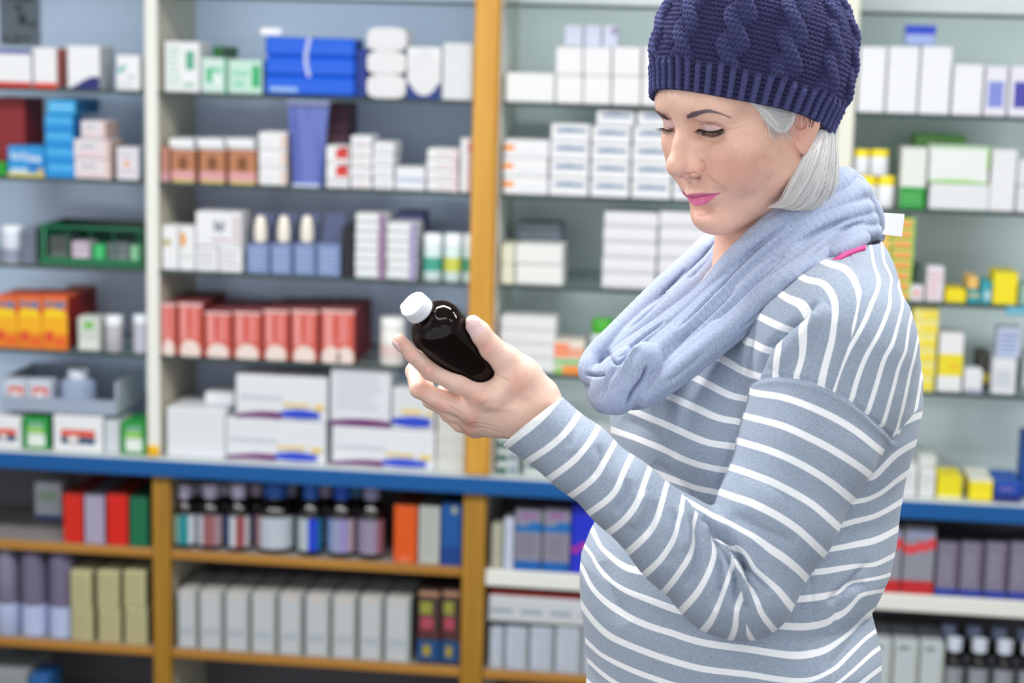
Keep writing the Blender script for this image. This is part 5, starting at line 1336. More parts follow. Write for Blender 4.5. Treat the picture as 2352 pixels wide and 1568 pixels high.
    for _ in range(1500):
        i, j = r_.randint(NU), 4+r_.randint(int(NV*0.85)); p = Vw[i, j]; n = N[i, j-4]
        t1 = r_.randn(3); t1 -= n*(t1@n); t1 /= np.linalg.norm(t1); ln = 2.5+3.5*r_.rand()
        ls.append([p, p+n*ln*0.3+t1*ln*0.3, p+n*ln*0.45+t1*ln*0.7, p+n*ln*(0.3+0.3*r_.rand())+t1*ln])
    ls = [list(H2W(np.array(a)*1e-3)) for a in ls]
    f = strand_obj('wool_fibres', ls, mat('wool_fibre', rgb(76, 78, 124), rough=0.9), 0.00007, 0.00003, o)
    tag(f, kind='stuff')
    return o
# ------------------------------------------------------------------ silver hair
def Pl(px, py, yl):
    """point on the camera ray at head-local y = yl (mm)"""
    r = ray(px, py); a = (CAM-HO)@HM; b = r@HM
    t = (yl*1e-3-a[1])/b[1]
    return CAM+r*t
def hair_build(nt, b):
    a = attr_node(nt, 'tone'); c = mix_n(nt, a.outputs['Fac'], rgb(222, 218, 220), rgb(255, 255, 254)); nt.links.new(c, b.inputs['Base Color'])
    b.inputs['Roughness'].default_value = 0.38; b.inputs['Specular IOR Level'].default_value = 0.6
M_HAIR = mat('silver_hair', build=hair_build)
def make_hair(parent):
    r_ = np.random.RandomState(11); lines, tone = [], []
    G = [[(1879, 296, 68), (1860, 338, 74), (1836, 385, 72), (1814, 425, 68), (1796, 460, 64), (1768, 477, 60)],
         [(1888, 298, 72), (1876, 350, 79), (1858, 400, 79), (1834, 440, 74), (1812, 468, 69), (1790, 478, 65)],
         [(1899, 300, 70), (1893, 360, 79), (1880, 415, 81), (1860, 455, 77), (1838, 476, 72), (1816, 483, 70)],
         [(1908, 305, 66), (1908, 365, 74), (1901, 420, 76), (1886, 455, 73), (1868, 476, 69), (1850, 485, 66)],
         [(1917, 308, 56), (1921, 365, 64), (1919, 415, 66), (1909, 447, 62), (1898, 468, 59), (1884, 478, 56)],
         [(1912, 308, 34), (1919, 365, 42), (1918, 415, 44), (1913, 445, 42), (1905, 465, 40), (1896, 475, 38)]]
    G3 = np.array([[Pl(*p) for p in g] for g in G])
    def inter(u):
        x = u*(len(G3)-1); i = min(int(x), len(G3)-2); f = x-i; f = f*f*(3-2*f)*0.5+f*0.5
        return G3[i]*(1-f)+G3[i+1]*f
    left_ = HM[:, 1]
    for k in range(3600):
        u = r_.rand()**0.85; g = inter(u); ly = r_.rand()
        off = left_*(-0.004*ly+0.001)+_R*(r_.randn()*0.0012)
        clump = np.sin(u*70)*0.0013
        wob = np.linspace(0, 1, 6)[:, None]
        p = g+off+_R*clump*wob+_R*(r_.randn()*0.0022)*wob**2+left_*(r_.randn()*0.0012)*wob
        e = 0.80+0.24*r_.rand() if r_.rand() < 0.8 else 0.6+0.3*r_.rand()
        q = spl(p, 4); n = len(q); q = np.stack([np.interp(np.linspace(0, min(e, 1.0), 15), np.linspace(0, 1, n), q[:, i]) for i in range(3)], 1)
        lines.append(q); tone.append(np.clip(0.78-0.75*ly+0.25*r_.randn()+0.25*math.sin(u*70), 0, 1))
    # temple sweep in front of the ear
    T = [[(1684, 216, 55), (1716, 227, 60), (1750, 238, 65), (1786, 248, 70), (1812, 254, 73), (1824, 256, 75)],
         [(1718, 226, 60), (1740, 243, 66), (1764, 260, 69), (1788, 266, 71), (1806, 262, 74), (1818, 255, 76)],
         [(1738, 231, 62), (1752, 256, 67), (1770, 276, 70), (1790, 284, 71.5), (1808, 276, 74), (1817, 262, 76)],
         [(1744, 232, 62), (1756, 268, 67), (1774, 291, 69.5), (1792, 297, 71), (1808, 287, 74), (1816, 268, 76)]]
    T3 = np.array([[Pl(*p) for p in g] for g in T])
    for k in range(900):
        x = r_.rand()*2.999; i = int(x); f = x-i; g = T3[i]*(1-f)+T3[i+1]*f
        p = g+left_*(r_.rand()*0.0035)+_U*(r_.randn()*0.0022)*np.sin(np.linspace(0, 3.0, 6))[:, None]+_R*(r_.randn()*0.0015)
        q = spl(p, 4); n = len(q); e = 1.0 if r_.rand() < 0.8 else 0.75
        q = np.stack([np.interp(np.linspace(0, e, 15), np.linspace(0, 1, n), q[:, j]) for j in range(3)], 1)
        lines.append(q); tone.append(np.clip(0.8+0.3*r_.randn(), 0, 1))
    for k in range(26):                                             # loose hairs
        x0 = 1762+r_.rand()*50; a = Pl(x0, 285+r_.rand()*8, 71); b = Pl(x0+r_.randn()*4, 303+r_.rand()*14, 69.5); c = Pl(x0+r_.randn()*9+4, 318+r_.rand()*14, 68.5)
        lines.append(spl([a, b, c], 7)); tone.append(0.6)
    for k in range(9):
        x0 = 1818+r_.rand()*60; a = Pl(x0, 256+(x0-1818)*0.35, 84); b = Pl(x0-4+r_.randn()*4, 275+(x0-1818)*0.35, 86); c = Pl(x0-8+r_.randn()*8, 292+r_.rand()*8, 84)
        lines.append(spl([a, b, c], 7)); tone.append(0.5)
    def mirror(q):
        l = W2H(q); l[:, 1] *= -1; return H2W(l)
    n0 = len(lines)
    lines2 = lines+[mirror(q) for q in lines[:n0:2]]; tone = tone+tone[:n0:2]
    v, f = strands(lines2, 0.00032, 0.00008)
    cnt = [3*len(q) for q in lines2]; ta = np.repeat(tone, cnt)
    o = np_mesh('hair', v, f, M_HAIR, parent, {'tone': ta})
    # the mass of hair under the loose strands at the nape
    g = Grid((-0.10, -0.075, -0.10), (0.01, 0.075, 0.05), 0.002)
    ell(g, (-0.040, 0, -0.026), (0.052, 0.066, 0.062)); ell(g, (-0.04, 0, 0.02), (0.056, 0.07, 0.05), k=0.02)
    for s in (1, -1): cone(g, (-0.020, s*0.058, -0.01), (-0.028, s*0.058, -0.072), 0.011, 0.006, k=0.012)
    V, Fq = surface(g)
    np_mesh('hair_mass', H2W(V), Fq, M_HAIR, o, {'tone': np.full(len(V), 0.7)})
    return o
# ------------------------------------------------------------------ striped sweater
TOW = -np.array([_F[0], _F[1], 0]); TOW /= np.linalg.norm(TOW)
FT = -0.81*_R0+0.586*TOW; LAT = 0.586*_R0+0.81*TOW; UP = np.array([0, 0, 1.0])
DC = 2.03
TORSO = [(640, 1600, 2020, 1.75), (700, 1540, 2035, 1.75), (760, 1490, 2058, 1.7), (820, 1452, 2078, 1.6), (880, 1425, 2084, 1.5), (945, 1410, 2076, 1.45), (1000, 1407, 2064, 1.4), (1060, 1412, 2052, 1.35), (1130, 1412, 2044, 1.3),
         (1200, 1388, 2037, 1.28), (1266, 1355, 2022, 1.28), (1311, 1338, 2000, 1.3), (1350, 1334, 1978, 1.32), (1400, 1335, 1990, 1.34), (1440, 1339, 1999, 1.36), (1492, 1345, 1997, 1.38), (1568, 1354, 2006, 1.4), (1700, 1345, 2022, 1.4), (1860, 1345, 2022, 1.4)]
def torso_tab():
    out = []
    for y, xl, xr, r in TORSO:
        c = P((xl+xr)/2, y, DC); hw = (xr-xl)/2/FPX*DC; B = hw/math.sqrt((0.586*r)**2+0.81**2); out.append((c[2], c[0], c[1], r*B, B))
    out.sort(); return np.array(out)
TT = torso_tab()
def f_torso(X, Y, Z, grow=0.0):
    z = Z.ravel(); cx = np.interp(z, TT[:, 0], TT[:, 1]).reshape(Z.shape); cy = np.interp(z, TT[:, 0], TT[:, 2]).reshape(Z.shape)
    A = np.interp(z, TT[:, 0], TT[:, 3]).reshape(Z.shape)+grow; B = np.interp(z, TT[:, 0], TT[:, 4]).reshape(Z.shape)+grow
    dx, dy = X-cx, Y-cy; a = dx*LAT[0]+dy*LAT[1]; b = dx*FT[0]+dy*FT[1]
    q = np.sqrt((a/A)**2+(b/B)**2)+1e-9; g = np.sqrt((a/A**2)**2+(b/B**2)**2)+1e-9
    d = q*(q-1)/g
    return np.maximum(d, Z-(TT[-2, 0]-0.0))
S1 = P(1918, 800, 1.885); CC = P(1775, 760, DC); S2 = P(1655, 815, 2.20)
N0 = P(1888, 655, 2.03)
ELB = P(1705, 1345, 1.85)
ARM = [(S1, 0.0780), (P(1892, 900, 1.878), 0.0735), (P(1857, 1012, 1.868), 0.0685), (P(1785, 1180, 1.857), 0.0605), (ELB, 0.0525), (P(1665, 1335, 1.85), 0.0515), (P(1560, 1248, 1.85), 0.0455), (P(1430, 1135, 1.853), 0.0365), (P(1330, 1050, 1.857), 0.0350), (P(1195, 943, 1.862), 0.0390)]
def f_arm(X, Y, Z, k=0.012):
    r = None
    for (a, ra), (b, rb) in zip(ARM[:-1], ARM[1:]):
        d = f_cone(a, b, ra, rb)(X, Y, Z)
        if r is None: r = d
        else:
            h_ = np.maximum(k-np.abs(r-d), 0)/k; r = np.minimum(r, d)-h_*h_*k*0.25
    return r
WAX = P(1224, 967, 1.862)-P(1330, 1050, 1.857); WAX /= np.linalg.norm(WAX)
CUFC = P(1224, 967, 1.862)
CUFN = WAX.copy()
_e = P(1290, 915, 1.862)-P(1158, 1020, 1.862); CUFN = CUFN-_e*(CUFN@_e)/(_e@_e); CUFN -= 0.25*TOW*0; CUFN /= np.linalg.norm(CUFN)
# stripe centre lines, pixel coordinates; index = stripe number
def X1(L): return [(1180+x/2.215, 860+y/2.215) for x, y in L]
def X3(L): return [(1320+x/2.704, 380+y/2.704) for x, y in L]
SLE = {1: X1([(315, 225), (250, 310), (150, 390), (50, 455)]), 2: X1([(400, 320), (340, 400), (250, 480), (150, 550)]), 3: X1([(475, 420), (430, 500), (330, 590), (230, 660)]),
       4: X1([(555, 500), (520, 590), (430, 670), (320, 745)]), 5: X1([(655, 580), (610, 680), (530, 770), (430, 840)]), 6: X1([(750, 660), (720, 750), (640, 850), (545, 930)]),
       7: X1([(850, 710), (820, 820), (740, 950), (650, 1030)]), 8: X1([(920, 740), (915, 850), (850, 990), (760, 1110)]), 9: X1([(1005, 775), (1025, 900), (960, 1070), (850, 1200)]),
       10: X1([(1040, 1180), (1000, 1260), (960, 1305)]), 11: X1([(1130, 1200), (1128, 1290)]), 12: X1([(1120, 945), (1180, 1030), (1225, 1110), (1250, 1200)]), 13: X1([(1215, 985), (1270, 1030), (1345, 1095)]),
       14: X1([(1010, 715), (1150, 790), (1270, 860), (1360, 920), (1440, 985)]), 15: X1([(1060, 600), (1200, 645), (1330, 710), (1450, 790), (1530, 865)]), 16: X1([(1100, 470), (1250, 520), (1400, 590), (1520, 660), (1620, 745)]),
       17: X1([(1130, 335), (1300, 385), (1450, 450), (1600, 540), (1700, 620)]), 18: X1([(1180, 210), (1350, 255), (1500, 320), (1650, 400), (1790, 490)]), 19: X1([(1230, 95), (1350, 110), (1500, 160), (1650, 230), (1760, 300), (1850, 375)])}
TOR = {1: [(1760, 735), (1804, 755)], 2: [(1712, 778), (1764, 807)], 3: [(1653, 822), (1694, 844), (1730, 863)], 4: [(1591, 865), (1645, 892), (1681, 910), (1717, 916)], 5: [(1532, 907), (1609, 941), (1659, 962), (1699, 968)]+X1([(1750, 530), (1840, 520), (1940, 410)]),
       6: [(1442, 939), (1496, 962), (1564, 991), (1631, 1018), (1683, 1025)]+X1([(1680, 650), (1780, 640), (1925, 555)]), 7: [(1410, 989), (1473, 1011), (1541, 1041), (1609, 1068), (1665, 1081)]+X1([(1600, 775), (1750, 740), (1905, 685)]),
       8: [(1417, 1047), (1473, 1072), (1532, 1099), (1600, 1122), (1652, 1133)]+X1([(1525, 885), (1600, 890), (1750, 860), (1890, 820)]), 9: [(1519, 1153), (1564, 1167), (1631, 1183)]+X1([(1420, 1020), (1500, 1005), (1650, 985), (1835, 970)]),
       10: [(1376, 1257), (1406, 1280), (1440, 1305)]+X1([(1320, 1140), (1450, 1140), (1600, 1120), (1690, 1105)]), 11: X1([(400, 910), (430, 990), (520, 1070), (650, 1130), (830, 1200), (1200, 1255), (1350, 1275), (1510, 1280), (1640, 1240), (1755, 1120)]),
       12: X1([(355, 990), (400, 1090), (480, 1170), (600, 1240), (800, 1310), (1000, 1370), (1250, 1405), (1520, 1415), (1650, 1360), (1750, 1290)]), 13: X1([(345, 1170), (420, 1270), (550, 1360), (750, 1440), (950, 1495), (1200, 1525), (1530, 1550), (1650, 1490), (1790, 1340)]),
       14: X1([(350, 1340), (430, 1420), (550, 1480), (700, 1540), (1590, 1600), (1700, 1525), (1820, 1420)]), 15: X1([(385, 1455), (450, 1520), (510, 1565)])}
YOK = {1: X3([(1265, 1065), (1290, 1150), (1265, 1240), (1240, 1310)]), 2: X3([(1330, 830), (1400, 850), (1440, 900), (1430, 1000), (1420, 1130), (1370, 1320)]), 3: X3([(1455, 715), (1530, 720), (1590, 790), (1620, 900), (1600, 1080), (1530, 1365)]),
       4: X3([(1570, 610), (1680, 640), (1750, 740), (1775, 850), (1740, 1000)])}
YOB = {1: X3([(1850, 560), (1890, 700), (1845, 850), (1700, 1150), (1620, 1350)]), 2: X3([(1920, 600), (1980, 720), (1960, 850), (1870, 1080), (1720, 1455)]), 3: X3([(2000, 740), (2040, 830), (2010, 980), (1930, 1180), (1820, 1530)]),
       4: X3([(2080, 980), (2060, 1150), (1990, 1350), (1940, 1530)]), 5: X3([(2115, 1150), (2090, 1260), (2060, 1400)])}
def field(T, sm):
    pts, vals = [], []
    for k, L in T.items():
        for p in L: pts.append(p); vals.append(k)
    return rbf_fit(pts, vals, sm)
SEAM = X3([(1060, 1345), (1110, 1330), (1250, 1310), (1400, 1325), (1530, 1365), (1700, 1450), (1800, 1530)])+X1([(1895, 290), (1925, 330)])
FMASK = [(1500, 540), (1740, 676), (1795, 711), (1836, 730), (1812, 753), (1764, 798), (1730, 868), (1722, 890)]
FOLD = [(1880, 690), (1849, 724), (1812, 753), (1764, 798), (1730, 868), (1722, 890)]
SHSEAM = X3([(1690, 520), (1740, 620), (1785, 780), (1745, 1000), (1680, 1180), (1610, 1380)])
def in_poly(Q, poly):
    ins = np.zeros(len(Q), bool); n = len(poly)
    for i in range(n):
        (xa, ya), (xb, yb) = poly[i], poly[(i+1) % n]
        if ya == yb: continue
        c = ((Q[:, 1] > ya) != (Q[:, 1] > yb)) & (Q[:, 0] < (xb-xa)*(Q[:, 1]-ya)/(yb-ya)+xa); ins ^= c
    return ins
def make_sweater(parent):
    lo = np.minimum.reduce([P(1130, 900, 1.7), P(1330, 1860, 2.35), P(2130, 1860, 2.35), P(1130, 1500, 1.9)])
    pts = np.array([P(1140, 1040, 1.76), P(1140, 880, 1.94), P(1700, 1480, 1.78), P(2115, 880, 1.78), P(1900, 570, 2.03), P(1400, 1850, 2.2), P(2030, 1850, 1.95), S2-LAT*0.09+UP*0.08, P(1900, 1850, 2.3), P(1340, 1400, 2.0), P(2160, 880, 2.16), P(2080, 1850, 2.2), P(1800, 560, 2.2)])
    lo, hi = pts.min(0)-0.012, pts.max(0)+0.012
    g = Grid(lo, hi, 0.0023)
    X, Y, Z = np.meshgrid(*g.ax, indexing='ij', sparse=True)
    Zf = np.broadcast_to(Z, (1, 1, Z.size))
    T = f_torso(X, Y, Z).astype(np.float32)
    def sm(a, b, k):
        h_ = np.maximum(k-np.abs(a-b), 0)/k; return np.minimum(a, b)-h_*h_*k*0.25
    for (a, b, ra, rb, k) in [(N0, S1+UP*0.008, 0.058, 0.074, 0.05), (N0, S2, 0.055, 0.05, 0.05), (N0, P(1860, 760, 2.0), 0.062, 0.09, 0.06)]:
        T = sm(T, f_cone(a, b, ra, rb)(X, Y, Z).astype(np.float32), k)
    # far arm hanging on the hidden side
    e2 = S2+np.array([0, 0, -0.27])-LAT*0.03; w2 = e2+np.array([0, 0, -0.17])+FT*0.05
    T = sm(T, f_cone(S2, e2, 0.05, 0.044)(X, Y, Z).astype(np.float32), 0.02); T = sm(T, f_cone(e2, w2, 0.048, 0.036)(X, Y, Z).astype(np.float32), 0.015)
    A = f_arm(X, Y, Z).astype(np.float32)
    ds = np.sqrt((X-S1[0])**2+(Y-S1[1])**2+(Z-S1[2])**2)
    kk = (0.004+0.040*np.clip(1-(ds-0.05)/0.09, 0, 1)).astype(np.float32)
    g.D = sm(T, A, kk)
    # neckline opening, hem and cuff
    nb = P(1875, 600, 2.02)
    cone(g, P(1850, 560, 2.02), P(1872, 604, 2.02), 0.066, 0.062, 's', k=0.004)
    hem = P(1700, 1800, DC)[2]; g.D = np.maximum(g.D, hem-Z).astype(np.float32)
    g.D = np.where(A < 0.03, np.maximum(g.D, ((X-CUFC[0])*CUFN[0]+(Y-CUFC[1])*CUFN[1]+(Z-CUFC[2])*CUFN[2])), g.D).astype(np.float32)
    cone(g, CUFC+WAX*0.03, CUFC-WAX*0.03, 0.0345, 0.0290, 's', k=0.001)
    gt = Grid(lo, hi, 0.0023); gt.D = T; ga = Grid(lo, hi, 0.0023); ga.D = A
    V, Fq = surface(g, 2)
    tT, tA = tri(gt, V), tri(ga, V)
    Q, z_ = proj(V); N = vnormals(V, Fq); fac = np.clip((N@(-_F)+0.1)*4, 0, 1)
    arm_m = np.clip((tT-tA)*400, 0, 1); tor_m = np.clip((tA-tT)*400, 0, 1)
    _, _, ss = seg_dist(Q, SEAM); _x = Q[:, 0]; seam_s = np.where(_x > SEAM[-1][0], Q[:, 1]-(SEAM[-1][1]-1.2*(_x-SEAM[-1][0])), Q[:, 1]-np.interp(_x, [p[0] for p in SEAM], [p[1] for p in SEAM]))
    near_ = np.clip((2.12-z_)*50, 0, 1)
    below_ = seam_s
    mS = np.minimum((tT-tA)+0.012*np.clip(1-(np.abs(seam_s)/40), 0, 1), seam_s*0.00044)
    mS = np.where(tA > 0.02, -0.01, mS)
    NOS = [(1735, 790), (1732, 866), (1722, 895), (1701, 968), (1679, 1040), (1660, 1100), (1642, 1150), (1600, 1120), (1560, 1000), (1600, 800)]
    nd, _, _ = seg_dist(Q, NOS[1:7]); mS = np.where(in_poly(Q, NOS), -nd*0.00044, np.where((Q[:, 1] < 1130) & (Q[:, 0] < 1800) & (Q[:, 1] > 868) & (tA < 0.02) & (z_ < 2.1) & (Q[:, 0] > 1640), np.minimum(np.maximum(mS, 0.0005), np.minimum(nd, below_)*0.00044), mS))
    fd, _, _ = seg_dist(Q, FMASK); fold_s = np.where(in_poly(Q, FMASK+[(1722, 1500), (2400, 1500), (2400, 300), (1500, 300)]), fd, -fd)
    _, _, hs_ = seg_dist(Q, SHSEAM); sh_s = hs_ if seg_dist(np.array([[2000., 800.]]), SHSEAM)[2][0] > 0 else -hs_
    # the yoke is everything above the seam line and right of the fold
    xs = np.interp(Q[:, 0], [p[0] for p in SEAM], [p[1] for p in SEAM])
    below = (Q[:, 1]-xs)
    mY = np.minimum(fold_s, -np.where(Q[:, 0] < SEAM[-1][0], below, Q[:, 1]-(SEAM[-1][1]-1.2*(Q[:, 0]-SEAM[-1][0]))))
    mY = np.where(z_ < 2.2, mY, -50)
    # ---- folds
    def B(pts, w_, amp, prof='v', m_=None, ends=True):
        nonlocal V
        V = brush(V, N, Q, pts, w_*1.1, amp*1e-3*(1.7 if prof in 'vg' and w_ > 7 else 1.0), fac if m_ is None else fac*m_, prof, ends)
    B(FOLD, 9, -7.5); B([(1900, 700), (1860, 745), (1810, 800), (1775, 850)], 26, 4, 'g'); B([(1800, 690), (1770, 745), (1720, 800), (1690, 860)], 26, 3, 'g', tor_m)
    for pts, w_, a in [([(1615, 1188), (1660, 1222), (1700, 1275), (1722, 1330), (1738, 1385)], 9, -6.5), ([(1640, 1212), (1690, 1270), (1735, 1320), (1776, 1360)], 8, -4.5), ([(1632, 1205), (1668, 1265), (1690, 1330), (1688, 1400)], 9, -5.5),
                       ([(1625, 1200), (1648, 1262), (1655, 1330), (1640, 1400)], 9, -3.6), ([(1590, 1182), (1604, 1240), (1600, 1300), (1580, 1350)], 11, -2.6), ([(1548, 1165), (1556, 1215), (1546, 1265), (1528, 1300)], 12, -2.2),
                       ([(1505, 1150), (1500, 1190), (1482, 1235)], 11, -1.8), ([(1445, 1100), (1436, 1140), (1412, 1180)], 12, -1.8), ([(1375, 1020), (1380, 1060), (1362, 1100)], 12, -1.6), ([(1320, 960), (1322, 990), (1300, 1030)], 10, -1.0),
                       ([(1700, 1090), (1760, 1110), (1840, 1160)], 16, -1.4), ([(1680, 1180), (1760, 1220), (1830, 1250)], 18, -1.8)]:
        B(pts, w_, a*1.4, 'v', arm_m)
    for pts, w_, a in [([(1640, 1208), (1674, 1262), (1705, 1325), (1715, 1390)], 8, 4.0), ([(1618, 1195), (1640, 1245), (1650, 1290)], 9, 2.5), ([(1560, 1162), (1580, 1210), (1580, 1270)], 12, 2.2), ([(1475, 1125), (1475, 1165), (1450, 1210)], 13, 2.0)]:
        B(pts, w_, a*1.4, 'g', arm_m)
    for pts, w_, a in [([(2090, 870), (2062, 960), (2036, 1005), (1990, 1060)], 8, -3.5), ([(2040, 1000), (2010, 1050), (1975, 1110), (1950, 1150)], 10, -3.0), ([(1985, 1335), (1940, 1355), (1900, 1385)], 10, -4.0), ([(1996, 1290), (1950, 1345), (1925, 1400), (1915, 1450)], 10, -2.5),
                       ([(1990, 1420), (1950, 1480), (1900, 1540)], 14, -2.0), ([(1500, 1060), (1560, 1110), (1600, 1170)], 22, -2.6), ([(1430, 960), (1500, 1000), (1540, 1060)], 24, -2.0), ([(1700, 980), (1670, 1060), (1640, 1150)], 10, -3.5), ([(1380, 1290), (1400, 1360), (1440, 1430)], 26, -2.0)]:
        B(pts, w_, a, 'v', tor_m)
    B(SHSEAM, 3.6, -1.6, 'v', None, False)
    B([p for p in SEAM], 4.2, -3.0, 'v', None, False); B([(p[0], p[1]+11) for p in SEAM], 8, 0.8, 'g', None, False)
    B([(1858, 1270), (1866, 1380), (1871, 1480), (1876, 1600)], 3.0, -1.2, 'v', tor_m)
    _, _, el_ = seg_dist(Q, X1([(900, 660), (965, 738), (1060, 840), (1115, 930), (1150, 1050), (1175, 1180), (1185, 1330)])); elb = el_ if seg_dist(np.array([[1850., 1100.]]), X1([(965, 738), (1115, 930), (1185, 1290)]))[2][0] > 0 else -el_
    nrm = np.clip(1-np.abs(mS)/0.0008, 0, 1)
    at = {'fs': field({k: v for k, v in SLE.items() if k < 12}, 0.002)(Q), 'fs2': field({k: v for k, v in SLE.items() if k >= 12}, 0.002)(Q), 'm_elb': elb*0.44, 'ft': field(TOR, 0.002)(Q), 'fy': field(YOK, 0.001)(Q), 'fb': np.maximum(field(YOB, 0.001)(Q), 0.6), 'm_sleeve': mS*1000, 'm_yoke': mY*0.44, 'm_back': sh_s*0.44}
    cd_ = (V-CUFC)@CUFN; at['cuff'] = np.where(tA < 0.02, cd_*1000, -100)
    at['inner'] = np.where(tA < 0.012, (tA*1000), 0)
    def cloth(nt, b):
        A_ = {k: attr_node(nt, k).outputs['Fac'] for k in at}
        def stripe(f, w_):
            r = math_n(nt, 'ROUND', f); d = math_n(nt, 'ABSOLUTE', math_n(nt, 'SUBTRACT', f, r)); mr = nt.nodes.new('ShaderNodeMapRange')
            mr.inputs['From Min'].default_value = w_-0.012; mr.inputs['From Max'].default_value = w_+0.012; mr.inputs['To Min'].default_value = 1; mr.inputs['To Max'].default_value = 0
            nt.links.new(d, mr.inputs['Value']); return mr.outputs[0]
        def choose(m, a, b_): 
            s_ = math_n(nt, 'GREATER_THAN', m, 0.0); return math_n(nt, 'ADD', math_n(nt, 'MULTIPLY', a, s_), math_n(nt, 'MULTIPLY', b_, math_n(nt, 'SUBTRACT', 1.0, s_)))
        yk = choose(A_['m_back'], stripe(A_['fb'], 0.125), stripe(A_['fy'], 0.135))
        up_ = choose(A_['m_yoke'], yk, stripe(A_['ft'], 0.130))
        w_ = choose(A_['m_sleeve'], choose(A_['m_elb'], stripe(A_['fs2'], 0.125), stripe(A_['fs'], 0.125)), up_)
        cf = math_n(nt, 'GREATER_THAN', A_['cuff'], -0.9); w_ = math_n(nt, 'MAXIMUM', w_, cf)
        n = nt.nodes.new('ShaderNodeTexNoise'); n.inputs['Scale'].default_value = 800; n.inputs['Detail'].default_value = 5; n.inputs['Roughness'].default_value = 0.7
        tc = nt.nodes.new('ShaderNodeTexCoord'); mp = nt.nodes.new('ShaderNodeMapping'); mp.inputs['Scale'].default_value = (0.6, 0.6, 1.6)
        nt.links.new(tc.outputs['Object'], mp.inputs['Vector']); nt.links.new(mp.outputs[0], n.inputs['Vector'])
        n2 = nt.nodes.new('ShaderNodeTexNoise'); n2.inputs['Scale'].default_value = 60; n2.inputs['Detail'].default_value = 4; nt.links.new(tc.outputs['Object'], n2.inputs['Vector'])
        mr = nt.nodes.new('ShaderNodeMapRange'); mr.inputs['From Min'].default_value = 0.35; mr.inputs['From Max'].default_value = 0.65; nt.links.new(n.outputs['Fac'], mr.inputs['Value'])
        g_ = mix_n(nt, mr.outputs[0], rgb(130, 142, 162), rgb(176, 188, 204)); g2 = mix_n(nt, math_n(nt, 'MULTIPLY', n2.outputs['Fac'], 0.35), g_, rgb(150, 164, 186))
        c = mix_n(nt, w_, g2, rgb(244, 246, 250)); nt.links.new(c, b.inputs['Base Color'])
        wv = nt.nodes.new('ShaderNodeTexNoise'); wv.inputs['Scale'].default_value = 1500; nt.links.new(tc.outputs['Object'], wv.inputs['Vector'])
        bp = nt.nodes.new('ShaderNodeBump'); bp.inputs['Strength'].default_value = 0.3; bp.inputs['Distance'].default_value = 0.0004; nt.links.new(wv.outputs['Fac'], bp.inputs['Height'])
        nt.links.new(bp.outputs[0], b.inputs['Normal']); b.inputs['Roughness'].default_value = 0.85; b.inputs['Specular IOR Level'].default_value = 0.2; b.inputs['Sheen Weight'].default_value = 0.15
    o = np_mesh('sweater', V, Fq, mat('striped_jersey', build=cloth), parent, at)
    return o, g
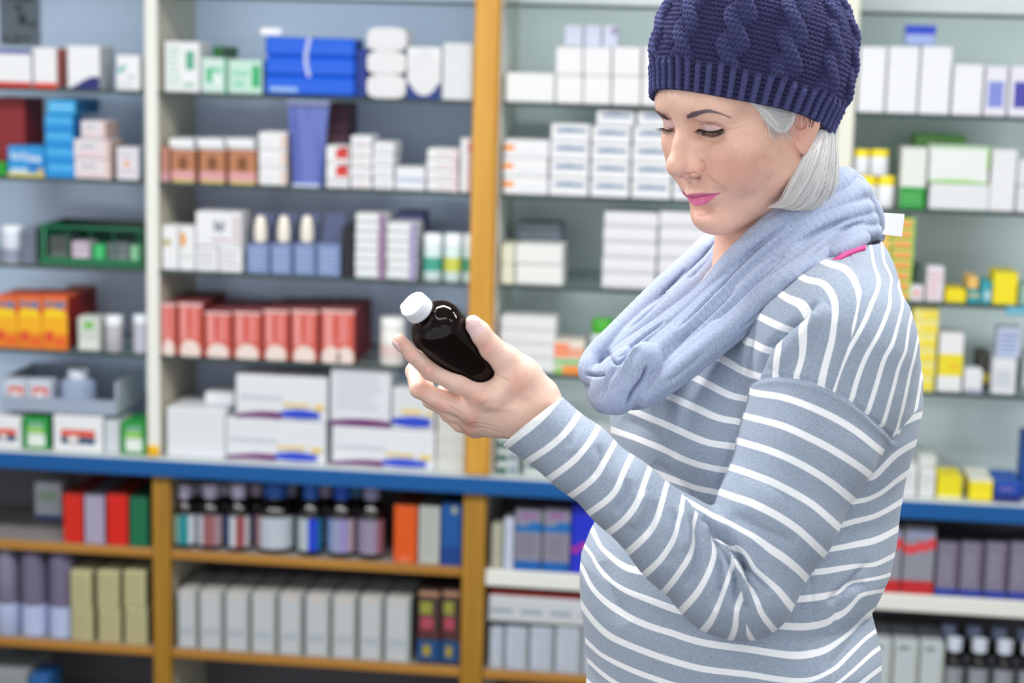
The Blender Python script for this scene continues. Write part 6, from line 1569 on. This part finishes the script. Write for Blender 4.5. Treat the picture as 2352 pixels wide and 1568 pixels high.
# ------------------------------------------------------------------ looped jersey scarf
def make_scarf(parent, gs):
    allp = np.array([P(1330, 960, 1.84), P(2040, 380, 1.86), P(2050, 600, 2.22), P(1330, 780, 2.22), P(1600, 480, 2.2), P(1980, 380, 2.2)])
    g = Grid(allp.min(0)-0.01, allp.max(0)+0.01, 0.0014)
    def surf(px, py):
        q = hit(gs, px, py, 1.6, 2.4, lambda v: v); return np.linalg.norm(q-CAM, axis=-1)*0+((q-CAM)@_F)
    def tube(pts, dd, rr, k=0.0018, drape=True, flat=0.0):
        c = X3([p[:2] for p in pts]); n = len(c)
        path = spl([(x, y, d*1000, r*1e5) for (x, y), d, r in zip(c, np.interp(np.linspace(0, 1, n), np.linspace(0, 1, len(dd)), dd), np.interp(np.linspace(0, 1, n), np.linspace(0, 1, len(rr)), rr))], 4)
        d_ = path[:, 2]/1000; r_ = path[:, 3]/1e5
        if drape:
            h_ = surf(path[:, 0], path[:, 1]); ok = h_ < 2.2; d2 = np.where(ok, np.minimum(d_, h_-0.35*r_), d_)
            for _ in range(3): d2 = np.convolve(np.r_[d2[0], d2, d2[-1]], [0.25, 0.5, 0.25], 'valid')
            d_ = d2
        W_ = [P(x, y, d) for x, y, d in zip(path[:, 0], path[:, 1], d_)]
        if drape:
            chain(g, W_, list(r_*0.66), k=0.0012); chain(g, [p+_F*(0.55*r) for p, r in zip(W_, r_)], list(r_*0.95), k=0.0012)
        else:
            chain(g, W_, list(r_*0.9), k=min(k, 0.003))
    mm = 0.001
    # near side, upper to lower rolls
    tube([(1690, 90), (1620, 130), (1480, 215), (1300, 330), (1110, 480), (960, 615), (810, 780), (640, 930), (450, 1070), (300, 1190)], [2.02, 1.985, 1.95, 1.935, 1.93, 1.925, 1.92], [17*mm, 19*mm, 17*mm, 13*mm, 10*mm, 11*mm, 15*mm])
    tube([(1770, 170), (1640, 230), (1480, 300), (1330, 400), (1190, 510), (1030, 650), (880, 800), (740, 950), (600, 1090), (470, 1210), (330, 1330)], [2.01, 1.97, 1.945, 1.93, 1.915, 1.91, 1.91], [17*mm, 17*mm, 15*mm, 12*mm, 12*mm, 17*mm, 21*mm])
    tube([(1800, 270), (1680, 300), (1520, 360), (1380, 455), (1250, 570), (1120, 690), (980, 830), (850, 960), (700, 1100), (560, 1230)], [2.0, 1.96, 1.94, 1.92, 1.905, 1.905], [14*mm, 13*mm, 13*mm, 11*mm, 10*mm, 12*mm])
    tube([(1830, 340), (1700, 375), (1560, 430), (1430, 520), (1300, 640), (1180, 745), (1040, 870), (900, 1000), (780, 1100), (640, 1220)], [2.0, 1.96, 1.93, 1.91, 1.90, 1.90], [13*mm, 12*mm, 12*mm, 11*mm, 12*mm, 12*mm])
    tube([(1860, 410), (1740, 430), (1620, 480), (1520, 560), (1390, 668), (1252, 778), (1105, 902), (950, 1028), (798, 1148), (652, 1266), (520, 1368), (440, 1425)], [2.0, 1.95, 1.92, 1.90, 1.89, 1.89, 1.90], [11*mm, 12*mm, 14*mm, 17*mm, 18*mm, 17*mm, 14*mm])
    tube([(1800, 450), (1700, 490), (1600, 550)], [1.975, 1.93, 1.915], [8*mm, 11*mm, 12*mm])
    # nape end that sticks out above the collar
    tube([(1700, 75), (1760, 130), (1800, 220), (1850, 300), (1875, 380), (1885, 445)], [2.03, 2.04, 2.05], [10*mm, 13*mm, 14*mm, 11*mm, 8*mm], drape=False)
    tube([(1650, 55), (1700, 60), (1750, 100), (1790, 180)], [2.04, 2.07, 2.08], [7*mm, 8*mm, 10*mm], drape=False)
    # behind the neck to the far side
    tube([(1780, 180), (1700, 120), (1500, 140), (1250, 260), (1000, 420), (880, 500)], [2.06, 2.11, 2.15, 2.17, 2.15, 2.12], [15*mm, 16*mm, 18*mm, 18*mm, 18*mm, 17*mm], drape=False)
    tube([(1830, 300), (1700, 280), (1500, 300), (1250, 420), (1050, 540), (930, 600)], [2.06, 2.12, 2.17, 2.18, 2.15, 2.11], [15*mm, 18*mm, 20*mm, 20*mm, 18*mm, 16*mm], drape=False)
    # far side strand
    tube([(870, 455), (720, 610), (560, 755), (400, 905), (260, 1040), (140, 1160), (95, 1225)], [2.11, 2.08, 2.04, 2.0, 1.97, 1.95, 1.945], [14*mm, 16*mm, 15*mm, 13*mm, 13*mm, 12*mm], drape=False)
    tube([(960, 470), (880, 610), (740, 755), (600, 880), (460, 990), (340, 1090), (230, 1190)], [2.08, 2.05, 2.02, 1.99, 1.965, 1.95], [14*mm, 18*mm, 19*mm, 18*mm, 16*mm, 13*mm], drape=False)
    tube([(990, 520), (900, 700), (780, 830), (640, 940), (500, 1050)], [2.05, 2.03, 2.0, 1.98, 1.96], [11*mm, 13*mm, 13*mm, 13*mm, 13*mm], drape=False)
    # front loops
    tube([(110, 1195), (85, 1250), (110, 1310), (190, 1300), (290, 1240)], [1.945, 1.935, 1.93, 1.925, 1.92], [11*mm, 12*mm, 13*mm, 14*mm, 13*mm], drape=False)
    tube([(115, 1330), (140, 1400), (170, 1440), (230, 1450), (300, 1400), (370, 1300), (440, 1200)], [1.94, 1.93, 1.92, 1.91, 1.905, 1.905], [11*mm, 13*mm, 15*mm, 20*mm, 22*mm, 21*mm, 20*mm], drape=False)
    tube([(220, 1400), (270, 1330), (350, 1240)], [1.92, 1.915, 1.91], [23*mm, 27*mm, 22*mm], k=0.012, drape=False)
    tube([(340, 1460), (420, 1440), (480, 1400)], [1.935, 1.92, 1.91], [11*mm, 13*mm, 14*mm], drape=False)
    V, Fq = surface(g); Q, z_ = proj(V); N = vnormals(V, Fq); fac = np.clip((N@(-_F)+0.1)*4, 0, 1)
    V = relax(V, Fq, 1, 0.3)
    def B(pts, w_, amp, prof='v'):
        nonlocal V
        V = brush(V, N, Q, X3(pts), w_*1.25, amp*2.7e-3, fac, prof)
    for pts, w_, a in [([(1320, 370), (1120, 520), (960, 680), (800, 850), (640, 1010)], 3.5, -2.0), ([(1000, 760), (860, 900), (720, 1030), (600, 1150)], 3.5, -2.2), ([(1300, 560), (1150, 700), (1000, 840), (860, 970)], 3.5, -2.0),
                       ([(1700, 330), (1500, 420), (1350, 520)], 3.5, -1.6), ([(1810, 350), (1700, 380), (1560, 470), (1450, 560)], 4, -2.2), ([(1500, 620), (1350, 740), (1200, 880), (1020, 1030)], 4, -1.6), ([(560, 960), (400, 1080), (260, 1200)], 4, -2.2),
                       ([(60, 1290), (120, 1300), (190, 1295)], 3.5, -3.0), ([(200, 1150), (230, 1200), (270, 1225), (350, 1150)], 3.5, -3.0), ([(700, 640), (560, 790), (430, 920), (330, 1010)], 3.5, -2.4), ([(450, 1240), (430, 1320), (360, 1420), (330, 1500)], 4.5, -5.0),
                       ([(880, 480), (800, 590), (700, 700)], 5, -2.5), ([(1180, 470), (1000, 640), (870, 800)], 3.0, -1.2), ([(820, 1150), (680, 1270), (560, 1360)], 5, -1.4), ([(260, 1250), (200, 1340), (180, 1430)], 7, -1.4), ([(420, 1110), (330, 1190), (290, 1300)], 6, 1.6)]:
        B(pts, w_, a)
    def cloth(nt, b):
        tc = nt.nodes.new('ShaderNodeTexCoord'); mp = nt.nodes.new('ShaderNodeMapping'); mp.inputs['Rotation'].default_value = (0, math.radians(35), math.radians(20)); mp.inputs['Scale'].default_value = (1.0, 1.0, 4.5)
        n = nt.nodes.new('ShaderNodeTexNoise'); n.inputs['Scale'].default_value = 330; n.inputs['Detail'].default_value = 6; n.inputs['Roughness'].default_value = 0.72
        mp.inputs['Rotation'].default_value = (0, math.radians(38), 0); mp.inputs['Scale'].default_value = (4.2, 1.5, 0.7)
        nt.links.new(tc.outputs['Object'], mp.inputs['Vector']); nt.links.new(mp.outputs[0], n.inputs['Vector'])
        mr = nt.nodes.new('ShaderNodeMapRange'); mr.inputs['From Min'].default_value = 0.32; mr.inputs['From Max'].default_value = 0.68; nt.links.new(n.outputs['Fac'], mr.inputs['Value'])
        c = mix_n(nt, mr.outputs[0], rgb(128, 140, 170), rgb(180, 192, 216)); nt.links.new(c, b.inputs['Base Color'])
        wv = nt.nodes.new('ShaderNodeTexNoise'); wv.inputs['Scale'].default_value = 1200; nt.links.new(tc.outputs['Object'], wv.inputs['Vector'])
        bp = nt.nodes.new('ShaderNodeBump'); bp.inputs['Strength'].default_value = 0.25; bp.inputs['Distance'].default_value = 0.0004; nt.links.new(wv.outputs['Fac'], bp.inputs['Height']); nt.links.new(bp.outputs[0], b.inputs['Normal'])
        b.inputs['Roughness'].default_value = 0.85; b.inputs['Specular IOR Level'].default_value = 0.2; b.inputs['Sheen Weight'].default_value = 0.15
    o = np_mesh('scarf', V, Fq, mat('blue_grey_jersey', build=cloth), parent)
    dt = 2.035
    c = [P(2013, 487, dt), P(2078, 491, dt+0.012), P(2072, 543, dt+0.012), P(2011, 536, dt)]
    n = np.cross(c[1]-c[0], c[3]-c[0]); n /= np.linalg.norm(n)
    grid = []
    for k in range(7):
        t = k/6; a = c[0]*(1-t)+c[1]*t; b_ = c[3]*(1-t)+c[2]*t; w_ = n*0.0014*math.sin(t*3.1); grid.append((a+w_, b_+w_))
    v = [p for ab in grid for p in ab]+[p+n*0.0006 for ab in grid for p in ab]; f = []
    for k in range(6): f += [(2*k, 2*k+1, 2*k+3, 2*k+2), (14+2*k, 16+2*k, 17+2*k, 15+2*k), (2*k, 2*k+2, 16+2*k, 14+2*k), (2*k+1, 15+2*k, 17+2*k, 2*k+3)]
    f += [(0, 14, 15, 1), (12, 13, 27, 26)]
    t_ = mesh_obj('paper_tag', v, f, mat('tag_paper', rgb(248, 248, 252), rough=0.6), o); t_['label'] = 'white square paper tag at the nape'
    mesh_obj('tag_thread', *_thread([P(2000, 520, 2.03), P(2010, 512, 2.033), P(2018, 506, dt)]), mat('tag_thread', rgb(230, 230, 236)), o)
    return o
def _thread(p):
    v, f = strands([spl(p, 4)], 0.0004, 0.0004); return [tuple(a) for a in v], [tuple(int(i) for i in a) for a in f]
# ------------------------------------------------------------------ hand that holds the bottle
BT = P(947, 697, 1.803); BB_ = P(1156, 896, 1.900)                   # cap top and base of the bottle
BAX = BB_-BT; BLEN = np.linalg.norm(BAX); BAX = BAX/BLEN
def make_hand():
    mm = 0.001
    pts = np.array([P(885, 700, 1.76), P(1330, 1120, 1.76), P(885, 1060, 1.98), P(1330, 720, 1.98)])
    g = Grid(pts.min(0), pts.max(0), 0.0011)
    def C(a, b, ra, rb, k=0.0, op='u'): cone(g, P(*a), P(*b), ra*mm, rb*mm, op, k*mm)
    def F(L, R_, k=2.0): chain(g, [P(*p) for p in L], [r*mm for r in R_], k=k*mm)
    imcp, mmcp, rmcp, pmcp = (1106, 905, 1.856), (1084, 941, 1.868), (1086, 965, 1.886), (1092, 979, 1.902)
    wr = (1227, 955, 1.880)
    # palm
    C(wr, imcp, 22, 12.5, 14); C(wr, mmcp, 22, 12, 14); C(wr, rmcp, 21, 11.5, 14); C(wr, pmcp, 20, 10.5, 14)
    C(imcp, mmcp, 12, 11.5, 8); C(mmcp, rmcp, 11.5, 11, 8); C(rmcp, pmcp, 11, 10, 8)
    C((1170, 900, 1.868), (1130, 935, 1.876), 17, 14, 14); C((1190, 935, 1.875), (1130, 960, 1.885), 20, 14, 12)
    # wrist to forearm
    C(wr, (1330, 1048, 1.862), 21, 25, 12); C((1240, 935, 1.875), (1330, 1040, 1.86), 20, 24, 12)
    # thumb
    F([(1236, 908, 1.868), (1195, 860, 1.857), (1160, 826, 1.848)], [21, 17.5, 14.5], 12)
    F([(1160, 826, 1.848), (1122, 795, 1.838), (1100, 764, 1.828), (1086, 744, 1.822)], [14.0, 12.3, 11.0, 9.0], 6)
    C((1195, 868, 1.86), (1150, 880, 1.864), 13, 10, 12)               # web between thumb and index
    C((1186, 866, 1.848), (1132, 905, 1.848), 12, 12, 8); C((1175, 880, 1.852), (1130, 912, 1.852), 13, 12, 8)
    # index
    F([imcp, (1050, 876, 1.845), (990, 851, 1.836)], [12.0, 10.8, 9.6], 6)
    F([(990, 851, 1.836), (947, 813, 1.822)], [9.6, 8.2], 4)
    F([(947, 813, 1.822), (917, 781, 1.812)], [8.2, 6.6], 3)
    # middle, ring, little
    F([mmcp, (1020, 922, 1.857), (962, 893, 1.852)], [11.4, 10.2, 9.2], 4); F([(962, 893, 1.852), (950, 853, 1.872), (965, 815, 1.892)], [9.2, 8.3, 6.8], 3)
    F([rmcp, (1040, 946, 1.876), (990, 918, 1.872)], [10.8, 9.6, 8.8], 4); F([(990, 918, 1.872), (975, 880, 1.894), (990, 845, 1.912)], [8.8, 8.0, 6.5], 3)
    F([pmcp, (1058, 972, 1.897), (1028, 950, 1.896)], [10.0, 8.6, 7.8], 4); F([(1028, 950, 1.896), (1010, 912, 1.912), (1024, 880, 1.925)], [7.8, 7.0, 5.8], 3)
    # room for the bottle
    cone(g, BT+BAX*0.040, BB_, 0.0296, 0.0296, 's', 0.002)
    V, Fq = surface(g)
    V = V
    Q, z_ = proj(V); N = vnormals(V, Fq); fac = np.clip((N@(-_F)+0.1)*4, 0, 1)
    def X7(L): return [(860+x/3.408, 620+y/3.408) for x, y in L]
    def B(pts, w_, amp, prof='v'):
        nonlocal V
        V = brush(V, N, Q, X7(pts), w_, amp*1e-3, fac, prof)
    for pts, w_, a in [([(800, 620), (850, 615), (900, 590), (940, 560)], 2.2, -0.6), ([(810, 645), (870, 635), (940, 600)], 2.0, -0.5), ([(830, 600), (880, 585), (920, 560)], 2.0, -0.45), ([(850, 660), (910, 650), (950, 620)], 2.0, -0.35),
                       ([(940, 815), (990, 840), (1050, 870), (1085, 880)], 2.8, -1.8), ([(910, 840), (940, 850), (975, 850)], 2.2, -0.8), ([(395, 780), (415, 760), (450, 755), (480, 770)], 2.0, -0.4), ([(390, 800), (400, 830), (430, 850)], 2.0, -0.4),
                       ([(560, 1040), (620, 1090), (700, 1140)], 3, -1.0), ([(720, 1215), (800, 1200), (900, 1220), (1020, 1260)], 3, -0.8), ([(760, 1240), (880, 1240), (1000, 1275)], 2.5, -0.7), ([(700, 1180), (800, 1170), (950, 1190)], 3, -0.5), ([(900, 1255), (1000, 1280), (1100, 1300)], 2.5, -0.5),
                       ([(255, 640), (290, 650), (310, 620)], 2, -0.3), ([(700, 960), (720, 1000), (760, 1020)], 5, -0.6)]: B(pts, w_, a)
    for pts, w_, a in [([(790, 960), (840, 1010), (860, 1040)], 16, 1.6), ([(420, 790), (450, 800)], 10, 0.9), ([(860, 1110), (900, 1130), (940, 1100)], 10, -0.7), ([(740, 1170), (780, 1180)], 9, 1.2), ([(860, 1060), (1000, 1080), (1150, 1080)], 8, 0.7), ([(1000, 960), (1120, 1000), (1250, 1060)], 14, -1.0)]: B(pts, w_, a, 'g')
    # colour
    def c3(*c): return np.array(rgb(*c)[:3])
    col = np.tile(c3(244, 210, 194), (len(V), 1))
    def blob(cx, cy, r, c, f):
        nonlocal col
        w_ = (f*np.exp(-(((Q[:, 0]-cx)**2+(Q[:, 1]-cy)**2)/r**2)))[:, None]; col = col*(1-w_)+c3(*c)*w_
    for cx, cy, r in [(1098, 915, 22), (985, 851, 16), (945, 812, 12), (968, 898, 18), (1010, 930, 18), (1080, 962, 20), (1118, 800, 18), (1190, 880, 30), (920, 790, 14), (1075, 985, 18)]: blob(cx, cy, r, (236, 160, 146), 0.5)
    blob(1240, 960, 45, (236, 200, 176), 0.6); blob(1150, 880, 20, (240, 214, 190), 0.6)
    return g, V, Fq, col
def nail(A, B, ra, rb, nrm, L, W_, parent, beyond=0.003):
    """a nail plate curved over the fingertip: axis from joint A to tip B, radii ra, rb"""
    a = B-A; ln = np.linalg.norm(a); a = a/ln; n0 = np.array(nrm, float); n0 -= a*(n0@a); n0 /= np.linalg.norm(n0); b = np.cross(a, n0)
    N1, N2 = 15, 13; v, w = [], []
    for i in range(N1):
        u = i/(N1-1); t = ln-L+(L+beyond+rb*0.55)*u; r = ra+(rb-ra)*np.clip(t/ln, 0, 1)
        fl = 1-0.42*max(0, 0.25-u)/0.25*max(0, 0.25-u)/0.25-0.38*(max(0, u-0.72)/0.28)**2
        dz = -0.0022*max(0, u-0.55)**2/0.2-0.0006*(1-u)**4
        for j in range(N2):
            q = (-1+2*j/(N2-1)); th = q*(W_/2/r)*fl; tt = t-0.0022*q*q*(1 if u > 0.5 else -1)*abs(2*u-1)
            p = A+a*tt+(n0*math.cos(th)+b*math.sin(th))*(r+0.0015+dz); v.append(tuple(p)); w.append(tuple(p-(n0*math.cos(th)+b*math.sin(th))*0.0012))
    f = []; o = N1*N2
    for i in range(N1-1):
        for j in range(N2-1):
            p, q, r_, s_ = i*N2+j, i*N2+j+1, (i+1)*N2+j+1, (i+1)*N2+j; f.append((p, q, r_, s_)); f.append((o+s_, o+r_, o+q, o+p))
    for i in range(N1-1): f.append((i*N2, (i+1)*N2, o+(i+1)*N2, o+i*N2)); p = i*N2+N2-1; f.append((p+N2, p, o+p, o+p+N2))
    for j in range(N2-1): f.append((j+1, j, o+j, o+j+1)); p = (N1-1)*N2+j; f.append((p, p+1, o+p+1, o+p))
    return mesh_obj('nail', v+w, f, mat('nail_polish', rgb(252, 214, 216), rough=0.12, coat=0.8), parent, smooth=True, sharp=50)
def make_bottle():
    root = empty('syrup_bottle', tuple(BB_)); tag(root, 'small glossy dark brown bottle with white flip cap held in her raised hand', 'bottle')
    z = -BAX; x = np.cross(z, UP); x /= np.linalg.norm(x); y = np.cross(z, x)
    def W(v): v = np.asarray(v); return (x*v[0]+y*v[1]+z*v[2])
    def lathe(prof, name, m_, parent, n=64, close=(True, True), sq=0.0):
        v, f = [], []
        for r, h in prof:
            for k in range(n):
                a = 2*math.pi*k/n; v.append(tuple(W((r*math.cos(a), r*math.sin(a), h))))
        for j in range(len(prof)-1):
            for k in range(n): f.append((j*n+k, j*n+(k+1) % n, (j+1)*n+(k+1) % n, (j+1)*n+k))
        if close[0]: f.append(tuple(reversed(range(n))))
        if close[1]: f.append(tuple((len(prof)-1)*n+k for k in range(n)))
        return mesh_obj(name, v, f, m_, parent, smooth=True)
    L = BLEN; mm = 0.001; H_ = L-14*mm
    body = [(0, 0.0), (20*mm, 0), (25*mm, 0.6*mm), (28.4*mm, 2.6*mm), (28.9*mm, 5*mm), (28.9*mm, H_-40*mm), (28.9*mm, H_-27*mm), (28.2*mm, H_-22*mm), (26*mm, H_-17*mm), (22*mm, H_-12.5*mm), (17.0*mm, H_-9.5*mm), (13.8*mm, H_-7.5*mm), (12.9*mm, H_-5.5*mm), (12.7*mm, H_-3*mm), (13.8*mm, H_-2.2*mm), (13.8*mm, H_-0.6*mm), (12.5*mm, H_-0.2*mm), (12.3*mm, H_+3*mm)]
    body = [tuple(p) for p in spl(body, 3)]
    def gl(nt, b):
        b.inputs['IOR'].default_value = 1.52
    o = lathe(body, 'glass_body', mat('dark_brown_glass', rgb(18, 9, 8), rough=0.035, spec=0.22, build=gl), root, close=(False, False))
    cap = [(14.4*mm, H_+0.3*mm), (14.9*mm, H_+0.8*mm), (15.0*mm, H_+4.5*mm), (14.5*mm, H_+4.9*mm), (14.5*mm, H_+5.5*mm), (15.0*mm, H_+5.9*mm), (14.8*mm, H_+12.6*mm), (14.2*mm, H_+13.7*mm), (13.4*mm, H_+14.0*mm), (9.4*mm, H_+14.0*mm), (9.0*mm, H_+13.3*mm), (8.4*mm, H_+13.3*mm), (8.0*mm, H_+14.0*mm), (0.1*mm, H_+14.1*mm)]
    c = lathe(cap, 'cap', mat('cap_plastic', rgb(226, 228, 236), rough=0.35), root, close=(True, True))
    # thumb lip of the flip cap on the far left rim
    d = -(_R*0.95-_U*0.35); dl = np.array((d@x, d@y)); dl /= np.linalg.norm(dl); nl = np.array((-dl[1], dl[0])); v, f = [], []
    for k in range(9):
        t = -1+k/4; r = 14.8+1.9*math.cos(t*1.5)**1.0
        p = dl*math.cos(t*0.28)*r+nl*math.sin(t*0.28)*r; 
        for h in (9.6, 13.2): v.append(tuple(W((p[0]*mm, p[1]*mm, H_+h*mm))))
    for k in range(9):
        t = -1+k/4; p = dl*math.cos(t*0.28)*13.8+nl*math.sin(t*0.28)*13.8
        for h in (9.6, 13.2): v.append(tuple(W((p[0]*mm, p[1]*mm, H_+h*mm))))
    for k in range(8): f += [(2*k, 2*k+2, 2*k+3, 2*k+1), (2*k+1, 2*k+3, 18+2*k+3, 18+2*k+1), (2*k, 18+2*k, 18+2*k+2, 2*k+2)]
    mesh_obj('cap_lip', v, f, mat('cap_plastic'), c, smooth=True)
    # paper label on the side away from the camera
    v, f = [], []; n = 30; toc = np.array((TOW@x, TOW@y)); a0 = math.atan2(toc[1], toc[0])
    rgt = np.array((_R@x, _R@y)); ar = math.atan2(rgt[1], rgt[0])
    s_ = 1 if ((ar-a0+math.pi) % (2*math.pi)-math.pi) > 0 else -1
    for k in range(n+1):
        a = a0+s_*(math.radians(96)+math.radians(170)*k/n)
        for h in (10*mm, H_-27*mm): v.append(tuple(W(((29.15*mm)*math.cos(a), (29.15*mm)*math.sin(a), h))))
    for k in range(n): f.append((2*k, 2*k+2, 2*k+3, 2*k+1))
    mesh_obj('paper_label', v, f, mat('label_paper', rgb(232, 234, 240), rough=0.5), root, smooth=True)
    return root
# ------------------------------------------------------------------ put the person together
person = empty('person', (float(CC[0]), float(CC[1]), 0.0))
tag(person, 'woman in navy knit hat, grey-blue scarf and striped sweater looking down at a bottle', 'person')
POFF = np.array(person.location)
def adopt(o):
    """keep the world position when parenting to the person"""
    return o
def make_body():
    hg, hv, hf, hc = make_hand()
    # hidden part of the body under the clothes, down to the feet
    pts = np.array([S1+0.05, S2-0.1, [CC[0]-0.3, CC[1]-0.25, 0.0], [CC[0]+0.3, CC[1]+0.3, 1.45]])
    g = Grid(pts.min(0), pts.max(0), 0.008)
    X, Y, Z = np.meshgrid(*g.ax, indexing='ij', sparse=True)
    g.D = np.maximum(f_torso(X, Y, Z, -0.014), -(Z-0.86)).astype(np.float32)
    for a, b, ra, rb in [(P(1800, 640, 2.03), CC, 0.05, 0.08), (S1-LAT*0.02, CC, 0.05, 0.09), (S2, CC, 0.05, 0.09)]: cone(g, a, b, ra, rb, k=0.03)
    chain(g, [a for a, r in ARM[:-1]], [r-0.016 for a, r in ARM[:-1]], k=0.01)
    hip = np.array([CC[0], CC[1], 0.86])-UP*0
    e2 = S2+np.array([0, 0, -0.27])-LAT*0.03; w2 = e2+np.array([0, 0, -0.17])+FT*0.05; kn = w2+np.array([0, 0, -0.07])+FT*0.02
    chain(g, [S2, e2, w2, kn], [0.045, 0.034, 0.024, 0.024], k=0.01)
    for k in range(4):
        o = FT*(0.027-0.018*k); chain(g, [kn+o, kn+o-UP*(0.045+0.006*(k in (1, 2))), kn+o-UP*0.075+LAT*0.006], [0.0105, 0.009, 0.0075], k=0.002)
    chain(g, [w2+FT*0.02-UP*0.02, kn+FT*0.045-UP*0.005, kn+FT*0.055-UP*0.03], [0.014, 0.011, 0.0085], k=0.004)
    for s in (1, -1):
        c = hip+LAT*0.085*s; chain(g, [c+UP*0.02, c-UP*0.40+FT*0.01, c-UP*0.78], [0.085, 0.052, 0.036], k=0.03); cone(g, c-UP*0.82, c-UP*0.825+FT*0.13, 0.032, 0.026, k=0.02)
    V, Fq = surface(g, 1)
    parts = [(HWv, HF, HC), (hv, hf, hc), (V, Fq, np.tile(np.array(rgb(240, 206, 192)[:3]), (len(V), 1)))]
    off = 0; VV, FF, CL = [], [], []
    for v, f, c in parts: VV.append(v); FF.append(f+off); CL.append(c); off += len(v)
    return np_mesh('body', np.concatenate(VV), np.concatenate(FF), M_SKIN, None, cols={'skin': np.concatenate(CL)}), hg
sw, GS = make_sweater(None)
body, HGR = make_body()
eyeball(1, body); eyeball(-1, body)
hat = make_hat(None); hair = make_hair(None); scarf = make_scarf(None, GS)
for nm_, ls_, mt_, ra_ in (('eyebrow', near_brow, M_BROW, 0.00012), ('eyebrow', far_brow, M_BROW, 0.00012), ('eyelashes', near_lash+near_low, M_LASH, 0.00019), ('eyelashes', far_lash, M_LASH, 0.00019)):
    tag(strand_obj(nm_, ls_, mt_, ra_, 0.00004, body), kind='stuff')
tag(hair, kind='stuff')
nail(P(1100, 764, 1.828), P(1086, 744, 1.822), 0.0110, 0.0090, -_F*0.95-_R*0.12+_U*0.02, 0.0135, 0.0150, body, 0.0055)
nail(P(947, 813, 1.822), P(917, 781, 1.812), 0.0082, 0.0066, -_R*0.80-_F*0.55-_U*0.15, 0.0095, 0.0095, body, 0.002)
# pink undershirt neckline
_p = spl([(1880, 618), (1905, 604), (1925, 593), (1945, 582), (1965, 574), (1985, 568)], 5); _h = hit(GS, _p[:, 0], _p[:, 1]+4, 1.6, 2.3, lambda v: v); _d = np.clip((_h-CAM)@_F, 1.9, 2.06)
v_, f_ = strands([[P(a, b, d-0.001) for (a, b), d in zip(_p, _d)]], 0.0042, 0.0042)
us = np_mesh('undershirt', v_, f_, mat('pink_jersey', rgb(246, 84, 156), rough=0.8)); us['label'] = 'pink undershirt neckline'
# trousers and shoes (below the frame)
g = Grid(np.array([CC[0]-0.32, CC[1]-0.32, 0.0]), np.array([CC[0]+0.32, CC[1]+0.32, 0.98]), 0.007)
X, Y, Z = np.meshgrid(*g.ax, indexing='ij', sparse=True)
g.D = np.maximum(np.maximum(f_torso(X, Y, Z, -0.012), -(Z-0.80)), Z-0.95).astype(np.float32)
for s in (1, -1):
    c = np.array([CC[0], CC[1], 0.86])+LAT*0.085*s; chain(g, [c, c-UP*0.40+FT*0.01, c-UP*0.77], [0.098, 0.066, 0.052], k=0.03)
V, Fq = surface(g, 1); tr = np_mesh('trousers', V, Fq, mat('dark_denim', rgb(44, 50, 70), rough=0.85))
shoes = []
for s in (1, -1):
    g = Grid(np.array([CC[0]-0.32, CC[1]-0.32, -0.02]), np.array([CC[0]+0.32, CC[1]+0.32, 0.13]), 0.005)
    c = np.array([CC[0], CC[1], 0.045])+LAT*0.085*s; chain(g, [c-FT*0.03, c+FT*0.08, c+FT*0.15-UP*0.008], [0.042, 0.042, 0.034], k=0.01); cone(g, c-FT*0.02, c+UP*0.05-FT*0.02, 0.042, 0.04, k=0.01)
    X, Y, Z = np.meshgrid(*g.ax, indexing='ij', sparse=True); g.D = np.maximum(g.D, 0.001-Z).astype(np.float32)
    V, Fq = surface(g, 0); shoes.append(np_mesh('shoe', V, Fq, mat('black_leather', rgb(20, 20, 22), rough=0.4)))
for o in [body, sw, hat, hair, scarf, us, tr]+shoes:
    o.parent = person; o.matrix_parent_inverse = Matrix.Translation(-Vector(person.location))
make_bottle()
